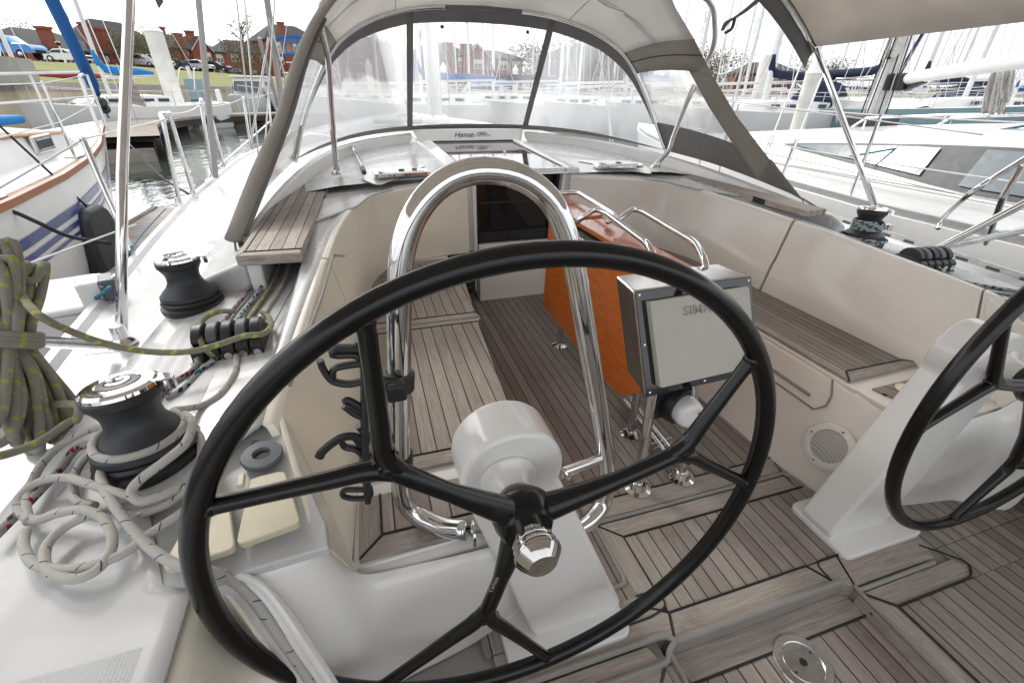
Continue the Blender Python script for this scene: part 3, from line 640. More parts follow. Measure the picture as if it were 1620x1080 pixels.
# teak step pad bridging the rope channel on the port coaming
P = thing('teak_pad', 'weathered teak step pad on the port coaming over the rope channel', 'teak pad', (-1.16, 1.8, .13))
MB().prism([V(-1.245,1.135,.15), V(-1.075,1.125,.15), V(-1.03,2.5,.168), V(-1.235,2.5,.168)], (0,0,-.028)).build('planking', T_PAD, P, bevel=.003)
MB().prism([V(-1.268,1.095,.149), V(-1.072,1.083,.149), V(-1.0745,1.122,.1505), V(-1.248,1.132,.1505)], (0,0,-.034)).build('end_board', T_MX, P, bevel=.006)
MB().prism([V(-1.268,1.098,.149), V(-1.248,1.134,.1495), V(-1.238,2.5,.168), V(-1.262,2.5,.168)], (0,0,-.03)).build('edge_board', T_MY, P, bevel=.004)
MB().tube([V(-1.25,1.133,.151), V(-1.075,1.1235,.151)], .0022, 6).build('caulk_seam', CAULK, P)
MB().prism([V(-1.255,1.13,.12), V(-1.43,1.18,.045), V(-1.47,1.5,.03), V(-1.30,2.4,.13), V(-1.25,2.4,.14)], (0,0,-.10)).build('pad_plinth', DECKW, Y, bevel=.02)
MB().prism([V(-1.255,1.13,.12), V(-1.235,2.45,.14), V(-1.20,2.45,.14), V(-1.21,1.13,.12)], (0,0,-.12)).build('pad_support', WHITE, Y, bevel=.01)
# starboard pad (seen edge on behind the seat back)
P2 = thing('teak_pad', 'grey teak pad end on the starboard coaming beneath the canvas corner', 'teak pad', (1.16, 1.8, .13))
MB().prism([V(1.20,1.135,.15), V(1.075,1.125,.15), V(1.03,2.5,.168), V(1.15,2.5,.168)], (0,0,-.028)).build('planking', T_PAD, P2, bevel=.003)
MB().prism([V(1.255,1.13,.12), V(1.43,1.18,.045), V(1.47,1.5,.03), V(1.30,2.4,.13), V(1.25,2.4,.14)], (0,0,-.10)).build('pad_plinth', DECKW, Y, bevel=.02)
# white strip + joint line on the port coaming top, plus nonskid under the winches
jl = [at(527,404,z=.114), at(545,405,z=.118), at(509,470,z=.102), at(480,548,z=.090), at(458,610,z=.070)]
MB().tube([jl[1], jl[0], jl[2], jl[3], jl[4]], .004, 6).build('lid_joint', GREY, Y)
# ================================================================ wheels, pedestals, guard
def wheel(cx, angs, label):
    t = thing('steering_wheel', label, 'steering wheel', (cx, 0, 0), 'pair of black steering wheels'); Rr = .45
    MB().tube([V(cx+Rr*cos(2*pi*i/96), 0, Rr*sin(2*pi*i/96)) for i in range(96)], .0155, 18, closed=True).build('rim', BLACK, t, sharp=0)
    P = lambda r, a, y=0: V(cx+r*cos(radians(a)), y, r*sin(radians(a)))
    for a, rn, da, db in angs:
        mb = MB(); nd = P(rn, a, .002)
        mb.tube([P(.015, a, .02), P(.07, a, .012), P(rn*.6, a, .004), P(rn*.88, a, .002), P(rn+.01, a, .002)], [.027,.021,.0140,.0145,.0135], 14, smooth=4, flat=1.0)
        for d in (da, db):
            e_ = P(.442, a+d, 0); mb.tube([P(rn*.90, a, .002), nd.lerp(e_, .12)*.8+nd*.2, nd.lerp(e_, .35), nd.lerp(e_, .7), e_], [.012,.0140,.0122,.0108,.0108], 14, smooth=4)
            mb.ball(P(.438, a+d*.985, 0), .0125)
        mb.ball(nd, .0155)
        # webs filling the fork
        mb.add([P(rn-.02, a, -.006), P(rn+.012, a+da*.30, -.006), P(rn+.022, a, -.006), P(rn+.012, a+db*.30, -.006), P(rn-.02, a, .010), P(rn+.012, a+da*.30, .010), P(rn+.022, a, .010), P(rn+.012, a+db*.30, .010)],
               [(0,1,2,3),(4,5,6,7),(0,1,5,4),(1,2,6,5),(2,3,7,6),(3,0,4,7)])
        mb.build('spoke', BLACK, t, sharp=50)
    MB().lathe([(.0,.064),(.03,.064),(.04,.05),(.052,.034),(.050,.012),(.044,-.006),(.040,-.012),(.0,-.012)], (cx,0,0), (0,1,0), 36, caps=False).build('hub', BLACK, t, sharp=50)
    return t
w1 = wheel(-.6636, [(137.3,.268,-21.5,19), (17.3,.285,18,-22), (-108.5,.228,-20,26)], 'large black steering wheel in the foreground with polished hub nut')
w2 = wheel(.6636, [(164.8,.275,-18,17), (-71.5,.275,-22,22), (47,.275,-20,20)], 'black steering wheel at the right edge, cut by the frame')
def nut(cx, parent):
    mb = MB(); mb.lathe([(.0,.0),(.028,.0),(.028,.020),(.0315,.021),(.034,.024),(.034,.028),(.0315,.030),(.032,.032),(.0355,.034),(.0355,.038),(.033,.040),(.0335,.042),(.0375,.044),(.0375,.048),(.0355,.052),(.0235,.066),(.022,.067),(.0,.066)], (cx,-.008,0), (0,-1,0), 40, caps=False)
    mb.build('hub_nut', NUTM, parent, sharp=30)
nut(-.6636, w1); nut(.6636, w2)
text('Carbon', at(781,925,y=-.0150), .012, GREY, w1, mtx=Matrix.Rotation(radians(70),3,'Y').inverted() @ Matrix.Rotation(radians(90),3,'X'), ext=.0003, shear=.3)
def pedestal(s, label):
    t = thing('pedestal', label, 'pedestal', (s*.50, .13, ZS), 'pair of white steering pedestals'); q = lambda x, y, z: V(s*x, y, z)
    fy = .105
    # face outline: round head, straight sides leaning inboard on the way down
    def outline(y, r=.098, grow=0):
        pts = []
        c = (.652, .0)
        for i in range(25):
            a = radians(-22+i*(226)/24); pts.append((c[0]-(r+grow)*cos(a)*-1 if 0 else c[0]-(r+grow)*cos(pi-a), c[1]+(r+grow)*sin(a)))
        pts = [(c[0]+(r+grow)*cos(radians(200-i*9.2)), c[1]+(r+grow)*sin(radians(200-i*9.2))) for i in range(25)]
        pts += [(.600+grow, -.545), (.588, -.572), (.365, -.572), (.352-grow, -.545)]
        return pts
    rows = []
    for y, g in ((fy+.003, -.012), (fy, -.006), (fy+.004, .0), (fy+.05, .004), (fy+.10, .004), (fy+.12, -.004), (fy+.126, -.02)):
        rows.append([q(a, y+(.018 if z < -.4 else 0)*0, z) for a, z in outline(y, grow=g)])
    MB().prism([q(a, fy, z) for a, z in outline(fy)], (0,.108,0)).build('housing', WHITE, t, bevel=.012, seg=4, sharp=30)
    MB().prism([V(s*.345,.050,ZS+.016), V(s*.66,.050,ZS+.016), V(s*.66,.26,ZS+.016), V(s*.345,.26,ZS+.016)] if 0 else
               rnd([(s*.50,.042,ZS+.016),(s*.352,.042,ZS+.016),(s*.352,.25,ZS+.016),(s*.67,.25,ZS+.016),(s*.67,.042,ZS+.016),(s*.50,.042,ZS+.016)], .03, 6)[:-1], (0,0,-.022)).build('foot', WHITE, t, bevel=.005)
    mb = MB(); mb.lathe([(.052,.0),(.052,.006),(.046,.010),(.040,.013),(.034,.022),(.031,.05),(.031,.07)], q(.6636, fy-.001, 0), (0,-1,0), 32); mb.build('flange', WHITE, t, sharp=35)
    for a in (38, 88, 140, 215, 300):
        MB().lathe([(.0045,0),(.0045,.003),(.002,.0045)], q(.6636+.043*cos(radians(a)), fy-.006, .043*sin(radians(a))), (0,-1,0), 10).build('bolt', STEEL2, t)
    return t
pedestal(-1, 'white steering pedestal with round head behind the large front wheel'); ped2 = pedestal(1, 'white steering pedestal at the right carrying the half seen wheel')
# guard hoop around the port pedestal
G1 = thing('pedestal_guard', 'polished stainless tube hoop arching over the port pedestal', 'guard rail', (-.62, .26, -.28))
gp = [((738,838),.17),((700,833),.20),((662,815),.235),((640,790),.25),((633,740),.255),((632,620),.26),((632,460),.265),((641,380),.27),((668,322),.275),((712,283),.28),((768,270),.28),((828,283),.28),((874,322),.275),((900,385),.27),((916,460),.265),((936,580),.26),((953,680),.26),((962,740),.255),((956,790),.25),((935,822),.22),((900,845),.19)]
MB().tube([at(a, b, y=c) for (a, b), c in gp], .0212, 18, smooth=4).build('hoop', STEEL, G1, sharp=0)
MB().tube([at(886,748,y=.215), at(957,722,y=.26)], .0135, 14).build('cross_tube', STEEL, G1); MB().lathe([(.024,0),(.024,.004),(.018,.007)], at(889,747,y=.215), (.8,.3,.4), 16).build('flange', STEEL, G1)
MB().lathe([(.028,0),(.028,.004),(.022,.008)], at(742,838,y=.17)+V(.01,-.01,0), (-1,.1,0), 18).build('flange', STEEL, G1)
# black clip-on holder on the hoop leg
K = thing('cup_holder', 'black plastic clip-on holder with curved prongs on the guard hoop leg', 'holder', at(575,800,y=.2))
kt = lambda pts, r, y=.21, fl=1.: MB().tube([at(a, b, y=y+(c[0] if c else 0)) for a, b, *c in pts], r, 8, smooth=4, flat=fl)
kt([(566,535),(574,550),(577,600),(577,700),(582,790)], .0075, fl=1.8).build('spine', BPLAS, K)
kt([(628,605),(605,604),(580,603)], .011, .235).build('arm', BPLAS, K); kt([(630,722),(600,722),(580,722)], .009, .235).build('arm', BPLAS, K)
for yy in (600, 727):
    a = at(632, yy-12, y=.262); b = at(632, yy+16, y=.26)
    MB().tube([a, b], .0275, 18).build('clamp', BPLAS, K, bevel=.003)
MB().box(at(627,617,y=.225), (.035,.03,.035)).build('clamp_block', BPLAS, K, bevel=.006)
kt([(527,562),(528,552),(548,551),(570,552),(577,566)], .0065, fl=1.6).build('prong', BPLAS, K)
kt([(528,553),(531,562),(560,562),(573,570)], .006).build('prong', BPLAS, K)
kt([(506,570),(512,585),(526,602),(550,607),(574,603)], .0060, fl=1.3).build('prong', BPLAS, K); kt([(526,602),(528,584),(546,578),(575,574)], .0060, fl=1.3).build('prong', BPLAS, K)
kt([(544,636),(552,633),(576,648),(578,660),(562,655),(544,642)], .0062).build('prong', BPLAS, K); kt([(548,640),(576,655)], .005).build('prong', BPLAS, K)
kt([(505,723),(512,712),(538,693),(560,690),(574,698)], .0060, fl=1.4).build('prong', BPLAS, K); kt([(538,693),(545,706),(562,710),(577,722)], .0058, fl=1.3).build('prong', BPLAS, K)
kt([(568,672),(577,684),(578,700)], .0085).build('prong', BPLAS, K)
kt([(585,770),(585,785),(560,788),(543,784),(545,775),(562,774),(584,774)], .0055).build('prong', BPLAS, K); kt([(560,692),(566,700),(575,708)], .005).build('prong', BPLAS, K)
# ================================================================ cockpit table
Tb = thing('cockpit_table', 'varnished red-brown cockpit table with its port leaf folded down', 'table', (.05, 1.2, ZS))
L = [at(871,348,x=-.03), at(864,485,x=-.03), at(984,627,x=-.03), V(-.03,.60,-.34), V(-.03,.60,.075)]
MB().prism([V(-.03,1.545,.085), V(-.03,1.57,-.385), V(-.03,.75,-.40), V(-.03,.62,-.30), V(-.03,.62,.085)], (.016,0,0)).build('drop_leaf', WOOD, Tb, bevel=.004)
MB().prism([V(.145,1.5,.085), V(.145,1.5,-.36), V(.145,.62,-.36), V(.145,.62,.085)], (.016,0,0)).build('drop_leaf', WOOD, Tb, bevel=.004)
MB().prism([V(.035,1.385,.11), V(.165,1.385,.11), V(.165,.56,.11), V(.035,.56,.11)], (0,0,-.022)).build('table_top', WOOD, Tb, bevel=.004)
MB().prism([V(.045,1.84,.112), V(.20,1.90,.112), V(.205,1.45,.112), V(.045,1.40,.112)], (0,0,-.022)).build('table_top', WOOD, Tb, bevel=.004)
MB().prism([V(-.005,1.5,.082), V(.14,1.5,.082), V(.14,.6,.082), V(-.005,.6,.082)], (0,0,-.06)).build('frame_beam', BPLAS, Tb)
for y in (1.46, .72): MB().tube([V(.035,y,.02), V(.035,y,ZS+.004)], .0155, 12).build('leg', STEEL2, Tb); MB().lathe([(.042,0),(.042,.005),(.03,.010),(.02,.014)], (.035,y,ZS), n=20).build('foot', STEEL, Tb)
def rail(pts, lab):
    t = thing('grab_rail', lab, 'grab rail', pts[-1]); MB().tube(rnd([tuple(p) for p in pts], .045, 7), .0115, 12).build('tube', STEEL, t, sharp=0)
rail([V(-.045,1.22,.11), V(.02,1.26,.185), V(.075,1.24,.19)+V(0,-.0,0), V(-.012,.72,.19), V(-.02,.64,.10)] if 0 else [at(911,352,z=.13), at(941,330,z=.185), at(957,336,z=.185), at(1027,387,z=.185), at(1040,425,z=.13)], 'stainless grab rail over the table, nearest the big wheel, left of its twin')
rail([at(976,350,z=.15), at(1002,330,z=.185), at(1016,334,z=.185), at(1100,383,z=.185), at(1115,412,z=.17), at(1119,443,z=.12)], 'stainless grab rail over the table, nearer the starboard seat')
rail([at(884,306,z=.15), at(913,304,z=.15), at(975,342,z=.15), at(960,352,z=.13)], 'small stainless rail loop at the forward end of the table')
# instrument pod
Pd = thing('instrument_pod', 'stainless instrument pod with black bezel standing at the aft end of the table', 'instrument pod', (0, .46, ZS))
yt, yb = .50, .40
FT = [V(-.197,yt,.149), V(.180,yt,.150), V(.180,yb,-.115), V(-.175,yb,-.135)]
FT = [at(1003,461,y=yt), at(1186,437,y=yt), at(1198,588,y=yb), at(1021,627,y=yb)]
BK = [at(961,429,y=.60)+V(0,.02,.0), V(.165,.62,.155), V(.165,.56,-.14), V(-.135,.56,-.155)]
BK[0] = V(-.20,.60,.160)
nrm = (FT[1]-FT[0]).cross(FT[3]-FT[0]).normalized(); nrm = nrm if nrm.y < 0 else -nrm
mb = MB(); mb.add(FT+BK, [(0,1,2,3),(4,5,6,7),(0,1,5,4),(1,2,6,5),(2,3,7,6),(3,0,4,7)]); mb.build('casing', STEELC, Pd, bevel=.008)
MB().prism([p+nrm*.001 for p in FT], nrm*.005).build('bezel', DARKGL, Pd, bevel=.002)
u, v2 = (FT[1]-FT[0]), (FT[3]-FT[0])
fp = lambda a, b, h=.0: FT[0]+u*a+(v2*(1-a)+(FT[2]-FT[1])*a)*b+nrm*h
cov = [fp(.075,.10), fp(.92,.085), fp(.925,.90), fp(.085,.915)]
MB().prism([p+nrm*.006 for p in rnd([tuple(cov[0]),tuple(cov[1]),tuple(cov[2]),tuple(cov[3]),tuple(cov[0])], .008, 3)], nrm*.022).build('screen_cover', COVER, Pd, bevel=.006)
for a, b in ((.03,.035),(.97,.035),(.03,.965),(.5,.965),(.97,.965),(.03,.5)): MB().lathe([(.0035,0),(.0035,.0015),(.001,.002)], fp(a,b,.006), nrm, 10).build('screw', STEEL, Pd)
cm = Matrix((u.normalized(), (nrm.cross(u)).normalized(), nrm)).transposed()
text('SIMRAD', fp(.53,.235,.0285), .036, simple('cover_lettering', (.33,.33,.30), .5), Pd, mtx=cm, ext=.0012, bold=.0006, sx=1.2)
for s, tx in ((-1, 1047), (1, 1103)):
    f = V(s*.088, .46, ZS); tp = V(s*.075+.02*0, .50, -.16)
    MB().tube([f, tp], .0165, 14).build('leg', STEEL, Pd); MB().lathe([(.045,0),(.045,.006),(.03,.012),(.022,.03)], f, n=22).build('foot', STEEL, Pd)
MB().box((0,.515,-.25), (.13,.02,.15)).build('back_plate', BPLAS, Pd, bevel=.006)
t = thing('compass', 'white covered compass dome between the pod legs', 'compass', at(1085,690,y=.47))
c = at(1086,650,y=.46); MB().lathe([(.0,.040),(.030,.039),(.046,.033),(.053,.020),(.056,-.015),(.050,-.03),(.0,-.03)], c, (-.15,-1,.10), 8, caps=False, xd=(.38,0,.92)).build('dome_cover', WHITE, t, sharp=0, subd=2)
MB().box(c+V(.012,-.052,.030), (.035,.002,.003)).build('slit', CAULK, t)
MB().lathe([(.062,0),(.066,.02),(.062,.04)], c+V(0,.02,0), (-.25,1,-.0), 28).build('housing', BPLAS, t)
# foot brace tubes on the sole
t = thing('foot_brace', 'low stainless foot brace tubes and small lattice under the table', 'foot brace', (.06,.7,ZS))
for dx in (0, .028): MB().tube([at(988,632,z=-.545)+V(dx,0,0), at(1058,722,z=-.545)+V(dx,0,0)], .009, 10).build('tube', STEEL, t)
for k in range(5): p = lerp(at(1040,700,z=-.545), at(1062,728,z=-.545), k/4); MB().tube([p+V(-.03,0,0), p+V(.07,.01,0)], .004, 6).build('rung', STEEL, t)
MB().tube([at(1040,735,z=-.55), at(1085,700,z=-.50), at(1075,690,z=-.52)], .006, 8).build('tube', STEEL, t)
# loudspeaker, dinner plate sized inspection covers, socket, little details
def onf(y, z): return V(lerp(.462, .605, (z+.60)/.338), y, z)
t = thing('loudspeaker', 'round white loudspeaker grille in the starboard locker face', 'loudspeaker', (.5,.3,-.45))
def spk():
    from mathutils.geometry import intersect_line_plane
    A, B, Cc = onf(.42,-.5), onf(.42,-.3), onf(.6,-.3); n = (B-A).cross(Cc-A).normalized(); n = n if n.x < 0 else -n
    d = at(1312,706,x=.5)-CAM; c = intersect_line_plane(CAM, CAM+d*5, A, n); return c, n
c, n = spk(); n2 = (n+V(0,-.10,0)).normalized()
def grille():
    m, nt, p = newmat('speaker_mesh'); P = pos(nt); vo = N(nt, 'ShaderNodeTexVoronoi', i_Scale=230.); vo.inputs['Randomness'].default_value = 0; nt.links.new(P, vo.inputs[0])
    nt.links.new(mixc(nt, ramp(nt, vo.outputs['Distance'], .3, .45), (.18,.18,.19), (.55,.54,.52)), p.inputs[0]); return m
MB().lathe([(.080,-.004),(.080,.006),(.074,.009),(.058,.009),(.056,.006)], c, n2, 40, caps=False).build('bezel', CREAM2, t); MB().lathe([(.0,.010),(.03,.0095),(.057,.005)], c, n2, 40, caps=False).build('grille', grille(), t)
X = n2.cross(V(0,0,1)).normalized(); Z = X.cross(n2)
for a in (10,100,190,280): MB().lathe([(.003,0),(.003,.0015)], c+n2*.009+X*.067*cos(radians(a))+Z*.067*sin(radians(a)), n2, 8).build('screw', BPLAS, t)
def plate(px, z, lab, r=.062):
    t = thing('inspection_plate', lab, 'deck plate', at(*px, z=z)); c = at(*px, z=z)
    MB().lathe([(.0,.004),(r*.66,.004),(r*.68,.0025),(r*.72,.0045),(r*.96,.004),(r,.001),(r,-.002)], c, n=40, caps=False).build('plate', STEEL2, t, sharp=20)
    MB().lathe([(.0,.0055),(.010,.0055),(.010,.004)]*1, c, n=6, caps=False).build('keyhole', CAULK, t)
    for a in (200, 20): MB().lathe([(.003,.0),(.003,.002)], c+V(r*.55*cos(radians(a)), r*.55*sin(radians(a)), .003), n=8).build('screw_hole', CAULK, t)
plate((1270,1048), ZS-.043, 'round stainless deck plate with key hole in the sunken sole', .068)
t = thing('deck_ring', 'stainless lifting ring lying on the sunken sole at the frame edge', 'lifting ring', at(1447,1090,z=ZS-.05)); c = at(1448,1090,z=ZS-.05)
MB().tube([c+V(.030*cos(a), .030*sin(a), 0) for a in [2*pi*i/24 for i in range(24)]], .004, 8, closed=True).build('ring', STEEL, t)
t = thing('drain_socket', 'round slate grey plastic socket on the port shelf', 'socket', at(415,722,z=.0)); c = at(415,722,z=.014)
MB().lathe([(.034,-.004),(.036,.004),(.034,.008),(.016,.009),(.014,.006),(.013,.002),(.0,.002)], c, (0.05,-.05,1), 32, caps=False).build('body', DGREY, t, sharp=30)
MB().lathe([(.0,.003),(.0125,.003),(.0125,-.003)], c, n=20, caps=False).build('hole', CAULK, t); MB().box(c+V(-.008,.034,.003), (.032,.014,.010), rz=-.3).build('tab', DGREY, t, bevel=.003)
# ================================================================ winches, clutches, ropes
def winch(base, top, label, yaw=0, hz=1.):
    base = V(*base); top = V(*top); ax = (top-base).normalized(); h = (top-base).length
    t = thing('winch', label, 'winch', base, 'black and chrome sheet winches')
    MB().lathe([(.0,-.01),(.086,-.01),(.088,0),(.088,.008),(.080,.013),(.082,.019),(.084,.023),(.080,.029),(.0,.03)], base, ax, 44, caps=False).build('base', BPLAS, t, sharp=30)
    MB().lathe([(.076,.028),(.080,.034),(.079,.044),(.068,.056),(.054,.070),(.046,.084),(.0445,h-.052),(.047,h-.040),(.053,h-.028),(.056,h-.022),(.0,h-.022)], base, ax, 44, caps=False).build('drum', WINCH, t, sharp=30)
    MB().lathe([(.050,h-.024),(.0585,h-.020),(.0595,h-.008),(.057,h-.004),(.0,h-.004)], base, ax, 44, caps=False).build('collar', BPLAS, t, sharp=30)
    MB().lathe([(.057,h-.005),(.0595,h-.002),(.0585,h+.004),(.052,h+.009),(.034,h+.010),(.030,h+.008)], base, ax, 44, caps=False).build('self_tailer', CHROME, t, sharp=25)
    MB().lathe([(.031,h+.006),(.031,h+.011),(.020,h+.012),(.018,h+.009)], base, ax, 36, caps=False).build('top_ring', BPLAS, t)
    MB().lathe([(.019,h+.009),(.0185,h+.014),(.012,h+.0145),(.0105,h+.010)], base, ax, 24, caps=False).build('socket', CHROME, t); MB().lathe([(.0,h+.0105),(.0108,h+.0105)], base, ax, 8, caps=False).build('socket_hole', CAULK, t)
    x = Vector((cos(yaw), sin(yaw), 0)); x = (x-ax*x.dot(ax)).normalized(); y = ax.cross(x); b = base+ax*h
    mb = MB(); pr = [b+x*.040+y*.014+ax*.008, b+x*.068+y*.016+ax*.004, b+x*.076+y*.010+ax*.002, b+x*.078-y*.010+ax*.002, b+x*.064-y*.018+ax*.005, b+x*.040-y*.012+ax*.008]
    mb.prism(pr, -ax*.004); mb.prism([b+x*.066+y*.012+ax*.002, b+x*.078+y*.010+ax*.0, b+x*.079-y*.010+ax*.0, b+x*.068-y*.012+ax*.002], -ax*.022); mb.build('feeder_arm', CHROME, t, bevel=.0015)
    return t
winch((-1.292,.345,0), (-1.298,.362,.150), 'black winch with chrome top nearest the camera, ropes piled at its foot', radians(10))
for i, ch in enumerate('LEWMAR'):
    wt = bpy.data.objects['winch']; ax_ = (V(-1.298,.362,.150)-V(-1.292,.345,0)).normalized(); a_ = radians(222+i*9.5); rd = V(cos(a_), sin(a_), 0); rd = (rd-ax_*rd.dot(ax_)).normalized()
    text(ch, V(-1.298,.362,.150)+ax_*.0088+rd*.0455, .0125, simple('engraved_print', (.08,.08,.085), .5), wt, mtx=Matrix((ax_.cross(rd), -rd*-1*-1, ax_)).transposed(), ext=.0008, bold=.0003, name='engraved_letter')
winch((-1.425,1.10,0), (-1.428,1.105,.152), 'black winch with chrome top farther forward on the port side, bare drum', radians(10))
winch((1.335,1.02,.01), (1.345,1.03,.165), 'black winch on the starboard coaming wrapped in teal flecked rope', radians(-60))
# aft starboard winch, mostly hidden by the wheel
winch((1.24,.30,0), (1.25,.31,.150), 'black winch on the starboard coaming peeking from behind the wheel at the frame edge', 0)
def clutch(cx, cy, z, label, n=5, w=.165, d=.135, lev=True, rz=0):
    t = thing('rope_clutch', label, 'rope clutch', (cx, cy, z), 'banks of black rope clutches'); pw = w/n; Rz = Matrix.Rotation(rz, 3, 'Z'); T = lambda x, y, q: V(cx, cy, z)+Rz@V(x, y, q)
    MB().prism([T(-w/2-.006,-d/2,.0), T(w/2+.006,-d/2,.0), T(w/2+.006,d/2,.0), T(-w/2-.006,d/2,.0)], (0,0,.006)).build('base_plate', BPLAS, t, bevel=.002)
    for i in range(n):
        x = -w/2+pw*(i+.5)
        prof = [(-d/2,.004),(-d/2,.036),(-d/2+.012,.046),(-.02,.05),(d/2-.02,.046),(d/2,.030),(d/2,.004)]
        b = MB().prism([T(x-pw*.44, a, c) for a, c in prof], Rz@V(pw*.88,0,0)).build('cheek', BPLAS, t, bevel=.003)
        prof = [(-.045,.046)]+[(-.005+.048*cos(radians(a)), .040+.044*sin(radians(a))) for a in range(160, -1, -20)]+[(.040,.030)]
        MB().prism([T(x-pw*.36, a, c) for a, c in prof], Rz@V(pw*.72,0,0)).build('lever', DGREY if i % 2 else BPLAS, t, bevel=.004)
        MB().tube([T(x, -d/2+.004, .018), T(x, -d/2-.003, .018)], .0095, 12).build('rope_port', STEEL2, t)
    return t
clutch(-1.232, .745, .003, 'bank of black rope clutches on the port coaming with green rope looped over it', rz=.03)
clutch(1.245, .70, .012, 'bank of black rope clutches on the starboard coaming', rz=-.12)
def rope(pts, r, mat, label, cat='rope', name='rope', group=None, smooth=7, n=10):
    o = MB().tube([Vector(p) for p in pts], r, n, smooth=smooth).build(name, mat, sharp=0); return tag(o, label, cat, group)
A = lambda a, b, z: at(a, b, z=z)
# lines running forward under the teak pad
GL = 'control lines led under the teak pad'
for i, (x0, m, lab) in enumerate(((-1.29, R_RED, 'dark line with red fleck'), (-1.255, R_TEAL, 'white line with dark teal fleck'), (-1.225, R_GREEN2, 'grey green line'), (-1.19, R_WHITE, 'pale line'))):
    rope([V(x0,.80,.028), V(x0+.01,.95,.024), V(x0+.03,1.15,.03), V(x0+.035,1.6,.06), V(x0+.03,2.4,.07)], .0062, m, lab+' running from the port clutches under the teak pad', group=GL)
rope([V(-1.145,.81,.03), V(-1.13,.95,.036), V(-1.115,1.15,.04), V(-1.10,1.6,.06)], .0016, R_BLUE, 'thin blue cord running beside the port lines', 'cord', 'cord')
# white rope: from the clutch, round the winch and into a tangle, tail into the gutter
wc = V(-1.292,.345,0)
def ring(r, z, a0, a1, k=9): return [wc+V(r*cos(radians(lerp(a0,a1,i/k))), r*sin(radians(lerp(a0,a1,i/k))), z+.004*i/k) for i in range(k+1)]
rope([A(374,562,.018), A(372,590,.014), A(350,622,.012), A(322,640,.012), A(296,646,.03)]+ring(.068,.058,60,-250,8)+[A(268,668,.04), A(300,672,.03), A(318,700,.02), A(312,745,.012), A(285,778,.012), A(245,797,.012), A(205,800,.014), A(150,812,.02), A(100,835,.016), A(72,868,.012), A(78,903,.010), A(118,915,.010), A(158,897,.012), A(178,858,.018), A(165,822,.026), A(130,806,.03), A(90,812,.02), A(58,822,.012), A(34,812,.012), A(30,788,.014), A(62,762,.022), A(104,755,.03), A(140,765,.034), A(190,780,.034), A(235,790,.03)],
     .0070, R_WHITE, 'thick white rope with blue fleck coiled in loops at the foot of the near winch', n=12)
rope([A(163,738,.03), A(160,760,.034), A(178,795,.030), A(208,835,.020), A(245,872,.012), A(285,895,.010), A(330,903,.006), g[1]+V(0,0,.004), g[2]+V(0,0,.006), g[3]+V(0,0,.006), g[4]+V(0,0,.006), g[5]+V(0,0,.006)], .0076, R_WHITE, 'white rope tail leaving the coil and running down the gutter behind the wheel', n=12)
rope([A(40,838,.010), A(38,865,.010), A(55,892,.010), A(100,900,.010), A(150,893,.012), A(200,872,.012), A(240,842,.014), A(285,812,.016), A(318,785,.016), A(322,740,.02)], .0070, R_WHITE, 'outermost loop of pale rope lying flat on the port shelf', n=12)
rope([A(176,672,.05), A(140,680,.04), A(95,705,.022), A(62,740,.014), A(42,790,.012), A(45,825,.012)], .0070, R_WHITE, 'pale rope strand arching from the near winch over the deck', n=12)
rope([A(172,700,.045), A(140,718,.03), A(118,752,.014), A(120,790,.012), A(150,800,.012)], .0070, R_WHITE, 'short pale rope loop tucked against the winch base', n=12)
rope([A(292,655,.05), A(304,668,.075), A(294,700,.085), A(262,728,.078), A(222,758,.062), A(208,778,.05), A(222,792,.04), A(258,783,.035), A(285,770,.03), A(288,780,.02), A(262,798,.014), A(225,812,.012)], .0074, R_WHITE, 'pale rope thrown across the near winch drum', n=12)
rope([A(150,700,.03), A(120,710,.02), A(92,745,.012), A(40,800,.010), A(-10,850,.010)], .0072, R_RED, 'dark line with red fleck running aft off the near winch')
rope([A(313,575,.018), A(300,590,.012), A(270,608,.010), A(232,640,.012)], .0072, R_RED, 'dark line with red fleck between near winch and clutches')
rope([A(338,570,.018), A(318,585,.012), A(285,618,.010), A(262,628,.012)], .0065, R_TEAL, 'teal flecked line between near winch and clutches')
# green flecked rope: hanging coil and its tail to the clutch
CX = -1.58
def cp(a, b, dx=0, dy=0): p = at(a, b, x=CX); return p+V(dx, dy, 0)
coil = thing('rope_coil', 'hanging coil of grey rope with lime green flecks at the left edge', 'rope coil', cp(60,730))
rnd_ = random.Random(3)
for k in range(15):
    u = k/14; xo = lerp(-42, 30, u); sp = lerp(-75, 96, u); bt = 705+rnd_.uniform(-40, 30)-abs(u-.5)*70; tp = 388+abs(u-.45)*90+rnd_.uniform(-8, 10)
    dx = rnd_.uniform(-.03, .035); dx2 = rnd_.uniform(-.03, .035)
    pts = [cp(8+xo*.45, 524, dx), cp(14+xo*.8, 470, dx), cp(8+xo*1.0, 420, dx*1.3), cp(-2+xo*.8, tp, dx), cp(-10+xo*.6, 420, -dx), cp(0+xo*.5, 480, -dx), cp(12+xo*.4, 528, -dx*.6), cp(20+xo*.5+sp*.25, 590, dx2), cp(24+sp*.72, 650, dx2), cp(26+sp*.9, bt-14, dx2), cp(34+sp*.95, bt, dx2*.6), cp(46+sp*.93, bt-14, -dx2*.3), cp(42+sp*.72, 640, -dx2), cp(30+sp*.3+xo*.2, 580, -dx2*.6), cp(8+xo*.45, 524, dx*.6)]
    MB().tube(pts[:-1], .0088, 9, closed=True, smooth=5).build('loop', R_GREEN, coil, sharp=0)
for k in range(3): MB().tube([cp(12+34*cos(a), 527+k*7+9*sin(a), .042*sin(a)) for a in [2*pi*i/16 for i in range(16)]], .0088, 9, closed=True).build('binding', R_GREEN, coil, sharp=0)
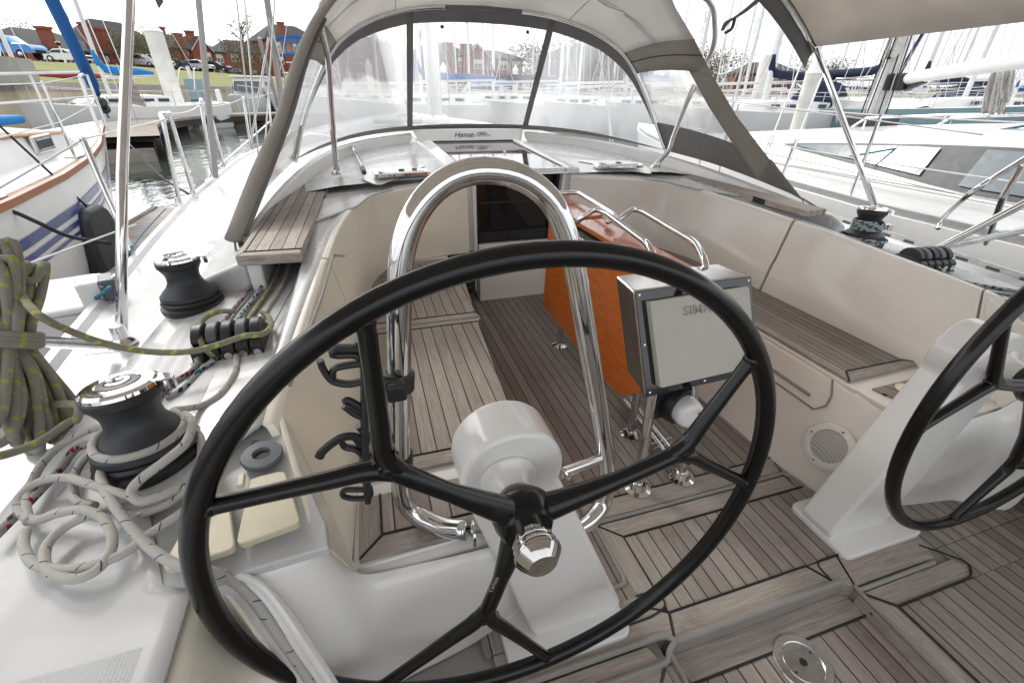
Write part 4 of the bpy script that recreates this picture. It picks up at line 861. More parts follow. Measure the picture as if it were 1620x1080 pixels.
rope([cp(30,462), A(60,497,.24), A(110,523,.17), A(170,544,.115), A(235,556,.085), A(300,556,.075), A(345,545,.075), A(385,532,.085), A(415,528,.08), A(428,517,.06), A(426,503,.045), A(414,494,.05)], .0072, R_GREEN2, 'grey green rope sagging from the hanging coil to the port clutches')
rope([A(372,492,.085), A(345,493,.09), A(322,505,.085), A(315,528,.07), A(322,548,.05), A(335,560,.03), A(352,563,.015)], .0068, R_GREEN2, 'grey green rope bight looped over the port clutch levers')
rope([cp(75,640), A(120,640,.06), A(122,662,.05), A(108,668,.05), A(60,700,.05), A(10,718,.06), A(-20,722,.08)], .0075, R_GREEN, 'loose end of lime flecked rope below the hanging coil')
# starboard winch turns
wb = V(1.335,1.02,.01); st = []
for i in range(60): a = 2*pi*i/16; st.append(wb+V(.058*cos(a), .058*sin(a), .066+.011*i/16))
rope(st, .0058, R_TEAL, 'teal flecked rope turns wrapped high on the starboard winch drum', smooth=2, n=8)
st = [wb+V((.086+.006*math.sin(i*.9))*cos(2*pi*i/16), (.086+.006*math.sin(i*.9))*sin(2*pi*i/16), .008+.010*i/16) for i in range(44)]
rope(st, .0058, R_TEAL, 'teal flecked rope turns lying round the foot of the starboard winch', smooth=2, n=8)
rope([V(1.24,.63,.03), V(1.21,.56,.02), V(1.24,.50,.015), V(1.30,.44,.012), V(1.33,.38,.012)], .006, R_TEAL, 'teal flecked rope tail leaving the starboard clutches')
rope([V(1.20,.63,.03), V(1.16,.52,.02), V(1.20,.40,.012)], .006, R_TEAL, 'dark teal rope tail nearer the seat back behind the starboard clutches')
rope([V(1.22,.46,.0)]+[V(1.25+.10*cos(a), .26+.13*sin(a), .012+.01*i) for i, a in enumerate([pi/2+2*pi*k/10 for k in range(24)])], .0075, R_GREEN2, 'olive rope coiled round the aft starboard winch')
# ================================================================ stanchions, guard wires, poles
GST = 'stainless stanchions along the port deck edge'
def post(px_t, z_t, px_b, z_b, lab, r=.0125, grp=GST, name='stanchion'):
    b = at(*px_b, z=z_b); d = _f*FPX+_R*(px_t[0]-810)-_U*(px_t[1]-540)
    tpt = CAM+d*(((b-CAM).xy.length)/d.xy.length)
    t = thing(name, lab, 'stanchion', b, grp); MB().tube([b, tpt], r, 12).build('post', STEEL, t); MB().lathe([(.032,0),(.032,.006),(.02,.02),(.016,.05)], b, n=16).build('socket', STEEL2, t); MB().ball(tpt, r*1.25).build('cap', STEEL, t)
    return tpt
p1 = post((258,190), .5, (285,325), -.05, 'stanchion at the port gate, nearest, left one of the slanted pair')
p2 = post((268,180), .5, (308,312), -.05, 'stanchion at the port gate, nearest, right one of the slanted pair')
p3 = post((318,165), .5, (338,285), -.05, 'second port gate post pair, its left post')
p4 = post((330,168), .5, (356,270), -.05, 'second port gate post pair, its right post')
p5 = post((385,155), .5, (398,242), -.03, 'port stanchion beside the grey shrouds')
p6 = post((425,148), .5, (430,215), 0, 'port stanchion nearest the sprayhood edge', r=.014)
t = thing('guard_rail', 'bent stainless tube joining the port gate posts', 'rail', p1)
MB().tube([p1, p1+V(-.02,.06,.03), p2], .0125, 10, smooth=4).build('tube', STEEL, t); MB().tube([p3, p3+V(0,.05,.03), p4], .0125, 10, smooth=4).build('tube', STEEL, t)
GW = 'guard wires along the port deck edge'
def wire(a, b, lab, sag=.02, r=.0035, mat=None, grp=None, name='guard_wire', cat='wire'):
    pts = [a.lerp(b, i/12)-V(0, 0, sag*4*(i/12)*(1-i/12)) for i in range(13)]
    return tag(MB().tube(pts, r, 6).build(name, mat or STEEL2, sharp=0), lab, cat, grp)
wire(p2, p3, 'upper guard wire between the two port gate posts'); wire(p4, p5, 'upper guard wire ahead of the second gate post')
wire(p5, p6, 'upper guard wire up to the last visible port stanchion')
wire(p6, V(-.2, 9.6, .8), 'upper guard wire running on to the bow', .05)
wire(at(430,190,z=.2), at(345,265,z=-.02), 'lower pole lashed between port stanchion feet', 0, .012, STEEL)
# bimini frame
Bm = thing('bimini', 'taupe canvas bimini awning over the helm on stainless poles', 'bimini', (0, 1, .9))
def bim(u, y):  # u -1..1 across
    k = abs(u); x = (1.55 if u > 0 else lerp(1.55, 1.95, max(0, min(1, (1.6-y)/.6))))*(math.copysign(k, u)); z = .84+.50*(1-k**2.6)+.05*(1.8-y)*.35  # port half widened out of view, added width shades the side deck
    return V(x, y, z+(.22*k if u < 0 else 0))
rows = [[bim(lerp(-1,1,i/28), y)+V(0,(.0 if j else 0),0) for i in range(29)] for j, y in enumerate((1.78,1.5,1.1,.7,.2,-.3,-.9,-1.6))]
fr = rows[0]
MB().grid(rows).build('canopy', CANVASB, Bm, sharp=0, solid=.004)
MB().grid([[p+V(0,.0,.0) for p in fr], [p+V(0,.03,-.05) for p in fr], [p+V(0,.035,-.10) for p in fr]]).build('front_valance', CANVAS2, Bm, sharp=0, solid=.003)
MB().tube([p+V(0,.01,-.02) for p in fr], .0135, 12).build('front_bow', STEEL, Bm, sharp=0)
MB().tube([bim(lerp(-1,1,i/28),.1)+V(0,0,-.02) for i in range(29)], .0135, 12).build('rear_bow', STEEL, Bm, sharp=0)
for s in (-1, 1):
    MB().tube([V(s*1.55,1.78,.83), at(1400,370,z=-.04)] if s > 0 else [V(-1.47,1.82,1.08), at(205,0,x=-1.5), at(193,280,x=-1.56), V(-1.6,1.0,-.04)], .0150, 14).build('pole', STEEL, Bm, sharp=0); MB().lathe([(.035,0),(.033,.008),(.02,.02),(.019,.06)], (V(-1.6,1.0,-.06) if s < 0 else at(1400,372,z=-.06)), n=18).build('pole_foot', STEEL, Bm)
    MB().tube([V(s*1.60,.93,-.03), V(s*1.62,.30,.35), V(s*1.6,-.6,.83)], .0140, 12).build('brace', STEEL, Bm, sharp=0)
for j, y in ((3,.7),): MB().tube([bim(lerp(-1,1,i/28),y)+V(0,0,-.005) for i in range(29)], .004, 6).build('seam', CANVAS2, Bm)
MB().prism([V(-1.47,1.72,1.0), V(-1.43,1.72,1.0), V(-1.43,1.74,.87), V(-1.45,1.74,.85)], (0,.004,0)).build('strap', CANVAS2, Bm)
# ================================================================ sprayhood
Sh = thing('sprayhood', 'taupe canvas sprayhood with clear vinyl windows on stainless bows', 'sprayhood', (0, 2.5, .2))
def symm(h): return [V(-a, b, c) for a, b, c in h[::-1][:-1]]+[V(a, b, c) for a, b, c in h] if h[0][0] == 0 else [V(-a, b, c) for a, b, c in h[::-1]]+[V(a, b, c) for a, b, c in h]
H1 = symm([(0,2.90,1.075),(.25,2.89,1.07),(.46,2.86,1.045),(.64,2.80,.995),(.78,2.74,.93),(.90,2.69,.845),(.99,2.65,.73),(1.07,2.62,.60),(1.15,2.58,.44),(1.215,2.50,.262)])
H0 = symm([(0,2.02,1.24),(.25,2.02,1.23),(.46,2.01,1.20),(.66,1.98,1.13),(.82,2.04,1.0),(.95,2.02,.87),(1.05,1.95,.71),(1.14,1.79,.51),(1.24,1.60,.32),(1.335,1.40,.14)])
H05 = [a.lerp(b, .5)+V(0, 0, .015) for a, b in zip(H0, H1)]
F0 = symm([(0,3.52,.35),(.25,3.50,.348),(.475,3.44,.343),(.62,3.38,.338),(.76,3.29,.33),(.89,3.16,.32),(1.0,3.0,.305),(1.09,2.84,.29),(1.16,2.68,.275),(1.215,2.50,.262)])
NU = 19
def bi(A_, B_, i, t): return A_[i].lerp(B_[i], t)
# roof canvas between aft bow and front bow; its sides below the hem are windows
lo = 3   # index of the hem (port), NU-1-lo on starboard
def panel(name, mat, A_, B_, i0, i1, t0, t1, off=0, n=6, solid=.0025, parent=Sh, sub=3, label=None):
    rows = []
    for k in range(n+1):
        t = lerp(t0, t1, k/n); r = []
        for q in range((i1-i0)*sub+1):
            f = i0+q/sub; a = int(min(f, NU-2)); w_ = f-a
            p = bi(A_, B_, a, t).lerp(bi(A_, B_, a+1, t), w_); bulge = .02*sin(pi*t)*(1 if A_ is H0 else .3)
            r.append(p+V(0, 0, bulge))
        rows.append(r)
    return MB().grid(rows).build(name, mat, parent, sharp=0, solid=solid, label=label)
panel('roof_canvas', CANVASL, H0, H1, 4, 14, .0, 1.0)
panel('side_canvas', CANVAS, H0, H1, 14, 15, .0, 1.0); panel('side_canvas', CANVAS, H0, H1, 3, 4, .0, 1.0)
panel('edge_canvas', CANVAS, H0, H1, 15, 18, .0, .26, label='taupe aft border of the starboard side'); panel('edge_canvas', CANVAS2, H0, H1, 0, 3, .0, .30, label='grey gathered aft border of the port side')
panel('hem_canvas', CANVAS2, H0, H1, 17.45 if 0 else 17, 18, .26, 1.0); panel('side_window', VINYLR, H0, H1, 15, 17, .26, 1.0, solid=0)
panel('side_window', VINYLS, H0, H1, 1, 3, .30, 1.0, solid=0); panel('hem_canvas', CREAM2, H0, H1, 0, 1, .30, 1.0)
for uu in (14.45, 3.55):
    i_ = int(uu); MB().tube([bi(H0, H1, i_, t).lerp(bi(H0, H1, i_+1, t), uu-i_)+V(0,0,.02*sin(pi*t)-.003) for t in [k/12 for k in range(13)]], .0035, 6).build('seam', simple('dark_seam', (.08,.075,.07), .9), Sh)
for uu in (6.5, 11.5):
    i_ = int(uu); MB().tube([bi(H0, H1, i_, t).lerp(bi(H0, H1, i_+1, t), uu-i_)+V(0,0,.02*sin(pi*t)-.002) for t in [k/12 for k in range(13)]], .0022, 6).build('seam', CANVAS, Sh)
# corner reinforcement
MB().prism([H0[18]+V(.004,-.01,-.01), H0[18].lerp(H0[17], .95)+V(.006,-.003,0), H0[18].lerp(H1[18], .26)+V(.006,0,.03)], (.003,0,0)).build('corner_patch', CANVAS2, Sh)
# windscreen
def wp(i, t): a = int(min(i, NU-2)); return bi(H1, F0, a, t).lerp(bi(H1, F0, a+1, t), i-a)
def wpanel(name, mat, i0, i1, t0, t1, solid, off=0):
    rows = [[wp(lerp(i0, i1, q/24), lerp(t0, t1, k/8))+V(0, -off, off*.3) for q in range(25)] for k in range(9)]
    MB().grid(rows).build(name, mat, Sh, sharp=0, solid=solid)
wpanel('top_border', CANVAS2, 1.0, 17.0, 0, .105, .004, .002)
for a, b, vm in ((.05, 6.9, VINYLL), (7.1, 10.9, VINYL), (11.1, 17.95, VINYLR)): wpanel('front_window', vm, a, b, .10, .965, 0)
for c in (7, 11): wpanel('window_strap', CANVAS2, c-.11, c+.11, 0.02, .99, .004, .004)
wpanel('bottom_border', CANVAS2, .02, 17.98, .955, 1.0, .006, .004)
# bows
for nm, H, r in (('front_bow', H1, .0125), ):
    MB().tube([p+V(0,-.02,-.012) for p in H], r, 14, smooth=4).build(nm, STEEL, Sh, sharp=0)
mid = [at(1094,148,y=2.2), at(1075,110,y=2.3), at(1040,62,y=2.36), at(1000,25,y=2.42), at(950,2,y=2.46)]
md = [V(p.x, p.y, p.z) for p in mid]; md = md+[V(.35,2.48,1.215), V(0,2.48,1.225)]
MB().tube(md+[V(-p.x, p.y, p.z) for p in md[:-1][::-1]], .0125, 14, smooth=4).build('middle_bow', STEEL, Sh, sharp=0)
mn = [V(1.035,2.02,.20), V(1.06,2.06,.235), V(1.115,2.12,.33), V(1.145,2.14,.60)]+[at(1126,82,y=2.08), at(1131,40,y=2.02), at(1120,0,y=1.98)]+[V(.72,1.99,1.10), V(.5,2.0,1.18), V(.25,2.02,1.22), V(0,2.02,1.23)]
mn[3] = at(1092,150,y=2.12); mn[2] = at(1066,215,y=2.1); mn[1] = at(1058,238,y=2.08); mn[0] = at(1037,262,y=2.04)
MB().tube(mn+[V(-p.x, p.y, p.z) for p in mn[-4:-1][::-1]]+[V(-.72,2.05,1.08), V(-.93,2.12,.94), at(519,95,y=2.18), at(523,160,y=2.22), at(528,220,y=2.24), at(533,274,y=2.26)], .0145, 14, smooth=4).build('main_bow', STEEL, Sh, sharp=0)
for s in (-1, 1): MB().lathe([(.03,0),(.028,.008),(.018,.02)], (V(mn[0].x, mn[0].y, mn[0].z-.012) if s > 0 else at(533,276,y=2.26)), n=18).build('bow_foot', STEEL, Sh)
# port: second thinner tube beside the main bow and rolled gusset
MB().tube([at(535,272,y=2.35), at(527,205,y=2.3), at(522,120,y=2.2)], .0115, 12).build('strut', STEEL, Sh)
# rolled edge on the port side
pe = [H0[0]+V(-.0,-.02,-.01), H0[1], H0[2], H0[3], H0[4], H0[5], H0[6]]
MB().tube([p+V(0,-.012,0) for p in pe], [.03,.034,.026,.026,.022,.018,.014], 12, smooth=5, flat=.6).build('rolled_edge', CANVAS, Sh, sharp=0)
MB().tube([p+V(.03,.02,.01) for p in pe[:5]], [.02,.022,.018,.014,.012], 12, smooth=5, flat=.6).build('rolled_edge', CANVAS2, Sh, sharp=0)
MB().tube([H0[0]+V(0,0,0), H0[0]+V(-.0,-.06,-.1), V(-1.33,1.24,.06)], .004, 6).build('lashing', CANVAS2, Sh)
MB().tube([H0[18], H0[18]+V(.0,-.12,-.03), V(1.18,1.30,.13)], .005, 6).build('lashing', CANVAS2, Sh); MB().tube([H0[18], V(1.36,1.33,.04)], .003, 6).build('lashing', CANVAS2, Sh)
# headliner batten at the top centre
MB().tube([H1[9]+V(-.24,-.04,-.02), H1[9]+V(0,-.04,-.012), H1[9]+V(.24,-.04,-.02)], .022, 10, flat=.6).build('zip_sleeve', CANVAS2, Sh, sharp=0)
for x in (-.17, .22): MB().lathe([(.012,0),(.010,.006),(.0,.008)], wp(9+x*6, .14)+V(0,-.006,0), (0,-1,.3), 10, caps=False).build('fastener', BPLAS, Sh)
# little bimini front straps
t = thing('strap', 'gathered dark strap tying bimini to sprayhood', 'strap', at(1160,60,y=1.8)); MB().tube([at(1200,0,y=1.7), at(1178,18,y=1.75), at(1163,28,y=1.8), at(1150,36,y=1.85), at(1143,48,y=1.9)], [.02,.018,.014,.018,.010], 8, smooth=4, flat=.4).build('webbing', CANVAS2, t, sharp=0)
MB().tube([at(1163,28,y=1.8), at(1158,45,y=1.85), at(1148,52,y=1.9)], .008, 8, smooth=3).build('webbing', BPLAS, t)
# ================================================================ water and shore
ZW = -1.2
def water():
    m, nt, p = newmat('harbour_water'); P = pos(nt); p.inputs['Base Color'].default_value = (.055, .065, .055, 1); p.inputs['Roughness'].default_value = .06
    mp = N(nt, 'ShaderNodeMapping'); mp.inputs['Scale'].default_value = (1, .6, 1); nt.links.new(P, mp.inputs[0])
    bump(nt, p, mth(nt, 'ADD', noise(nt, 1.6, mp.outputs[0], 4, .5), mth(nt, 'MULTIPLY', noise(nt, 7, mp.outputs[0], 3), .25)), .35, .06); return m
o = MB().add([V(-900,-300,ZW), V(1200,-300,ZW), V(1200,1500,ZW), V(-900,1500,ZW)], [(0,1,2,3)]).build('water', water(), smooth=False); struct(o)
def mat_grass():
    m, nt, p = newmat('grass'); P = pos(nt); n = noise(nt, .5, P, 6, .7); n2 = noise(nt, 9, P, 5, .8)
    c = mixc(nt, ramp(nt, n, .35, .65), (.155, .185, .04), (.26, .24, .075)); c = mixc(nt, mth(nt, 'MULTIPLY', ramp(nt, n2, .4, .7), .5), c, (.07, .085, .02))
    nt.links.new(c, p.inputs[0]); p.inputs['Roughness'].default_value = .95; bump(nt, p, n2, .6, .05); return m
GRASS = mat_grass()
CONC = simple('weathered_concrete', (.60, .52, .37), .85, var=.12, vs=.8, dirt=.5, bmp=.4, bs=12)
CONC2 = simple('pale_concrete', (.40, .38, .34), .85, var=.1, vs=1.5, dirt=.4, bmp=.4, bs=12)
ASPH = simple('asphalt', (.06, .06, .06), .9, var=.1, vs=2)
wl = [(-260, 20), (-60, 24.5), (80, 29), (180, 36), (300, 47), (430, 62), (560, 80), (700, 96), (900, 104), (1100, 112), (1300, 130), (1500, 190), (1750, 300)]
tl = [(-260, 55), (-60, 58), (60, 65), (180, 82), (300, 104), (430, 124), (560, 136), (700, 130), (900, 124), (1100, 126), (1300, 142), (1500, 200), (1750, 310)]
def gp_(px, D, z): p = dist(px, 140, D); return V(p.x, p.y, z)
zt = [3.3, 3.3, 3.5, 3.6, 3.7, 3.7, 3.0, 1.8, 1.6, 1.6, 1.5, 1.2, 1.0]
W0 = [gp_(a, b, .78) for a, b in wl]; ty = [76, 86, 97, 103, 112, 121, 128, 134, 137, 139, 143, 148, 152]; W1 = [dist(a, c_, b) for (a, b), c_ in zip(tl, ty)]
far = [p+(V(p.x, p.y, 0)-V(CAM.x, CAM.y, 0)).normalized()*260 for p in W1]
o = MB().grid([spline(W0, 4)[0], spline([a.lerp(b, .3)+V(0,0,-.1) for a, b in zip(W0, W1)], 4)[0], spline([a.lerp(b, .75)+V(0,0,.12) for a, b in zip(W0, W1)], 4)[0], spline(W1, 4)[0], spline(far, 4)[0]]).build('grass_bank', GRASS, sharp=0); struct(o)
w0 = spline([p for p in W0], 4)[0]
inw = [p+(p-CAM).normalized()*.45 for p in w0]
SW = MB().grid([[V(p.x, p.y, -1.6) for p in w0], [V(p.x, p.y, .50) for p in w0]]).build('seawall', CONC, sharp=30)
tag(SW, 'long tan concrete seawall below the grass bank', 'seawall')
o = MB().grid([[V(p.x, p.y, .5)-(p-CAM).normalized()*.15 for p in w0], [V(p.x, p.y, .82)-(p-CAM).normalized()*.15 for p in w0], [V(p.x, p.y, .82) for p in inw], [V(p.x, p.y, .5) for p in inw]]).build('cap', CONC2, SW, sharp=30)
q = [gp_(-80, 24.0, .8), gp_(30, 26.0, .8), gp_(70, 27.6, .8)]
tag(MB().grid([[p+V(0,0,-.1) for p in q], [p+V(0,0,.75)*(1-.0*i) for i, p in enumerate(q)], [p+(p-CAM).normalized()*.6+V(0,0,.75) for p in q], [p+(p-CAM).normalized()*.6+V(0,0,-.1) for p in q]]).build('retaining_wall', CONC2, sharp=30), 'low grey concrete block wall at the far left of the seawall', 'wall')
# car park strip on the bank
cp0 = [p+(V(p.x,p.y,0)-V(CAM.x,CAM.y,0)).normalized()*.8+V(0,0,.03) for p in W1[:6]]; cp1 = [p+(V(p.x,p.y,0)-V(CAM.x,CAM.y,0)).normalized()*9+V(0,0,.05) for p in W1[:6]]
o = MB().grid([spline(cp0, 4)[0], spline(cp1, 4)[0]]).build('car_park', ASPH); struct(o)
# ---------------------------------------------------------------- houses
def brick():
    m, nt, p = newmat('red_brick'); P = pos(nt); b = N(nt, 'ShaderNodeTexBrick', i_Scale=3.0); b.inputs['Color1'].default_value = (.20,.045,.03,1); b.inputs['Color2'].default_value = (.27,.068,.042,1); b.inputs['Mortar'].default_value = (.30,.18,.14,1)
    b.inputs['Mortar Size'].default_value = .012
    mp = N(nt, 'ShaderNodeMapping'); mp.inputs['Rotation'].default_value = (radians(90), 0, 0); nt.links.new(P, mp.inputs[0]); nt.links.new(mp.outputs[0], b.inputs[0])
    nt.links.new(mixc(nt, mth(nt, 'MULTIPLY', noise(nt, .6, P), .5), b.outputs[0], (.20,.05,.035)), p.inputs[0]); p.inputs['Roughness'].default_value = .9; return m
BRICK = brick()
def shingle():
    m, nt, p = newmat('grey_shingles'); P = pos(nt); n = noise(nt, 3, P, 5, .8); sp = N(nt, 'ShaderNodeSeparateXYZ'); nt.links.new(P, sp.inputs[0])
    st = mth(nt, 'FRACT', mth(nt, 'MULTIPLY', sp.outputs[2], 5)); c = mixc(nt, n, (.035,.035,.04), (.085,.082,.085)); c = mixc(nt, mth(nt, 'MULTIPLY', st, .3), c, (.03,.03,.03))
    nt.links.new(c, p.inputs[0]); p.inputs['Roughness'].default_value = .95; return m
ROOF = shingle(); TRIM = simple('cream_trim', (.62,.58,.5), .6); PANE = simple('window_pane', (.10,.12,.14), .08); CURT = simple('window_frame_white', (.68,.68,.66), .5)
def house(label, px0, px1, yb, ye, yr, D, dD=0, chim=(), gab=(), nwin=3, storeys=2, depth=11):
    if px0 < 540: D *= 1.38; dD *= 1.38; chim = [(c_[0], c_[1], c_[2]*.62) for c_ in chim]
    a = dist(px0, yb, D); b = dist(px1, yb, D+dD); zb = min(a.z, b.z)-1.2; mid = (a+b)/2; xm = (b-a); w = xm.xy.length; x = V(xm.x, xm.y, 0).normalized(); y = V(-x.y, x.x, 0)
    if y.dot(mid-CAM) < 0: y = -y
    ze = dist((px0+px1)/2, ye, (D+D+dD)/2).z; zr = dist((px0+px1)/2, yr, (D+D+dD)/2+depth*.5).z
    t = thing('brick_house', label, 'house', V(mid.x, mid.y, zb), 'red brick houses on the bank'); P = lambda u, v, z: V(a.x, a.y, 0)+x*u+y*v+V(0,0,z)
    MB().prism([P(0,0,zb), P(w,0,zb), P(w,depth,zb), P(0,depth,zb)], (0,0,ze-zb)).build('wall', BRICK, t, smooth=False)
    o = .5; hp = min(w*.28, depth*.5)
    MB().add([P(-o,-o,ze), P(w+o,-o,ze), P(w+o,depth+o,ze), P(-o,depth+o,ze), P(hp,depth/2,zr), P(w-hp,depth/2,zr), P(-o,-o,ze-.2), P(w+o,-o,ze-.2), P(w+o,depth+o,ze-.2), P(-o,depth+o,ze-.2)],
             [(0,1,5,4),(1,2,5),(2,3,4,5),(3,0,4),(0,1,7,6),(1,2,8,7),(2,3,9,8),(3,0,6,9),(6,7,8,9)]).build('roof', ROOF, t, smooth=False)
    for u, gw in gab:
        c = u*w; gh = gw*.42
        MB().prism([P(c-gw/2,-.9,zb), P(c+gw/2,-.9,zb), P(c+gw/2,-.9,ze-.1), P(c,-.9,ze+gh), P(c-gw/2,-.9,ze-.1)], y*2).build('gable_wall', BRICK, t, smooth=False)
        for s in (-1, 1):
            MB().prism([P(c+s*(gw/2+.35),-1.2,ze-.35), P(c,-1.2,ze+gh+.05), P(c,-1.2,ze+gh+.28), P(c+s*(gw/2+.35),-1.2,ze-.12)], y*5).build('gable_roof', ROOF, t, smooth=False)
            MB().prism([P(c+s*(gw/2+.35),-1.24,ze-.38), P(c,-1.24,ze+gh+.0), P(c,-1.24,ze+gh+.2), P(c+s*(gw/2+.35),-1.24,ze-.18)], y*.03).build('barge_board', TRIM, t, smooth=False)
    def win(u, z, ww, hh, v):
        f = MB().prism([P(u-ww/2,v,z), P(u+ww/2,v,z), P(u+ww/2,v,z+hh), P(u-ww/2,v,z+hh)], -y*.08).build('window', CURT, t, smooth=False)
        for i in (-1, 1): MB().prism([P(u+i*ww*.24-ww*.19,v-.085,z+.12), P(u+i*ww*.24+ww*.19,v-.085,z+.12), P(u+i*ww*.24+ww*.19,v-.085,z+hh*.55), P(u+i*ww*.24-ww*.19,v-.085,z+hh*.55)], -y*.02).build('pane', PANE, f, smooth=False)
    for st in range(storeys):
        z = ze-1.9-st*2.9
        for i in range(nwin):
            u = (i+.5)/nwin*w; g_ = any(abs(u-gu*w) < gw/2+.4 for gu, gw in gab); win(u, z, 1.7, 1.5, -.9 if g_ and any(abs(u-gu*w) < gw/2-.8 for gu, gw in gab) else 0)
    for u, ytop, cw in chim:
        zc = dist(px0+(px1-px0)*u, ytop, D+dD*u).z; c = u*w
        ch = MB().prism([P(c-cw/2,-.45,zb), P(c+cw/2,-.45,zb), P(c+cw/2,.7,zb), P(c-cw/2,.7,zb)], (0,0,zc-zb)).build('chimney', BRICK, t, smooth=False)
        MB().box(P(c,.12,zc+.08), (cw+.25, 1.4, .28), rz=atan2(x.y, x.x)).build('chimney_cap', BRICK, ch, smooth=False)
    return t
house('long brick house at the far left with two tall chimneys behind the blue furled sail', 62, 190, 104, 80, 53, 64, 6, chim=((.22,47,1.6),(.72,40,1.0),(.92,49,1.9)), nwin=5, storeys=2)
house('big dark roofed house behind the bare shrubs and white mooring pile', 172, 275, 106, 76, 38, 84, 6, chim=((.98,46,1.3),), nwin=3)
house('brick house with white edged gable in the middle of the left bank', 288, 364, 112, 80, 60, 84, 6, chim=((.12,56,1.6),(.36,52,1.6)), gab=((.42,4.6),), nwin=3)
house('low brick house right of the gabled one, behind the tall thin pine', 366, 432, 116, 84, 66, 96, 3, nwin=3, storeys=2)
house('brick house with chimney above the flybridge motor yacht', 432, 520, 118, 66, 42, 96, 4, chim=((.30,38,1.9),), nwin=3)
house('hazy brick house behind the left sprayhood window', 560, 660, 128, 84, 66, 100, 4, chim=((.3,62,1.5),), nwin=4)
house('hazy brick house with chimney seen through the middle window', 668, 745, 130, 86, 68, 96, 3, chim=((.55,70,1.6),(.92,72,1.8)), nwin=3)
house('brick house with centred gable seen through the middle window', 724, 826, 132, 92, 80, 100, 3, gab=((.30,4.6),), nwin=5)
house('dark roofed brick house behind the right window pillar', 860, 985, 134, 90, 74, 104, 3, chim=((.4,74,1.6),), nwin=5)
house('brick house behind the masts right of the sprayhood', 1160, 1258, 140, 116, 99, 118, 3, nwin=4, storeys=1)
# ---------------------------------------------------------------- trees
def leafm(name, a, b):
    m, nt, p = newmat(name); P = pos(nt); nt.links.new(mixc(nt, ramp(nt, noise(nt, 1.2, P, 3), .35, .65), a, b), p.inputs[0]); p.inputs['Roughness'].default_value = .8
    return m
LG = leafm('dark_green_leaves', (.06,.08,.035), (.10,.11,.05)); LB = leafm('brown_winter_leaves', (.20,.14,.085), (.13,.12,.065)); LW = leafm('pale_twigs', (.34,.31,.27), (.26,.24,.20)); LO = leafm('olive_leaves', (.15,.14,.085), (.11,.12,.06)); BARK = simple('bark', (.16,.12,.09), .95, vs=2)
def tree(label, px, yb, yt, D, w, mat, n=1400, ls=.28,  trunk=.35, seed=0, name='tree', shape=1.):
    r = random.Random(seed+px); n = int(n*2.6); ls *= .5; D, w = (D*1.38, w*1.15) if px < 540 else (D, w); b = dist(px, yb, D); zt_ = dist(px, yt, D).z; h = zt_-b.z+1; b = V(b.x, b.y, b.z-1)
    t = thing(name, label, 'tree', b); mb = MB(); top = b+V(0,0,h*.9)
    mb.tube([b, b+V(r.uniform(-.1,.1),0,h*.35), b+V(r.uniform(-.2,.2),.1,h*.65), top], [.022*h,.016*h,.009*h,.003*h], 7)
    cl = []
    for i in range(16):
        a = r.uniform(0, 2*pi); z0 = h*r.uniform(trunk*.8, .8); rad = w/2*r.uniform(.45,.95)*sqrt(max(.15, 1-((z0/h-.62)/.5)**2)); e = b+V(rad*cos(a), rad*sin(a), min(h*.97, z0+rad*r.uniform(.3,.9)))
        s0 = b+V(0,0,z0); mb.tube([s0, s0.lerp(e,.5)+V(0,0,.1), e], [.007*h,.004*h,.0015*h], 5, caps=False); cl.append(e)
        for k in range(2): e2 = s0.lerp(e, r.uniform(.4,.8))+V(r.uniform(-.12,.12)*w, r.uniform(-.12,.12)*w, r.uniform(.0,.14)*h); mb.tube([s0.lerp(e,.4), e2], [.003*h,.001*h], 4, caps=False); cl.append(e2)
    mb.build('trunk', BARK, t, sharp=0)
    cl += [b+V(r.gauss(0,.2)*w, r.gauss(0,.2)*w, h*r.uniform(trunk, .97)) for _ in range(22)]; mb = MB()
    for i in range(n):
        c = r.choice(cl); s_ = w*.085*shape; p = c+V(r.gauss(0,s_), r.gauss(0,s_), r.gauss(0,s_*.7)); s = ls*r.uniform(.5,1.2)
        u = V(r.gauss(0,1), r.gauss(0,1), r.gauss(0,1)).normalized()*s; v = u.cross(V(r.gauss(0,1), r.gauss(0,1), r.gauss(0,1))).normalized()*s*.6
        mb.add([p-u, p+v, p+u, p-v], [(0,1,2,3)])
    mb.build('crown', mat, t, smooth=False); return t
tree('bare pale tree behind the blue pickup at the far left', 42, 100, 32, 80, 9, LW, 1500, .22, .25)
tree('brown shrubby tree beside the big dark roof', 225, 108, 58, 72, 8, LB, 1600, .25, .1); tree('olive tree right of the chrome pole', 212, 108, 64, 70, 6, LO, 1300, .25, .1, 5)
tree('russet bare tree behind the white mooring pile', 275, 108, 45, 80, 7.5, LB, 1300, .24, .15, 3)
tree('tall thin tree with airy round crown above the left houses', 398, 118, 24, 84, 8, LO, 700, .24, .62, 2, name='pine_tree')
tree('brown cypress like tree below the airy pine', 395, 120, 66, 80, 8, LB, 1600, .25, .15, 9)
tree('hazy dark tree behind the left window', 600, 130, 66, 96, 15, LG, 1600, .4, .1); tree('thin tree glowing between the hazy houses', 705, 130, 72, 92, 6, LO, 500, .25, .5, 4, name='pine_tree')
tree('round dark tree at the right window pillar', 925, 134, 60, 100, 15, LG, 2000, .4, .1, 1); tree('brown tree clump in the right window', 985, 136, 68, 98, 16, LB, 2000, .4, .1, 6)
tree('tall pale brown tree clump right of the pillar', 1030, 138, 76, 104, 16, LO, 1800, .4, .1, 8); tree('low tree at the edge of the canvas', 1130, 140, 92, 108, 12, LB, 1500, .4, .1, 8); tree('olive tree between the masts on the right', 1290, 145, 100, 118, 11, LO, 1500, .35, .1, 2)
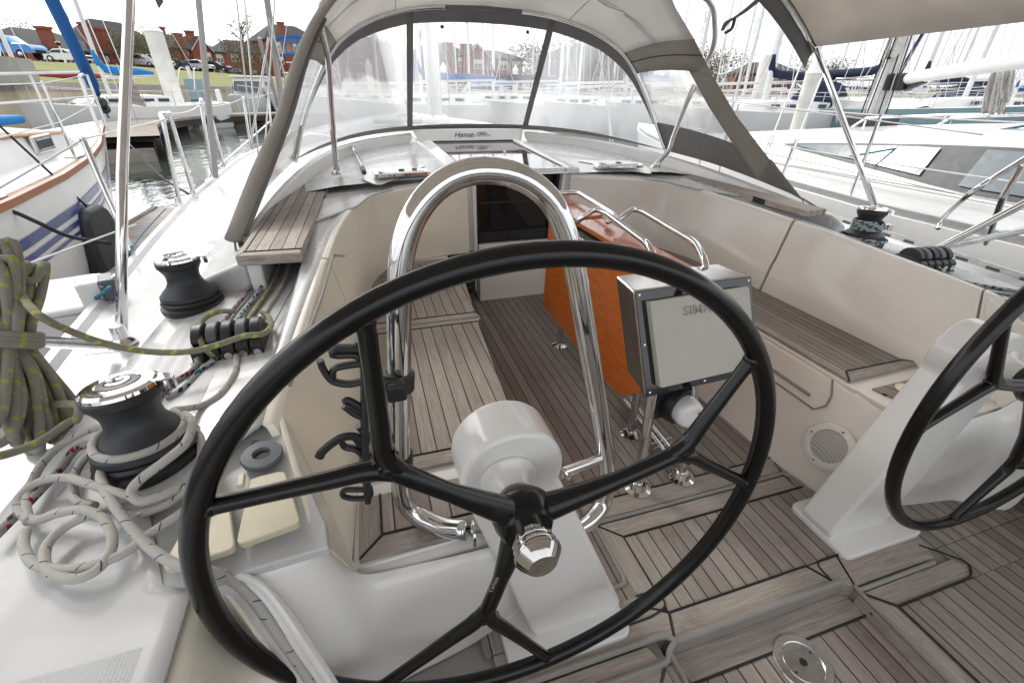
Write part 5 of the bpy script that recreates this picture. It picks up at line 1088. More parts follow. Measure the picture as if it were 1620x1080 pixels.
tree('dark rounded tree behind the middle window boats', 845, 134, 76, 106, 12, LG, 1500, .4, .1, 4); tree('brown tree left in the left window', 560, 128, 72, 104, 12, LB, 1500, .4, .1, 4); tree('olive tree at the front bow in the right window', 1078, 138, 84, 108, 13, LO, 1500, .4, .1, 4)
o = MB()
r = random.Random(5)
for i in range(5000):
    px = r.uniform(1300, 1900) if i % 2 else r.uniform(500, 1300); D = 175 if px < 1300 else 330; p = gp_(px, D+r.uniform(0,30), 1); s = r.uniform(.4,1.0)*(1.3 if px > 1300 else .7); p.z = r.uniform(.5, 5.5 if px > 1300 else 6.5)
    u = V(r.gauss(0,1), r.gauss(0,1), r.gauss(0,.6)).normalized()*s*1.4; v = u.cross(V(r.gauss(0,1), r.gauss(0,1), r.gauss(0,1))).normalized()*s
    o.add([p-u, p+v, p+u, p-v], [(0,1,2,3)])
o = o.build('far_tree_line', LO, smooth=False); struct(o, 'stuff'); tag(o, 'distant brownish tree line along the far shore', 'trees')
# ---------------------------------------------------------------- vehicles
TYRE = simple('tyre', (.02,.02,.02), .8); GLS = simple('car_glass', (.03,.035,.04), .06); LAMP = simple('lamp_glass', (.7,.7,.68), .1); RIMM = steelmat('wheel_alloy', (.6,.6,.6), .3)
def carpaint(n, c): return simple(n, c, .25, coat=.6, var=.02, vs=1)
PB = carpaint('blue_paint', (.01,.22,.62)); PW = carpaint('white_paint', (.75,.75,.75)); PK = carpaint('dark_paint', (.03,.035,.045)); PS = carpaint('silver_paint', (.32,.34,.37)); PN = carpaint('slate_blue_paint', (.05,.09,.16))
def car(kind, px, yb, D, hd, mat, label, name='parked_car', cat='car'):
    D = D*1.40; b = dist(px, yb, D); t = thing(name, label, cat, b, 'cars parked on top of the bank'); x = V(cos(hd), sin(hd), 0); y = V(-sin(hd), cos(hd), 0); P = lambda u, v, z: b+x*u+y*v+V(0,0,z)
    L_, H = {'suv': (4.7,1.75), 'sedan': (4.6,1.42), 'pickup': (5.5,1.82)}[kind]
    if kind == 'suv': pr = [(-2.3,.35),(-2.35,.9),(-2.2,1.05),(-1.9,1.65),(-1.5,1.74),(.3,1.74),(1.15,1.12),(2.1,1.0),(2.33,.8),(2.35,.35)]; gl = [(-1.9,1.1),(-1.72,1.58),(.25,1.6),(.95,1.12)]
    elif kind == 'sedan': pr = [(-2.2,.3),(-2.25,.8),(-2.1,.92),(-1.5,.98),(-.9,1.38),(.3,1.42),(1.0,.98),(2.1,.82),(2.28,.6),(2.28,.3)]; gl = [(-1.35,1.0),(-.85,1.3),(.27,1.33),(.85,1.0)]
    else: pr = [(-2.7,.55),(-2.75,1.15),(-.9,1.18),(-.75,1.75),(-.4,1.84),(.55,1.82),(1.3,1.22),(2.5,1.12),(2.75,.9),(2.78,.5)]; gl = [(-.68,1.22),(-.6,1.68),(.5,1.7),(1.05,1.24)]
    W_ = .92
    rows = []
    for v, s in ((-W_,.0), (-W_+.06,1), (W_-.06,1), (W_,.0)):
        rows.append([P(u, v, z if (s or z < 1.15) else z-.04) for u, z in pr])
    mb = MB(); mb.grid(rows); mb.add(rows[0], [list(range(len(pr)))]); mb.add(rows[-1], [list(range(len(pr)))]); mb.add([rows[0][0], rows[0][-1], rows[-1][-1], rows[-1][0]], [(0,1,2,3)]); mb.build('body', mat, t, bevel=.05, sharp=30)
    for s in (-1, 1): MB().prism([P(u, s*(W_+.004), z) for u, z in gl], y*s*.01).build('side_window', GLS, t, smooth=False)
    a, c = gl[2], gl[3]; MB().prism([P(a[0]+.12,-.75,a[1]+.03), P(a[0]+.12,.75,a[1]+.03), P(c[0]+.14,.8,c[1]+.02), P(c[0]+.14,-.8,c[1]+.02)], (0,0,.03)).build('windscreen', GLS, t, smooth=False)
    for u in (-1.45, 1.45) if kind != 'pickup' else (-1.75, 1.7):
        for s in (-1, 1):
            wh = MB().lathe([(.0,.0),(.36,.0),(.37,.04),(.37,.20),(.36,.22),(.0,.22)], P(u, s*(W_-.16), .36), y*s, 20, caps=False).build('wheel', TYRE, t, sharp=30); MB().lathe([(.0,.23),(.2,.225),(.22,.21)], P(u, s*(W_-.16), .36), y*s, 14, caps=False).build('rim', RIMM, wh)
    for s in (-1, 1): MB().box(P(pr[-2][0]-.02, s*.68, pr[-2][1]-.02), (.08,.34,.16), rz=hd).build('headlight', LAMP, t, bevel=.02)
    MB().box(P(pr[-2][0]+.02, 0, .62), (.05,1.1,.22), rz=hd).build('grille', GLS, t)
    return t
car('pickup', 20, 94, 48, radians(-14), PB, 'bright blue pickup truck cut by the left edge on top of the bank', 'pickup_truck', 'pickup truck')
car('sedan', 112, 100, 60, radians(-10), PW, 'white car half hidden behind the blue furled sail', cat='car')
car('suv', 228, 107, 69, radians(-12), PW, 'white SUV just right of the chrome pole', cat='car'); car('suv', 250, 107, 73, radians(-12), PW, 'second white SUV, parked beyond the one by the chrome pole', cat='car')
car('suv', 288, 112, 80, radians(-12), PN, 'dark blue SUV right of the white mooring pile', cat='car'); car('pickup', 306, 112, 84, radians(-12), PK, 'dark pickup among the parked cars under the gabled house', 'pickup_truck', 'pickup truck')
car('suv', 318, 112, 82, radians(-12), PW, 'white SUV nosing out in front of the gabled house', cat='car'); car('suv', 345, 114, 84, radians(-10), PK, 'black SUV in front of the gabled house', cat='car'); car('sedan', 366, 117, 88, radians(-10), PS, 'silver car at the right end of the parked row', cat='car')
# lamp posts, rail posts on the bank
def lamp(px, yb, yt, D, label):
    D *= 1.3; b = dist(px, yb, D); h = dist(px, yt, D).z-b.z; t = thing('street_lamp', label, 'street lamp', b); MB().tube([b, b+V(0,0,h*.8)], [.10,.06], 8).build('post', WHITE, t)
    MB().lathe([(.10,h*.8),(.24,h*.93),(.26,h*.94),(.05,h*1.0),(.0,h*1.03)], b, n=6, caps=False).build('lantern', GLS, t)
lamp(106, 104, 66, 50, 'lantern street lamp in front of the left chimney')
# ---------------------------------------------------------------- pilings and dock
PIL = simple('white_pile_sleeve', (.84,.82,.77), .6, var=.08, vs=1.5, dirt=.5)
def pile(px, yb, yt, D, r, label, cone=True):
    b = dist(px, yb, D); b = V(b.x, b.y, -1.5); top = dist(px, yt, D).z; t = thing('mooring_pile', label, 'pile', b, 'white mooring piles'); MB().lathe([(r,0),(r*.98,top+1.5-(.5 if cone else 0))], b, n=20).build('sleeve', PIL, t)
    if cone: MB().lathe([(r*1.05,top+1.5-.5),(.0,top+1.5)], b, n=20, caps=False).build('cone_cap', WHITE, t)
pile(281, 172, 34, 31.5, .40, 'large white mooring pile with cone cap on the left')
pile(705, 165, 98, 48, .32, 'white mooring pile left in the middle window'); pile(815, 160, 102, 52, .28, 'white mooring pile right in the middle window'); pile(590, 160, 92, 46, .28, 'hazy mooring pile in the left window')
pile(1203, 150, 88, 52, .75, 'tall thick pale pile among the masts on the right', False); pile(1252, 235, 85, 17, .20, 'white pile beside the canvas edge on the right')
pile(308, 145, 105, 50, .14, 'thin white post on the seawall steps', False)
PLK = simple('dock_planks', (.30,.26,.22), .85, var=.15, vs=3, dirt=.3); DKW = simple('dark_dock_timber', (.05,.045,.04), .9, var=.2, vs=2)
def strip(pts, w_, z, h, name, mat, parent=None):
    mb = MB(); L_ = []
    for i, p in enumerate(pts):
        d = (pts[min(i+1, len(pts)-1)]-pts[max(i-1, 0)]); n_ = V(-d.y, d.x, 0).normalized()*w_/2; L_.append((p-n_, p+n_))
    mb.grid([[V(a.x,a.y,z-h) for a, b in L_], [V(a.x,a.y,z) for a, b in L_], [V(b.x,b.y,z) for a, b in L_], [V(b.x,b.y,z-h) for a, b in L_]]); return mb.build(name, mat, parent, sharp=30)
dk = thing('dock', 'main walkway dock with dark fender timbers crossing the left basin', 'dock', (-9, 25, ZW))
pp = [V(-7.2,15.5,0), V(-9.4,22.6,0), V(-9.2,27.5,0), V(-7.6,30.5,0), V(-4.4,32.6,0), V(2,34,0), V(12,36,0), V(30,40,0)]
strip(spline(pp, 4)[0], 1.8, -.56, .10, 'deck', PLK, dk); strip(spline(pp, 4)[0], 1.75, -.62, .30, 'fender_timber', DKW, dk)
sp_ = spline(pp, 4)[0]
for i in range(0, len(sp_)-6, 1): p = sp_[i]; MB().box(V(p.x, p.y, -1.08), (1.3,.45,.4), rz=.3).build('float', DKW if i % 2 else PLK, dk)
fd = thing('finger_dock', 'weathered grey plank finger dock between the two port side hulls', 'dock', (-2.9, 3, ZW))
T_DOCK = teak('dock_boards', pi/2, .14, 0, tone=1.25, cw=.06)
MB().prism([V(-3.45,-2,-.72), V(-2.35,-2,-.72), V(-2.6,6.4,-.72), V(-3.45,6.4,-.72)], (0,0,-.05)).build('boards', T_DOCK, fd, smooth=False); MB().prism([V(-2.35,-2,-.70), V(-2.30,-2,-.70), V(-2.55,6.4,-.70), V(-2.6,6.4,-.70)], (0,0,-.22)).build('edge_timber', PLK, fd)
MB().prism([V(-3.50,-2,-.70), V(-3.45,-2,-.70), V(-3.45,6.4,-.70), V(-3.50,6.4,-.70)], (0,0,-.22)).build('edge_timber', PLK, fd)
# step box and dock box
BRN = simple('brown_plastic', (.14,.08,.05), .6)
t = thing('step_box', 'brown step box on the finger dock left of the black fender', 'step box', at(50,475,z=-.7)); c = at(58,470,z=-.72)
MB().box(c+V(0,0,.13), (.36,.40,.24), rz=.1).build('sides', BRN, t, bevel=.01); MB().box(c+V(0,0,.262), (.40,.44,.025), rz=.1).build('tread', PLK, t, bevel=.008)
t = thing('dock_box', 'white dock box with black and red stickers beside the port hull', 'dock box', at(60,560,z=-.70)); c = at(52,520,z=-.38); c2 = at(118,515,z=-.36)
X_ = (at(105,505,z=-.36)-at(22,520,z=-.36)); u = V(X_.x, X_.y, 0).normalized(); n_ = V(-u.y, u.x, 0); o_ = at(128,492,z=-.34)
MB().prism([o_-u*.95, o_, o_-n_*.50*-1, o_-u*.95+n_*.50], (0,0,-.36)).build('body', WHITE, t, bevel=.03); MB().prism([o_-u*.97-n_*.02+V(0,0,.03), o_+u*.02-n_*.02+V(0,0,.03), o_+u*.02+n_*.52+V(0,0,.03), o_-u*.97+n_*.52+V(0,0,.03)], (0,0,-.04)).build('lid', WHITE, t, bevel=.015)
fc = lambda a, z: o_-u*a-n_*.004+V(0,0,z)
MB().prism([fc(.62,-.06), fc(.24,-.06), fc(.24,-.15), fc(.62,-.15)], -n_*.003).build('black_sticker', CAULK, t, smooth=False); MB().prism([fc(.50,-.17), fc(.26,-.17), fc(.26,-.205), fc(.50,-.205)], -n_*.003).build('red_sticker', simple('red_print', (.55,.06,.05), .5), t, smooth=False)
fm = Matrix((u, V(0,0,1), -n_)).transposed()
text('Vacuuming 4800', fc(.43,-.085)-n_*.005, .034, WHITE, t, mtx=fm, ext=.0005); text('281.326.7385', fc(.43,-.125)-n_*.005, .032, WHITE, t, mtx=fm, ext=.0005); text('RoyalClean', fc(.38,-.188)-n_*.005, .030, WHITE, t, mtx=fm, ext=.0005)
MB().prism([fc(.36,-.31), fc(.16,-.31), fc(.16,-.35), fc(.36,-.35)], -n_*.003).build('black_sticker', CAULK, t, smooth=False)
# fairlead chock on own rail with blue line
t = thing('fairlead', 'grey mooring chock with blue line on the port rail', 'fairlead', at(165,470,z=-.05)); c = at(165,460,z=-.03)
MB().box(c+V(-.03,.0,.0), (.08,.11,.10), rz=.4).build('block', WHITE, t, bevel=.012); MB().box(c+V(.02,-.0,.015), (.05,.10,.075), rz=.4).build('jaw', DGREY, t, bevel=.01); MB().tube([c+V(.02,.05,.04), c+V(.05,0,.05), c+V(.02,-.05,.03)], .008, 8, smooth=4).build('bail', STEEL, t)
rope([at(137,497,z=-.14), at(148,475,z=-.05), at(168,460,z=.0), at(175,452,z=.0)], .006, R_BLUE, 'blue mooring line leading over the port rail chock', 'mooring line', 'mooring_line')
rope([at(205,400,z=-.03), at(225,370,z=-.03), at(262,330,z=-.03)], .0035, R_BLUE, 'thin blue line lying along the port toe rail', 'cord', 'cord')
# ================================================================ other boats
BLU = simple('royal_blue_canvas', (.01,.11,.36), .85, bmp=.2, bs=60); BLUL = simple('bright_blue_canvas', (.02,.22,.55), .85); NVY = simple('navy_canvas', (.012,.02,.06), .9, var=.15, vs=2); ALU = steelmat('mast_aluminium', (.62,.62,.62), .35); WPAINT = simple('white_spar', (.74,.74,.74), .4)
HW = simple('white_hull', (.76,.76,.74), .25, coat=.3, var=.03, vs=.7, dirt=.15); HB = simple('navy_hull', (.02,.04,.12), .2, coat=.4); HT = simple('pale_teal_hull', (.25,.36,.40), .3, coat=.3); STR = simple('blue_stripe_paint', (.012,.05,.24), .3, coat=.3); REDP = simple('faded_red_canvas', (.35,.05,.05), .85); GLB = simple('boat_glass', (.05,.06,.075), .06); BOOT = simple('antifoul', (.02,.03,.06), .7)
class Loc:
    def __init__(s, o, hd): s.o = Vector(o); s.x = V(cos(hd), sin(hd), 0); s.y = V(-sin(hd), cos(hd), 0)
    def __call__(s, u, v, z): return s.o+s.x*u+s.y*v+V(0,0,z)
def hb(t, fin=.5): return max(.0, min(1, (1-((t-.42)/.58)**2) if t > .42 else 1-((.42-t)/.42)**2*fin*.5))**.8
def sailboat(label, pos_, hd, L_=11, B_=3.4, fb=1.1, hull=None, cover=None, mast=14, cabin=True, stripe=None, furl=None, group='moored sailing boats in the harbour', seed=0, rig=True, name='sailboat', dodger=None, mr=.085, boomlen=4.2):
    P = Loc((pos_[0], pos_[1], ZW), hd); t = thing(name, label, 'sailboat', P.o, group); r = random.Random(seed+int(L_*7)); hull = hull or HW
    rows = []; n = 18
    for i in range(n+1):
        q = i/n; u = -L_/2+L_*q; b = B_/2*hb(q); sh = fb*(1+.28*(q-.4)**2*2.2)
        rows.append([P(u+.06*L_*q*f_, s*b*k, z) for s, k, z, f_ in ((-1,1,sh,1),(-1,.97,sh*.6,.6),(-1,.85,.1,.0),(-1,.55,-.3,-.2),(1,.55,-.3,-.2),(1,.85,.1,.0),(1,.97,sh*.6,.6),(1,1,sh,1))])
    mb = MB(); mb.grid(rows); mb.add(rows[0], [list(range(8))]); mb.build('hull', hull, t, sharp=50)
    MB().grid([[r_[0], r_[0].lerp(r_[-1],.5)+V(0,0,.05), r_[-1]] for r_ in rows]).build('deck', HW, t, sharp=50)
    if stripe:
        for s in (0, -1): MB().grid([[P.o*0+r_[s].lerp(r_[1 if s == 0 else -2], a)+(P.y*(-.012 if s == 0 else .012)) for a in (.25,.45)] for r_ in rows[:-1]]).build('stripe', stripe, t, smooth=False)
    if cabin:
        cr = []
        for q, w_, z in ((.30,.30,.02),(.32,.31,.36),(.45,.31,.42),(.60,.27,.38),(.70,.20,.28),(.76,.14,.02)):
            u = -L_/2+L_*q; sh = fb*(1+.28*(q-.4)**2*2.2); cr.append([P(u,-B_*w_,sh), P(u,-B_*w_*.9,sh+z), P(u,0,sh+z+.06), P(u,B_*w_*.9,sh+z), P(u,B_*w_,sh)])
        MB().grid(cr).build('cabin', HW, t, sharp=40)
        for s in (-1, 1):
            for q in (.38,.46,.54,.62): u = -L_/2+L_*q; MB().box(P(u, s*B_*.298*(1-.15*(q-.38)*4*.5), fb*1.02+.22), (.5,.03,.13), rz=hd).build('window', GLB, t, smooth=False)
    mz = fb+.4; mu = L_*.08
    if mast:
        MB().tube([P(mu,0,mz-.3), P(mu-.05,0,mz+mast*.5), P(mu-.2,0,mz+mast)], [mr,mr,mr*.8], 8).build('mast', ALU if seed % 2 else WPAINT, t)
        for k in (.42,.7): MB().tube([P(mu-.1,-B_*.3,mz+mast*k), P(mu-.1,B_*.3,mz+mast*k)], .03, 6).build('spreader', ALU, t)
        MB().tube([P(mu,0,mz+.7), P(mu-boomlen,0,mz+.85)], .07, 8).build('boom', ALU, t)
        if cover: MB().tube([P(mu+.05,0,mz+1.7), P(mu-.1,0,mz+1.1), P(mu-boomlen*.3,0,mz+.98), P(mu-boomlen*.7,0,mz+.98), P(mu-boomlen,0,mz+.93)], [.07,.16,.17,.14,.08], 10, smooth=3).build('sail_cover', cover, t, sharp=0)
        if rig:
            mb = MB(); tp = P(mu-.2,0,mz+mast); sp = []
            for a, b in ((P(L_*.5,0,fb*1.3), tp), (P(-L_*.49,0,fb), tp), (P(mu-.2,-B_*.46,fb), P(mu-.1,-B_*.3,mz+mast*.42)), (P(mu-.2,B_*.46,fb), P(mu-.1,B_*.3,mz+mast*.42)), (P(mu-.1,-B_*.3,mz+mast*.42), tp), (P(mu-.1,B_*.3,mz+mast*.42), tp), (P(mu+.3,-B_*.42,fb), P(mu-.1,0,mz+mast*.42)), (P(mu+.3,B_*.42,fb), P(mu-.1,0,mz+mast*.42))): mb.tube([a,b], .017, 4, caps=False)
            mb.build('rigging', STEEL2, t, smooth=False)
        if furl: MB().tube([P(L_*.49,0,fb*1.3+.5), P(L_*.49-(L_*.49-mu)*.9,0,mz+mast*.9)], [.12,.06], 8).build('furled_sail', furl, t)
    for s in (-1, 1):
        pts = []
        for q in (.05,.2,.35,.5,.65,.8,.93): u = -L_/2+L_*q; sh = fb*(1+.28*(q-.4)**2*2.2); p0 = P(u+.05*L_*q, s*B_/2*hb(q)*.97, sh); pts.append(p0+V(0,0,.6)); MB().tube([p0, p0+V(0,0,.6)], .016, 5).build('stanchion', STEEL2, t)
        MB().tube(pts, .010, 4).build('guard_wire', STEEL2, t)
    nb = P(L_*.56,0,fb*1.3+.65); MB().tube([P(L_*.44,-.45,fb*1.25), P(L_*.45,-.45,fb*1.25+.62), nb, P(L_*.45,.45,fb*1.25+.62), P(L_*.44,.45,fb*1.25)], .022, 6, smooth=3).build('bow_pulpit', STEEL2, t)
    if dodger: MB().grid([[P(-L_*.14+dx, B_*.30*v, fb+h*(1-abs(v)**3*.75)) for v in [i/5-1 for i in range(11)]] for dx, h in ((.0,.35),(-.4,1.05),(-1.5,1.2))]).build('sprayhood', dodger, t, sharp=0, solid=.02)
    return t
def motorboat(label, pos_, hd, L_=9, B_=3.2, fb=1.2, bim=None, fly=True, name='motor_yacht', hull=None):
    P = Loc((pos_[0], pos_[1], ZW), hd); t = thing(name, label, 'motorboat', P.o); rows = []; n = 14
    for i in range(n+1):
        q = i/n; u = -L_/2+L_*q; b = B_/2*(min(1, (1-((q-.3)/.7)**3) if q > .3 else 1))**.8 if q < 1 else 0; sh = fb*(1+.35*q*q)
        rows.append([P(u+.1*L_*q*f_, s*b*k, z) for s, k, z, f_ in ((-1,1,sh,1),(-1,.98,sh*.7,.6),(-1,.8,.0,0),(-1,.4,-.3,0),(1,.4,-.3,0),(1,.8,.0,0),(1,.98,sh*.7,.6),(1,1,sh,1))])
    mb = MB(); mb.grid(rows); mb.add(rows[0], [list(range(8))]); mb.build('hull', hull or HW, t, sharp=50); MB().grid([[r_[0], r_[0].lerp(r_[-1],.5)+V(0,0,.06), r_[-1]] for r_ in rows]).build('deck', HW, t, sharp=50)
    cr = [[P(u,-B_*w,fb), P(u+du,-B_*w*.86,fb+h), P(u+du,B_*w*.86,fb+h), P(u,B_*w,fb)] for u, du, w, h in ((-L_*.38,.1,.44,.02),(-L_*.36,.1,.44,1.5),(L_*.02,-.1,.43,1.5),(L_*.20,-.6,.34,.15),(L_*.34,-.2,.2,.02))]
    MB().grid(cr).build('cabin', HW, t, sharp=30)
    for s in (-1, 1): MB().prism([P(-L_*.32,s*(B_*.40),fb+.75), P(L_*.03,s*(B_*.395),fb+.75), P(-L_*.01,s*(B_*.385),fb+1.25), P(-L_*.32,s*(B_*.385),fb+1.25)], P.y*s*.03).build('side_window', GLB, t, smooth=False)
    MB().prism([P(L_*.045,-B_*.33,fb+1.22), P(L_*.045,B_*.33,fb+1.22), P(L_*.135,B_*.31,fb+.62), P(L_*.135,-B_*.31,fb+.62)], (.02,.02,.05)).build('windscreen', GLB, t, smooth=False)
    MB().prism([P(-L_*.42,-B_*.45,fb+1.52), P(L_*.04,-B_*.42,fb+1.52), P(L_*.04,B_*.42,fb+1.52), P(-L_*.42,B_*.45,fb+1.52)], (0,0,.10)).build('hard_top', HW, t, bevel=.04)
    if fly:
        MB().grid([[P(-L_*.30,s*B_*.40,fb+1.6), P(-L_*.30,s*B_*.40,fb+2.3), P(-L_*.0,s*B_*.38,fb+2.35), P(L_*.05,s*B_*.25,fb+2.3)] for s in (-1,-.4,.4,1)]).build('flybridge', HW, t, sharp=30)
        if bim:
            MB().grid([[P(u, B_*.42*v, fb+4.1-.25*abs(v)**3) for v in [i/5-1 for i in range(11)]] for u in (-L_*.30,-L_*.1,L_*.08)]).build('bimini_top', bim, t, sharp=0, solid=.05)
            MB().grid([[P(L_*.08, B_*.42*v, z-.25*abs(v)**3) for v in [i/5-1 for i in range(11)]] for z in (fb+4.1,fb+3.95)]).build('canvas_band', bim, t, sharp=0, solid=.04); MB().grid([[P(L_*.09, B_*.42*v, z-.25*abs(v)**3) for v in [i/5-1 for i in range(11)]] for z in (fb+2.95,fb+2.75)]).build('canvas_band', bim, t, sharp=0, solid=.04)
            for v in (-1,-.33,.33,1): MB().tube([P(L_*.085,B_*.41*v,fb+2.7), P(L_*.085,B_*.42*v,fb+3.9)], .06, 6).build('canvas_post', bim, t)
            MB().grid([[P(L_*.08, B_*.41*v, z) for v in (-1,-.33,.33,1)] for z in (fb+2.8,fb+3.95)]).build('clear_screen', VINYL, t)
    for s in (-1, 1):
        pts = [P(L_*q, s*B_*w, fb*(1+.3*max(0,q+.5)**2)+.65) for q, w in ((.05,.45),(.2,.41),(.35,.27),(.5,.08))]; MB().tube(pts, .02, 6, smooth=3).build('bow_rail', STEEL2, t)
        for p in pts: MB().tube([p, p-V(0,0,.62)], .016, 5).build('rail_post', STEEL2, t)
    return t
# ---- near neighbour to port
def nb_port():
    t = thing('sailing_yacht', 'white neighbouring yacht at left with blue hull stripes and teak toe rail', 'yacht', (-4.45, 3.5, ZW)); cx = -4.45
    tab = [(-4,1.55),(-2,1.66),(0,1.70),(2,1.66),(3,1.56),(4,1.40),(5,1.16),(6,.84),(7,.46),(7.8,.16),(8.25,.0)]
    sh = lambda y: -.02+.012*max(0,y-1)**1.5*.6
    def X(y): return ylerp(tab, y)[0]
    ys = [-4+12.25*i/40 for i in range(41)]
    def hp(s, y, k): # k 0 deck edge .. 1 waterline
        b = X(y); kk = max(0,(y-4)/4.25); return V(cx+s*max(.0, b*(1-.04*k-.35*k*k*(.35+kk*.5))), y-kk*k*.9, lerp(sh(y), ZW-.1, k))
    mb = MB()
    for s in (-1, 1): mb.grid([[hp(s, y, k) for k in (0,.06,.14,.22,.30,.38,.5,.7,1)] for y in ys])
    mb.build('hull', HW, t, sharp=60)
    for a, b in ((.155,.205),(.235,.265),(.292,.312)):
        MB().grid([[hp(1, y, k)+V(.006,0,0) for k in (a,(a+b)/2,b)] for y in ys[:-2]]).build('stripe', STR, t, smooth=False)
    TK = teak('teak_toe_rail', 0, .05, 0, tone=1.25, cw=.03)
    MB().grid([[V(cx+s_*max(0,X(y)-w_), y, sh(y)+.006) for s_, w_ in ((1,.035),(1,.12),(1,.20))] for y in ys[:-3]]).build('side_deck_teak', simple('salmon_teak', (.30,.20,.155), .7, var=.15, vs=8), t, smooth=False)
    for s in (-1, 1):
        MB().grid([[V(cx+s*max(0,X(y)+.01), y, sh(y)-.022), V(cx+s*max(0,X(y)+.01), y, sh(y)+.022), V(cx+s*max(0,X(y)-.03), y, sh(y)+.022), V(cx+s*max(0,X(y)-.03), y, sh(y)-.02)] for y in ys]).build('toe_rail', simple('varnished_toe_rail', (.36,.12,.04), .35, var=.1, vs=9), t, sharp=30)
    MB().grid([[V(cx-X(y), y, sh(y)), V(cx, y, sh(y)+.08), V(cx+X(y), y, sh(y))] for y in ys]).build('deck', HW, t, sharp=30)
    cr = [[V(cx+s*w, y, z) for s, w, z in ((-1,a,.0),(-1,a*.93,h),(0,0,h+.07),(1,a*.93,h),(1,a,.0))] for y, a, h in ((-3.5,1.05,.36),(-1,1.15,.36),(1.5,1.18,.34),(3.2,1.10,.31),(4.6,.95,.26),(5.6,.78,.22),(6.0,.7,.02))]
    MB().grid(cr).build('cabin', HW, t, sharp=40)
    MB().grid([[p+V(.012,0,h*.0) for p in (V(cx+a*.945, y, h*.86+.02), V(cx+a*.925, y, h+.01))] for y, a, h in ((-3.5,1.05,.36),(-1,1.15,.36),(1.5,1.18,.34),(3.2,1.10,.31),(4.6,.95,.26),(5.6,.78,.22))]).build('cabin_trim', simple('varnish_trim', (.42,.22,.08), .4), t, solid=.01)
    for y, a in ((1.9,1.16),(2.75,1.12),(3.55,1.06),(4.9,.895),(.9,1.16)):
        f_ = MB().box(V(cx+a*.985, y, .17), (.04,.42,.15), rz=(0 if y < 2 else .16)).build('portlight', STEEL2, t, bevel=.02); MB().box(V(cx+a*.985+.012, y, .17), (.03,.34,.09), rz=(0 if y < 2 else .16)).build('pane', GLB, f_, bevel=.015)
    for y0, y1, z in ((2.6,5.0,.36),(1.6,3.9,.46)): MB().box(V(cx+.25, (y0+y1)/2, z), (1.1,y1-y0,.07)).build('blue_canvas', BLUL, t, bevel=.03)
    # forestay with furled blue sail, mast behind
    a = dist(168,150,8.4); b = dist(82,0,8.0); a = V(cx+.15, 8.05, a.z); d_ = (b-a).normalized()
    MB().tube([a, a+d_*.1, a+d_*.2, a+d_*12], [.04,.045,.068,.066], 12).build('furled_sail', BLU, t, sharp=0); MB().lathe([(.0,0),(.07,0),(.07,.03),(.04,.04),(.04,.12),(.07,.13),(.07,.16),(.0,.16)], a-d_*.32, d_, 16, caps=False).build('furling_drum', BPLAS, t); MB().tube([a-d_*.5, a], .02, 6).build('stay', STEEL, t)
    bp_ = [V(cx+.62,6.6,.12), V(cx+.55,6.8,.72), V(cx+.0,8.35,.80), V(cx-.55,6.8,.72), V(cx-.62,6.6,.12)]
    MB().tube(bp_, .018, 8).build('bow_pulpit', WPAINT, t); 
    for p in (V(cx+.3,7.6,.1), V(cx-.3,7.6,.1)): MB().tube([p, p+V(0,0,.66)], .016, 8).build('pulpit_post', WPAINT, t)
    MB().tube([p-V(0,0,.3) for p in bp_[1:4]], .013, 8).build('pulpit_rail', WPAINT, t)
    tops = []
    for y in (3.1, 4.95): p = V(cx+X(y)-.12, y, sh(y)); MB().tube([p, p+V(.0,0,.62)], .0125, 8).build('stanchion', STEEL, t); MB().box(p+V(0,0,.01), (.10,.14,.02)).build('stanchion_base', STEEL2, t); tops.append(p+V(0,0,.60))
    tops = [V(cx+1.5, -3.5, .6)]+tops+[bp_[1]]
    for dz in (0, -.3): MB().tube([p+V(0,0,dz) for p in tops], .0045, 6).build('guard_wire', WIRE, t)
    MB().tube([V(cx,2.2,.4), V(cx,2.2,13)], .09, 12).build('mast', WPAINT, t)
    # fender
    f = at(102,425,x=-3.02); tf = thing('fender', 'black flat fender hanging between the striped hull and the finger dock', 'fender', f-V(0,0,.3))
    MB().prism(rnd([(0,0,0),(0,-.14,0),(0,-.19,-.10),(0,-.21,-.55),(0,0,-.62),(0,.21,-.55),(0,.19,-.10),(0,.14,0),(0,0,0)], .06, 4)[:-1] if 0 else [V(-3.0,4.10+a,f.z+b) for a, b in ((-.12,.30),(.12,.30),(.20,.24),(.24,.10),(.28,-.32),(.22,-.42),(-.22,-.42),(-.28,-.32),(-.24,.10),(-.20,.24))], (-.16,0,0)).build('pad', BPLAS, tf, bevel=.05)
    MB().tube([V(-3.05,4.1,f.z+.28), V(-3.15,4.0,.05), V(-3.4,3.95,.6)], .008, 6).build('lanyard', R_DARK, tf)
    return t
nb_port()
def mline(pts, lab, r=.012, mat=None): return rope(pts, r, mat or R_DARK, lab, 'mooring line', 'mooring_line')
mline([at(-10,333,x=-2.95), at(20,335,x=-2.9), at(60,352,x=-2.8), at(110,374,x=-2.7), at(175,385,x=-2.5)], 'black mooring line from the striped yacht towards the finger dock')
mline([dist(205,228,10), at(250,275,x=-2.9)+V(0,0,0), at(300,308,x=-2.25)], 'black line sagging over the open water to the port gate', .009)
MB_ = wire(at(-5,300,x=-2.2), at(132,220,x=-1.98), 'upper own guard wire at far left', .0, .004, WIRE); wire(at(132,220,x=-1.98), p1, 'upper own guard wire between slanted stanchion and gate', .0, .004, WIRE)
b_ = V(-1.93, 1.98, -.05); t_ = at(131,220,x=-1.98); t = thing('stanchion', 'slanted stainless stanchion left of the chrome bimini pole', 'stanchion', b_, GST); MB().tube([b_, t_], .0125, 12).build('post', STEEL, t); MB().ball(t_, .016).build('cap', STEEL, t)
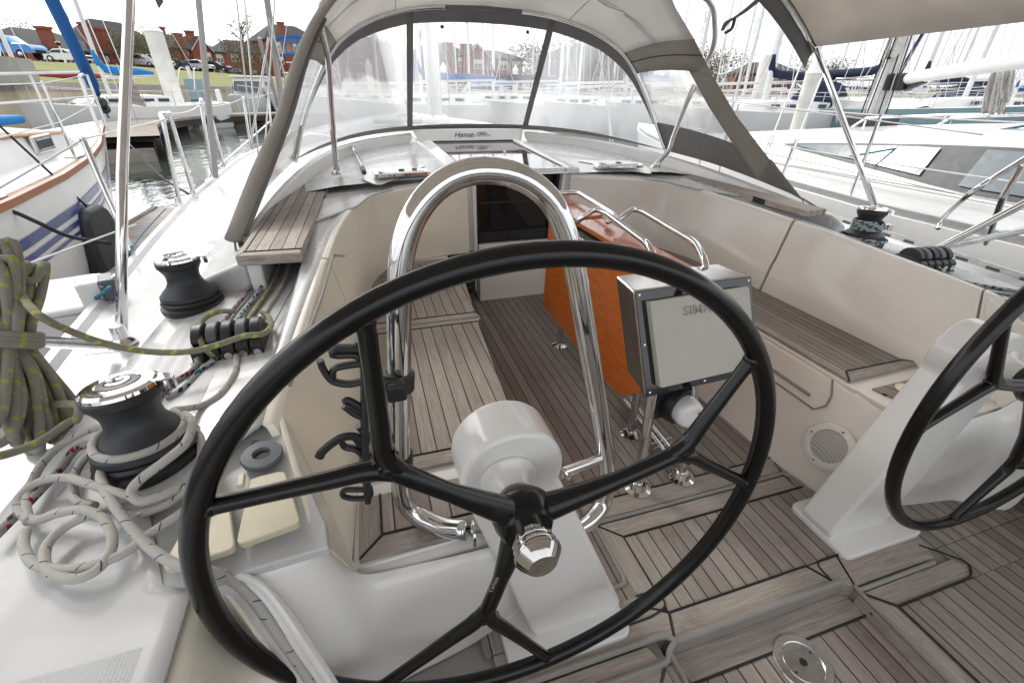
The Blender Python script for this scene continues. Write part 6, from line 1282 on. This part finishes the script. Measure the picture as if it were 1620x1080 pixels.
wire(at(40,495,z=-.1)+V(0,0,.15), at(215,355,x=-1.95), 'white guard wire slanting past the fender', .0, .004, WIRE)
# ---- near neighbour to starboard
def nb_stbd():
    t = thing('sailing_yacht', 'white deck saloon yacht to starboard with large grey cabin windows', 'yacht', (4.7, 1, ZW)); cx = 4.7
    tab = [(-6,1.9),(-3,2.05),(0,2.1),(2,2.02),(4,1.75),(5.5,1.35),(7,.8),(8.2,.25),(8.6,.0)]
    X = lambda y: ylerp(tab, y)[0]; sh = lambda y: -.12+.03*max(0,(y-2))*.6; ys = [-6+14.6*i/40 for i in range(41)]; mb = MB()
    for s in (-1, 1): mb.grid([[V(cx+s*X(y)*(1-.3*k*k), y-max(0,y-5)*.15*k, lerp(sh(y), ZW-.1, k)) for k in (0,.1,.3,.6,1)] for y in ys])
    mb.build('hull', HW, t, sharp=60); MB().grid([[V(cx-X(y),y,sh(y)), V(cx,y,sh(y)+.1), V(cx+X(y),y,sh(y))] for y in ys]).build('deck', HW, t, sharp=30)
    MB().grid([[V(cx-X(y)+.02,y,sh(y)), V(cx-X(y)+.02,y,sh(y)+.05), V(cx-X(y)+.05,y,sh(y)+.05), V(cx-X(y)+.05,y,sh(y))] for y in ys]).build('toe_rail', ALU, t, sharp=30)
    prof = ((-6,1.15,.30),(-3,1.2,.40),(0,1.2,.44),(1.5,1.15,.43),(2.6,1.05,.38),(3.6,.9,.30),(4.6,.72,.20),(5.6,.5,.10),(6.4,.3,.02))
    def cab(y, k): # k 0 bottom ..1 top edge .. 2 centre
        a, h = ylerp(prof, y); z0 = sh(y)
        if k <= 1: return V(cx-lerp(a, a*.76, k), y, lerp(z0, h*.88, k))
        return V(cx-lerp(a*.76, 0, k-1), y, lerp(h*.88, h+.03, sin((k-1)*pi/2)))
    yy = [-6+12.4*i/40 for i in range(41)]
    rows = [[cab(y, k) for k in (0,.25,.5,.75,1,1.15,1.4,1.7,2)] for y in yy]; rows = [r_+[V(2*cx-p.x, p.y, p.z) for p in r_[:-1][::-1]] for r_ in rows]
    MB().grid(rows).build('cabin', HW, t, sharp=0)
    def wpoly(y0, y1, lo, hi, off, n=22):
        top = []; bot = []
        for i in range(n+1): y = lerp(y0, y1, i/n); top.append(cab(y, hi(y))+V(-off*1.6,0,off*.6)); bot.append(cab(y, lo(y))+V(-off*1.6,0,off*.6))
        return [top, bot]
    e = lambda y: max(0, min(1, (4.15-y)/2.2))
    F_ = MB().grid(wpoly(-3.0, 4.15, lambda y: lerp(.60,.16,e(y)**.7), lambda y: lerp(.62,.84,e(y)**.6), .012)).build('window', simple('dark_window_frame', (.04,.046,.055), .4, spec=.35), t, smooth=False)
    PG = simple('blue_grey_pane', (.10,.13,.15), .12, spec=.5)
    for a, b in ((2.35,3.85),(.2,2.02),(-2.6,-.1)): MB().grid(wpoly(a, b, lambda y: lerp(.60,.16,e(y)**.7)+.07, lambda y: lerp(.62,.84,e(y)**.6)-.06, .02)).build('pane', PG, F_, smooth=False)
    # rails on cabin top
    for s in (-1, 1):
        pts = [V(cx+s*.62, y, ylerp(prof, y)[1]+.10) for y in (3.3,2.6,1.8,1.0,.2,-1)]; pts = [pts[0]-V(0,-.12,.09)]+pts; MB().tube(pts, .012, 8).build('grab_rail', STEEL, t)
        for p in pts[1::1]: MB().tube([p, p-V(0,0,.1)], .010, 6).build('rail_foot', STEEL, t)
    # mast, boom, lines at the mast
    mb_ = V(4.7,3.7,.33); tp = dist(1440,48,6.9); d_ = (V(4.76,3.62,2.6)-mb_).normalized()
    MB().tube([mb_, mb_+V(.0,-.02,1), mb_+V(.02,-.25,12)], .10, 14, flat=.75).build('mast', WPAINT, t); MB().box(mb_+V(0,0,.05), (.32,.4,.12)).build('mast_step', BPLAS, t, bevel=.03); MB().box(mb_+V(-.02,-.16,.42), (.16,.22,.16)).build('gooseneck', BPLAS, t, bevel=.02)
    for k in range(7): MB().tube([mb_+V(-.14-.03*math.sin(k),.05-.045*k,.12), mb_+V(-.115,.03-.03*k,1.3), mb_+V(-.11,.0-.02*k,7)], .0075, 5).build('halyard', R_WHITE if k % 2 else R_DARK, t)
    MB().tube([mb_+V(-.0,-.20,.45), dist(1600,98,5.0), dist(1600,98,5.0)*1.6-(mb_+V(0,-.2,.45))*.6], .055, 12).build('boom', WPAINT, t)
    MB().tube([mb_+V(-.0,-.24,.36), lerp(mb_+V(0,-.2,.45), dist(1600,98,5.0), .28)-V(0,0,.04)], .028, 10).build('kicker', BPLAS, t); MB().box(mb_+V(0,0,1.35), (.34,.14,.10)).build('mast_collar', BPLAS, t, bevel=.02)
    cr_ = mb_+V(-.13,-.02,.95)
    for k in range(6): MB().tube([cr_+V(0,.05*sin(a)*(1+.1*k)-.01*k, -.16+.16*cos(a)) for a in [2*pi*i/14 for i in range(14)]], .009, 6, closed=True).build('halyard_coil', R_WHITE, t)
    MB().tube([V(3.6,3.0,.1), V(4.9,1.2,.75), V(5.3,.4,1.0)], .009, 6).build('blue_line', R_BLUE, t)
    # shrouds near gunwale, stanchions and guard wires on this side
    for y, ty in ((3.4,3.5),(3.05,3.5)): p = V(cx-X(y)+.12, y, sh(y)+.02); MB().tube([p, V(cx-.1, ty-.1, 9)], .0075, 6).build('shroud', STEEL2, t); MB().tube([p, p+(V(cx-.1,ty-.1,9)-p).normalized()*.35], .018, 8).build('turnbuckle', STEEL, t)
    tops = []
    for y in (5.2,3.9,2.2,.6,-1): p = V(cx-X(y)+.06, y, sh(y)); MB().tube([p, p+V(0,0,.62)], .0125, 8).build('stanchion', STEEL, t); tops.append(p+V(0,0,.61))
    for dz in (0,-.3): MB().tube([p+V(0,0,dz) for p in [V(cx,8.4,.7)]+tops+[V(cx-1.9,-5,.5)]], .005, 6).build('guard_wire', WIRE, t)
    for k, (a, b, c, e2) in enumerate(((3.4,3.9,3.75,-.5),(3.35,3.8,3.6,-.8))): MB().tube([V(a,b,-.02), V(c-.3,1.8,-.03), V(c-.4,e2,-.03)], .007, 6, smooth=4).build('deck_line', R_WHITE, t)
    MB().prism([V(4.9,-1.4,.58), V(5.7,-1.4,.58), V(5.6,.75,.60), V(4.95,.75,.60)], (0,0,.10)).build('navy_cover', NVY, t, bevel=.05)
    MB().tube([V(4.93,.72,.62), V(4.6,-.4,.60)], .035, 8).build('cover_roll', simple('pale_lime_webbing', (.55,.60,.42), .8), t)
    return t
nb_stbd()
# coil of pale rope hanging at the boom end, top right
t = thing('rope_coil', 'bundle of pale rope hanging from the boom of the starboard neighbour', 'rope coil', dist(1590,150,6.2))
r = random.Random(2)
for k in range(16):
    c = dist(1592+r.uniform(-14,16), 108, 5.6+r.uniform(-.1,.1)); L2 = r.uniform(.2,.36); MB().tube([c+V(.05*sin(a)*1.2+.02*k/8, .04*sin(a+1), -L2/2+L2/2*cos(a)) for a in [2*pi*i/16 for i in range(16)]], .010, 6, closed=True).build('loop', R_WHITE, t, sharp=0)
# own starboard rail and stanchions
t = thing('toe_rail', 'perforated aluminium toe rail along the starboard deck edge', 'toe rail', (1.9, 1.5, -.06))
pts = [V(ylerp(EDGE, y)[0]-.02, y, ylerp(EDGE, y)[1]) for y in [lerp(-1.5,7.5,i/45) for i in range(46)]]
MB().grid([[p for p in pts], [p+V(0,0,.045) for p in pts], [p+V(.008,0,.045) for p in pts], [p+V(.008,0,0) for p in pts]]).build('rail', ALU, t, sharp=30)
for i in range(50):
    y = -1+.13*i; x, z = ylerp(EDGE, y); MB().box(V(x-.022, y, z+.024), (.003,.052,.016)).build('slot', DGREY, t)
GSS = 'stainless stanchions along the starboard deck edge'
def spost(y, lab, h=.62, lean=.0):
    x, z = ylerp(EDGE, y); b = V(x-.06, y, z); tt = b+V(lean,0,h); t = thing('stanchion', lab, 'stanchion', b, GSS); MB().tube([b, tt], .0125, 12).build('post', STEEL, t); MB().lathe([(.03,0),(.03,.006),(.018,.02),(.016,.05)], b, n=16).build('socket', STEEL2, t); return tt
s1 = spost(2.75, 'starboard stanchion just outside the canvas corner'); s0 = spost(3.05, 'starboard stanchion close behind the canvas corner', lean=.02)
q0 = at(1484,362,z=-.06); t = thing('pushpit', 'curved stainless gate rail on the starboard quarter at the right edge', 'rail', q0)
MB().tube([q0, at(1492,345,x=q0.x), at(1530,310,x=1.75), at(1575,280,x=1.72), at(1640,240,x=1.70)], .0125, 12, smooth=6).build('tube', STEEL, t)
q1 = at(1560,385,z=-.06); MB().tube([q1, at(1588,310,x=1.72), at(1618,262,x=1.72)], .0125, 12).build('tube', STEEL, t); MB().tube([at(1420,418,z=.0)+V(0,.0,.0), at(1480,395,x=1.5), at(1640,312,x=1.6)], .0150, 12).build('tube', STEEL, t)
wire(s1, q0+V(0,0,.5), 'white upper guard wire on the starboard side', .0, .004, WIRE); wire(s1-V(0,0,.3), q0+V(0,0,.2), 'lower guard wire on the starboard side', .0, .0035)
# own mast, forestay and shrouds
t = thing('mast', 'own yacht mast, boom and rigging seen hazily through the sprayhood', 'mast', (0, 4.1, .3))
MB().tube([V(0,5.25,.30), V(0,5.25,15)], .085, 14, flat=.7).build('spar', ALU, t); MB().lathe([(.16,0),(.16,.04),(.12,.08)], V(0,5.25,.3), n=16).build('mast_collar', WHITE, t)
MB().tube([V(0,5.15,1.45), V(0,1.0,1.72), V(0,-1.4,1.72)], .07, 12).build('boom', WPAINT, t)
for k, x in enumerate((-.06,.0,.05)): MB().tube([V(x*4-.05,5.12,.35), V(x*.6,5.16,6)], .006, 5).build('halyard', R_WHITE, t)
for s in (-1, 1):
    MB().tube([V(s*1.75,4.25,.0), V(s*.9,4.3,5.5), V(0,4.35,12)], .0075, 6).build('shroud', STEEL2, t); MB().tube([V(s*1.68,4.0,.0), V(s*.05,4.3,5.5)], .0065, 6).build('shroud', STEEL2, t)
MB().tube([V(0,9.7,.3), V(0,4.6,14)], .045, 8).build('furled_headsail', WPAINT, t)
MB().tube([at(430,62,z=1.4) if 0 else V(-1.98,3.75,.0), V(-1.0,4.2,5.8)], .02, 8).build('grey_stay_cover', GREY, t)
t2 = thing('deck_hatch', 'closed smoked hatch on the foredeck seen through the window', 'hatch', (-.45, 5.0, .3)); MB().box((-.45,5.0,.335), (.5,.5,.04)).build('lid', GREY, t2, bevel=.02)
t2 = thing('deck_hatch', 'smaller smoked hatch farther forward on the foredeck', 'hatch', (0, 6.1, .3)); MB().box((0,6.1,.29), (.45,.45,.05)).build('lid', GREY, t2, bevel=.02)
# grey shroud tubes left of the sprayhood
t = thing('shrouds', 'pair of grey covered shrouds rising left of the sprayhood', 'rigging', V(-2.0,4.9,0))
for a, b, rr in (((452,205),(418,-30),.024), ((440,170),(410,60),.016), ((463,165),(425,30),.008), ((395,235),(425,60),.009), ((400,235),(372,-20),.006)):
    MB().tube([at(*a, y=4.6), at(*b, y=4.3)], rr, 8).build('shroud', GREY if rr > .01 else STEEL2, t)
# ---- boats moored on the left basin
def D2(px, D): p = dist(px, 150, D); return (p.x, p.y)
b2 = sailboat('white cruising yacht with bright blue boom cover near the seawall', D2(200,29), radians(232), 8.6, 2.9, 1.1, cover=BLUL, mast=12, furl=None, seed=2, boomlen=2.2, dodger=None)
fl = thing('flag', 'grey and white striped ensign on the blue covered yacht', 'flag', dist(193,150,24)); 
c = dist(190,116,24); x_ = _R.normalized(); 
for i in range(9): MB().prism([c+x_*.0+V(0,0,-.11*i), c+x_*(.35+.02*i)+V(0,0,-.11*i-.10), c+x_*(.35+.02*i)+V(0,0,-.11*(i+1)-.10), c+V(0,0,-.11*(i+1))], _f*.01).build('stripe', simple('faded_stripe', (.34,.24,.25), .9) if i % 2 else CONC2, fl, smooth=False)
MB().tube([c+V(0,0,.3), c-V(0,0,1.9)], .015, 6).build('staff', STEEL2, fl)
sailboat('open white yacht with maroon canvas at the far left seawall', D2(70,36), radians(225), 8.0, 2.9, 1.0, cover=REDP, mast=11, seed=3)
motorboat('small white cabin cruiser with pale hard top in the left basin', D2(398,44), radians(-95), 7.5, 2.9, 1.1, fly=False, name='cabin_cruiser')
motorboat('white flybridge motor yacht with blue bimini and clear screens', D2(484,47), radians(-112), 10, 3.6, 1.5, bim=BLU)
# gangway and dock furniture
t = thing('gangway', 'pale blue grey gangway steps at the end of the left dock', 'gangway', dist(304,175,33)); c = dist(304,172,33)
for i in range(5): MB().box(c+V(.1*i,.3*i,.25*i), (.9,.3,.12)).build('step', HT, t)
MB().box(c+V(.25,.7,.8), (.9,.10,1.3)).build('panel', HT, t, bevel=.02); MB().tube([c+V(-.4,0,.9), c+V(-.2,.6,1.9), c+V(0,1.0,1.9)], .03, 8, smooth=3).build('handrail', STEEL2, t); MB().tube([c+V(.4,0,.9), c+V(.5,.6,1.9), c+V(.6,1.0,1.9)], .03, 8, smooth=3).build('handrail', STEEL2, t)
for px, lab in ((335,'white power pedestal left on the main dock'), (352,'white power pedestal right on the main dock')):
    c = dist(px,172,31); t = thing('power_pedestal', lab, 'power pedestal', V(c.x,c.y,-.5)); MB().box(V(c.x,c.y,-.02), (.24,.24,.96)).build('body', WHITE, t, bevel=.03); MB().ball(V(c.x,c.y,.48), .14).build('lamp_dome', WHITE, t)
# ---- fleet beyond, right and ahead
rr = random.Random(11)
G = 'moored sailing boats in the harbour'
fleet = [ # px, D, heading deg, L, fb, hull, cover, label
 (690, 29, 176, 10, 1.2, HW, BLU, 'white yacht with dark blue cover low in the middle window', 34), (905, 30, 184, 10, 1.2, HW, None, 'white yacht just right of the window pillar, near one', 35), (800, 33, 172, 10, 1.3, HW, NVY, 'white yacht with navy cover in front of the hazy gable', 36), (1010, 29, 178, 10, 1.2, HW, BLUL, 'white yacht with bright blue cover low in the right window', 37),
 (1345, 27, -100+8, 13, 1.35, HT, NVY, 'pale teal hulled yacht beyond the starboard neighbour, navy sail cover', 5), (1235, 25, 188, 12, 1.2, HW, NVY, 'white yacht with big navy boom cover just outside the canvas', 6),
 (1470, 34, 185, 12, 1.3, HW, NVY, 'white yacht with navy cover right of the neighbour mast', 7), (1560, 30, 172, 13, 1.4, HW, None, 'white yacht with dark cabin windows at the far right', 8), (1400, 48, 170, 12, 1.2, HW, BLU, 'blue covered yacht in the second row on the right', 9),
 (1540, 60, 180, 12, 1.2, HW, None, 'bare masted yacht in the back row at right', 10), (1290, 52, 175, 11, 1.2, HW, None, 'yacht behind the canvas edge in the back row', 11), (1190, 44, 182, 11, 1.1, HB, None, 'navy hulled yacht behind the sprayhood side window', 12),
 (1120, 30, 178, 11, 1.2, HW, None, 'white yacht behind the sprayhood side window, nearer one', 13), (1050, 36, 185, 12, 1.2, HW, None, 'white hulled yacht hazy in the right window, nearest the pillar foot', 14), (985, 44, 175, 12, 1.2, HW, REDP, 'white yacht with faded red cover hazy in the right window', 15),
 (930, 42, 182, 11, 1.2, HW, None, 'white yacht hazy right of the window pillar', 16), (880, 55, 178, 12, 1.2, HW, BLU, 'white yacht far off with blue cover behind the window pillar', 17), (760, 44, 180, 12, 1.2, HW, BLUL, 'white yacht with blue boom cover in the middle window', 18),
 (700, 50, 175, 11, 1.2, HW, None, 'white yacht far off left in the middle window', 19), (620, 40, 182, 11, 1.2, HW, None, 'white yacht hazy in the left window', 20), (560, 45, 178, 12, 1.2, HW, None, 'white yacht farther off in the left window', 21),
 (1010, 60, 182, 12, 1.2, HW, None, 'back row yacht behind the right window', 22), (1140, 68, 178, 12, 1.2, HW, None, 'back row yacht left of the brick house at right', 23), (1600, 90, 178, 12, 1.2, HW, None, 'distant yacht at the extreme right', 24), (1345, 85, 182, 12, 1.2, HW, None, 'distant yacht between canvas edge and neighbour mast', 25), (1470, 110, 180, 12, 1.2, HW, None, 'most distant yacht right of the neighbour mast', 26),
 (1225, 60, 178, 12, 1.2, HW, None, 'distant yacht whose mast stands left of the thick pile', 27), (1175, 56, 182, 11, 1.2, HW, None, 'distant yacht whose mast rises at the canvas edge', 28), (1262, 74, 178, 12, 1.2, HW, None, 'far yacht right of the small brick house', 29), (1520, 44, 176, 12, 1.3, HW, NVY, 'second row yacht with navy cover at right', 30), (1440, 75, 184, 12, 1.3, HW, None, 'far yacht directly behind the neighbour mast', 31)]
for i, (px, D) in enumerate(((1182,95),(1212,120),(1243,100),(1300,135),(1328,64),(1375,125),(1420,140),(1500,95),(1532,120),(1578,150),(1612,70),(640,75),(668,62),(735,60),(775,72),(850,78),(905,66),(955,84),(1030,90),(1075,76),(1100,100),(1150,84))):
    fleet.append((px, D, 172+(i*37) % 18, 12, 1.25, HW, (NVY, None, BLU, None)[i % 4], 'small far yacht whose mast stands %s' % ('just left of the thick pale pile','right above the small brick house','beside the tip of the navy boom cover','above the leaning white pile','between the white pile and the bimini pole','left of the neighbour mast foot, far off','close right of the neighbour mast, very far off','above the neighbour boom root','above the middle of the neighbour boom','above the outer half of the neighbour boom','at the right frame edge, middle distance','in the left window near the pillar','hidden behind the left window pillar','left of the hazy gabled house','in front of the hazy gable','left of the right window pillar','right of the window pillar, nearer','in front of the round dark tree','in front of the pale tree clump','in the right part of the right window','by the front bow of the sprayhood','in the clear side window')[i], 40+i))
for px, D, hd, L_, fb, hl, cv, lab, sd in fleet:
    sailboat(lab, D2(px, D), radians(hd), L_, 3.6, fb, hull=hl, cover=cv, mast=rr.uniform(13,17), seed=sd, group=G, furl=(NVY if sd in (5,30) else BLU if sd in (18,) else None), dodger=(NVY if sd in (6,7) else None), mr=.10)
motorboat('white motor cruiser with grey canopy hazy in the middle window', D2(745,50), radians(160), 9, 3.2, 1.2, fly=False, name='cabin_cruiser')
tag(MB().lathe([(.02,0),(.35,.0),(.3,.9),(.12,1.7),(.05,2.1)], V(*D2(978,44), ZW), n=10).build('channel_buoy', REDP), 'faded red conical buoy glimpsed through the right window', 'buoy')
# ================================================================ sky, sun, exposure
w = bpy.data.worlds.new('World'); SC.world = w; w.use_nodes = True; nt = w.node_tree; bg = nt.nodes['Background']
sky = nt.nodes.new('ShaderNodeTexSky'); sky.sky_type = 'NISHITA'; sky.sun_disc = False
SUN_EL, SUN_AZ = radians(38), radians(-28)      # azimuth from +Y (forward), negative = port
sky.sun_elevation = SUN_EL; sky.sun_rotation = SUN_AZ; sky.dust_density = 4; sky.air_density = 1; sky.ozone_density = 1
hs = nt.nodes.new('ShaderNodeHueSaturation'); hs.inputs['Saturation'].default_value = .28
nt.links.new(sky.outputs[0], hs.inputs['Color'])
mx = nt.nodes.new('ShaderNodeMix'); mx.data_type = 'RGBA'; mx.inputs[0].default_value = .62; mx.inputs[7].default_value = (6.7, 6.8, 6.95, 1)   # high overcast veil
nt.links.new(hs.outputs[0], mx.inputs[6]); nt.links.new(mx.outputs[2], bg.inputs[0]); bg.inputs[1].default_value = .13
sl = bpy.data.lights.new('sun', 'SUN'); sl.energy = .7; sl.angle = radians(10); sl.color = (1, .95, .88)
so = bpy.data.objects.new('sun', sl); COL.objects.link(so)
d = V(sin(SUN_AZ)*cos(SUN_EL), cos(SUN_AZ)*cos(SUN_EL), sin(SUN_EL)); so.rotation_euler = d.to_track_quat('Z', 'Y').to_euler()
SC.view_settings.view_transform = 'Standard'; SC.view_settings.look = 'None'; SC.view_settings.exposure = 1.08; SC.view_settings.gamma = 1
SC.view_settings.use_curve_mapping = False
SC.cycles.max_bounces = 8; SC.cycles.transparent_max_bounces = 16; SC.cycles.use_denoising = True
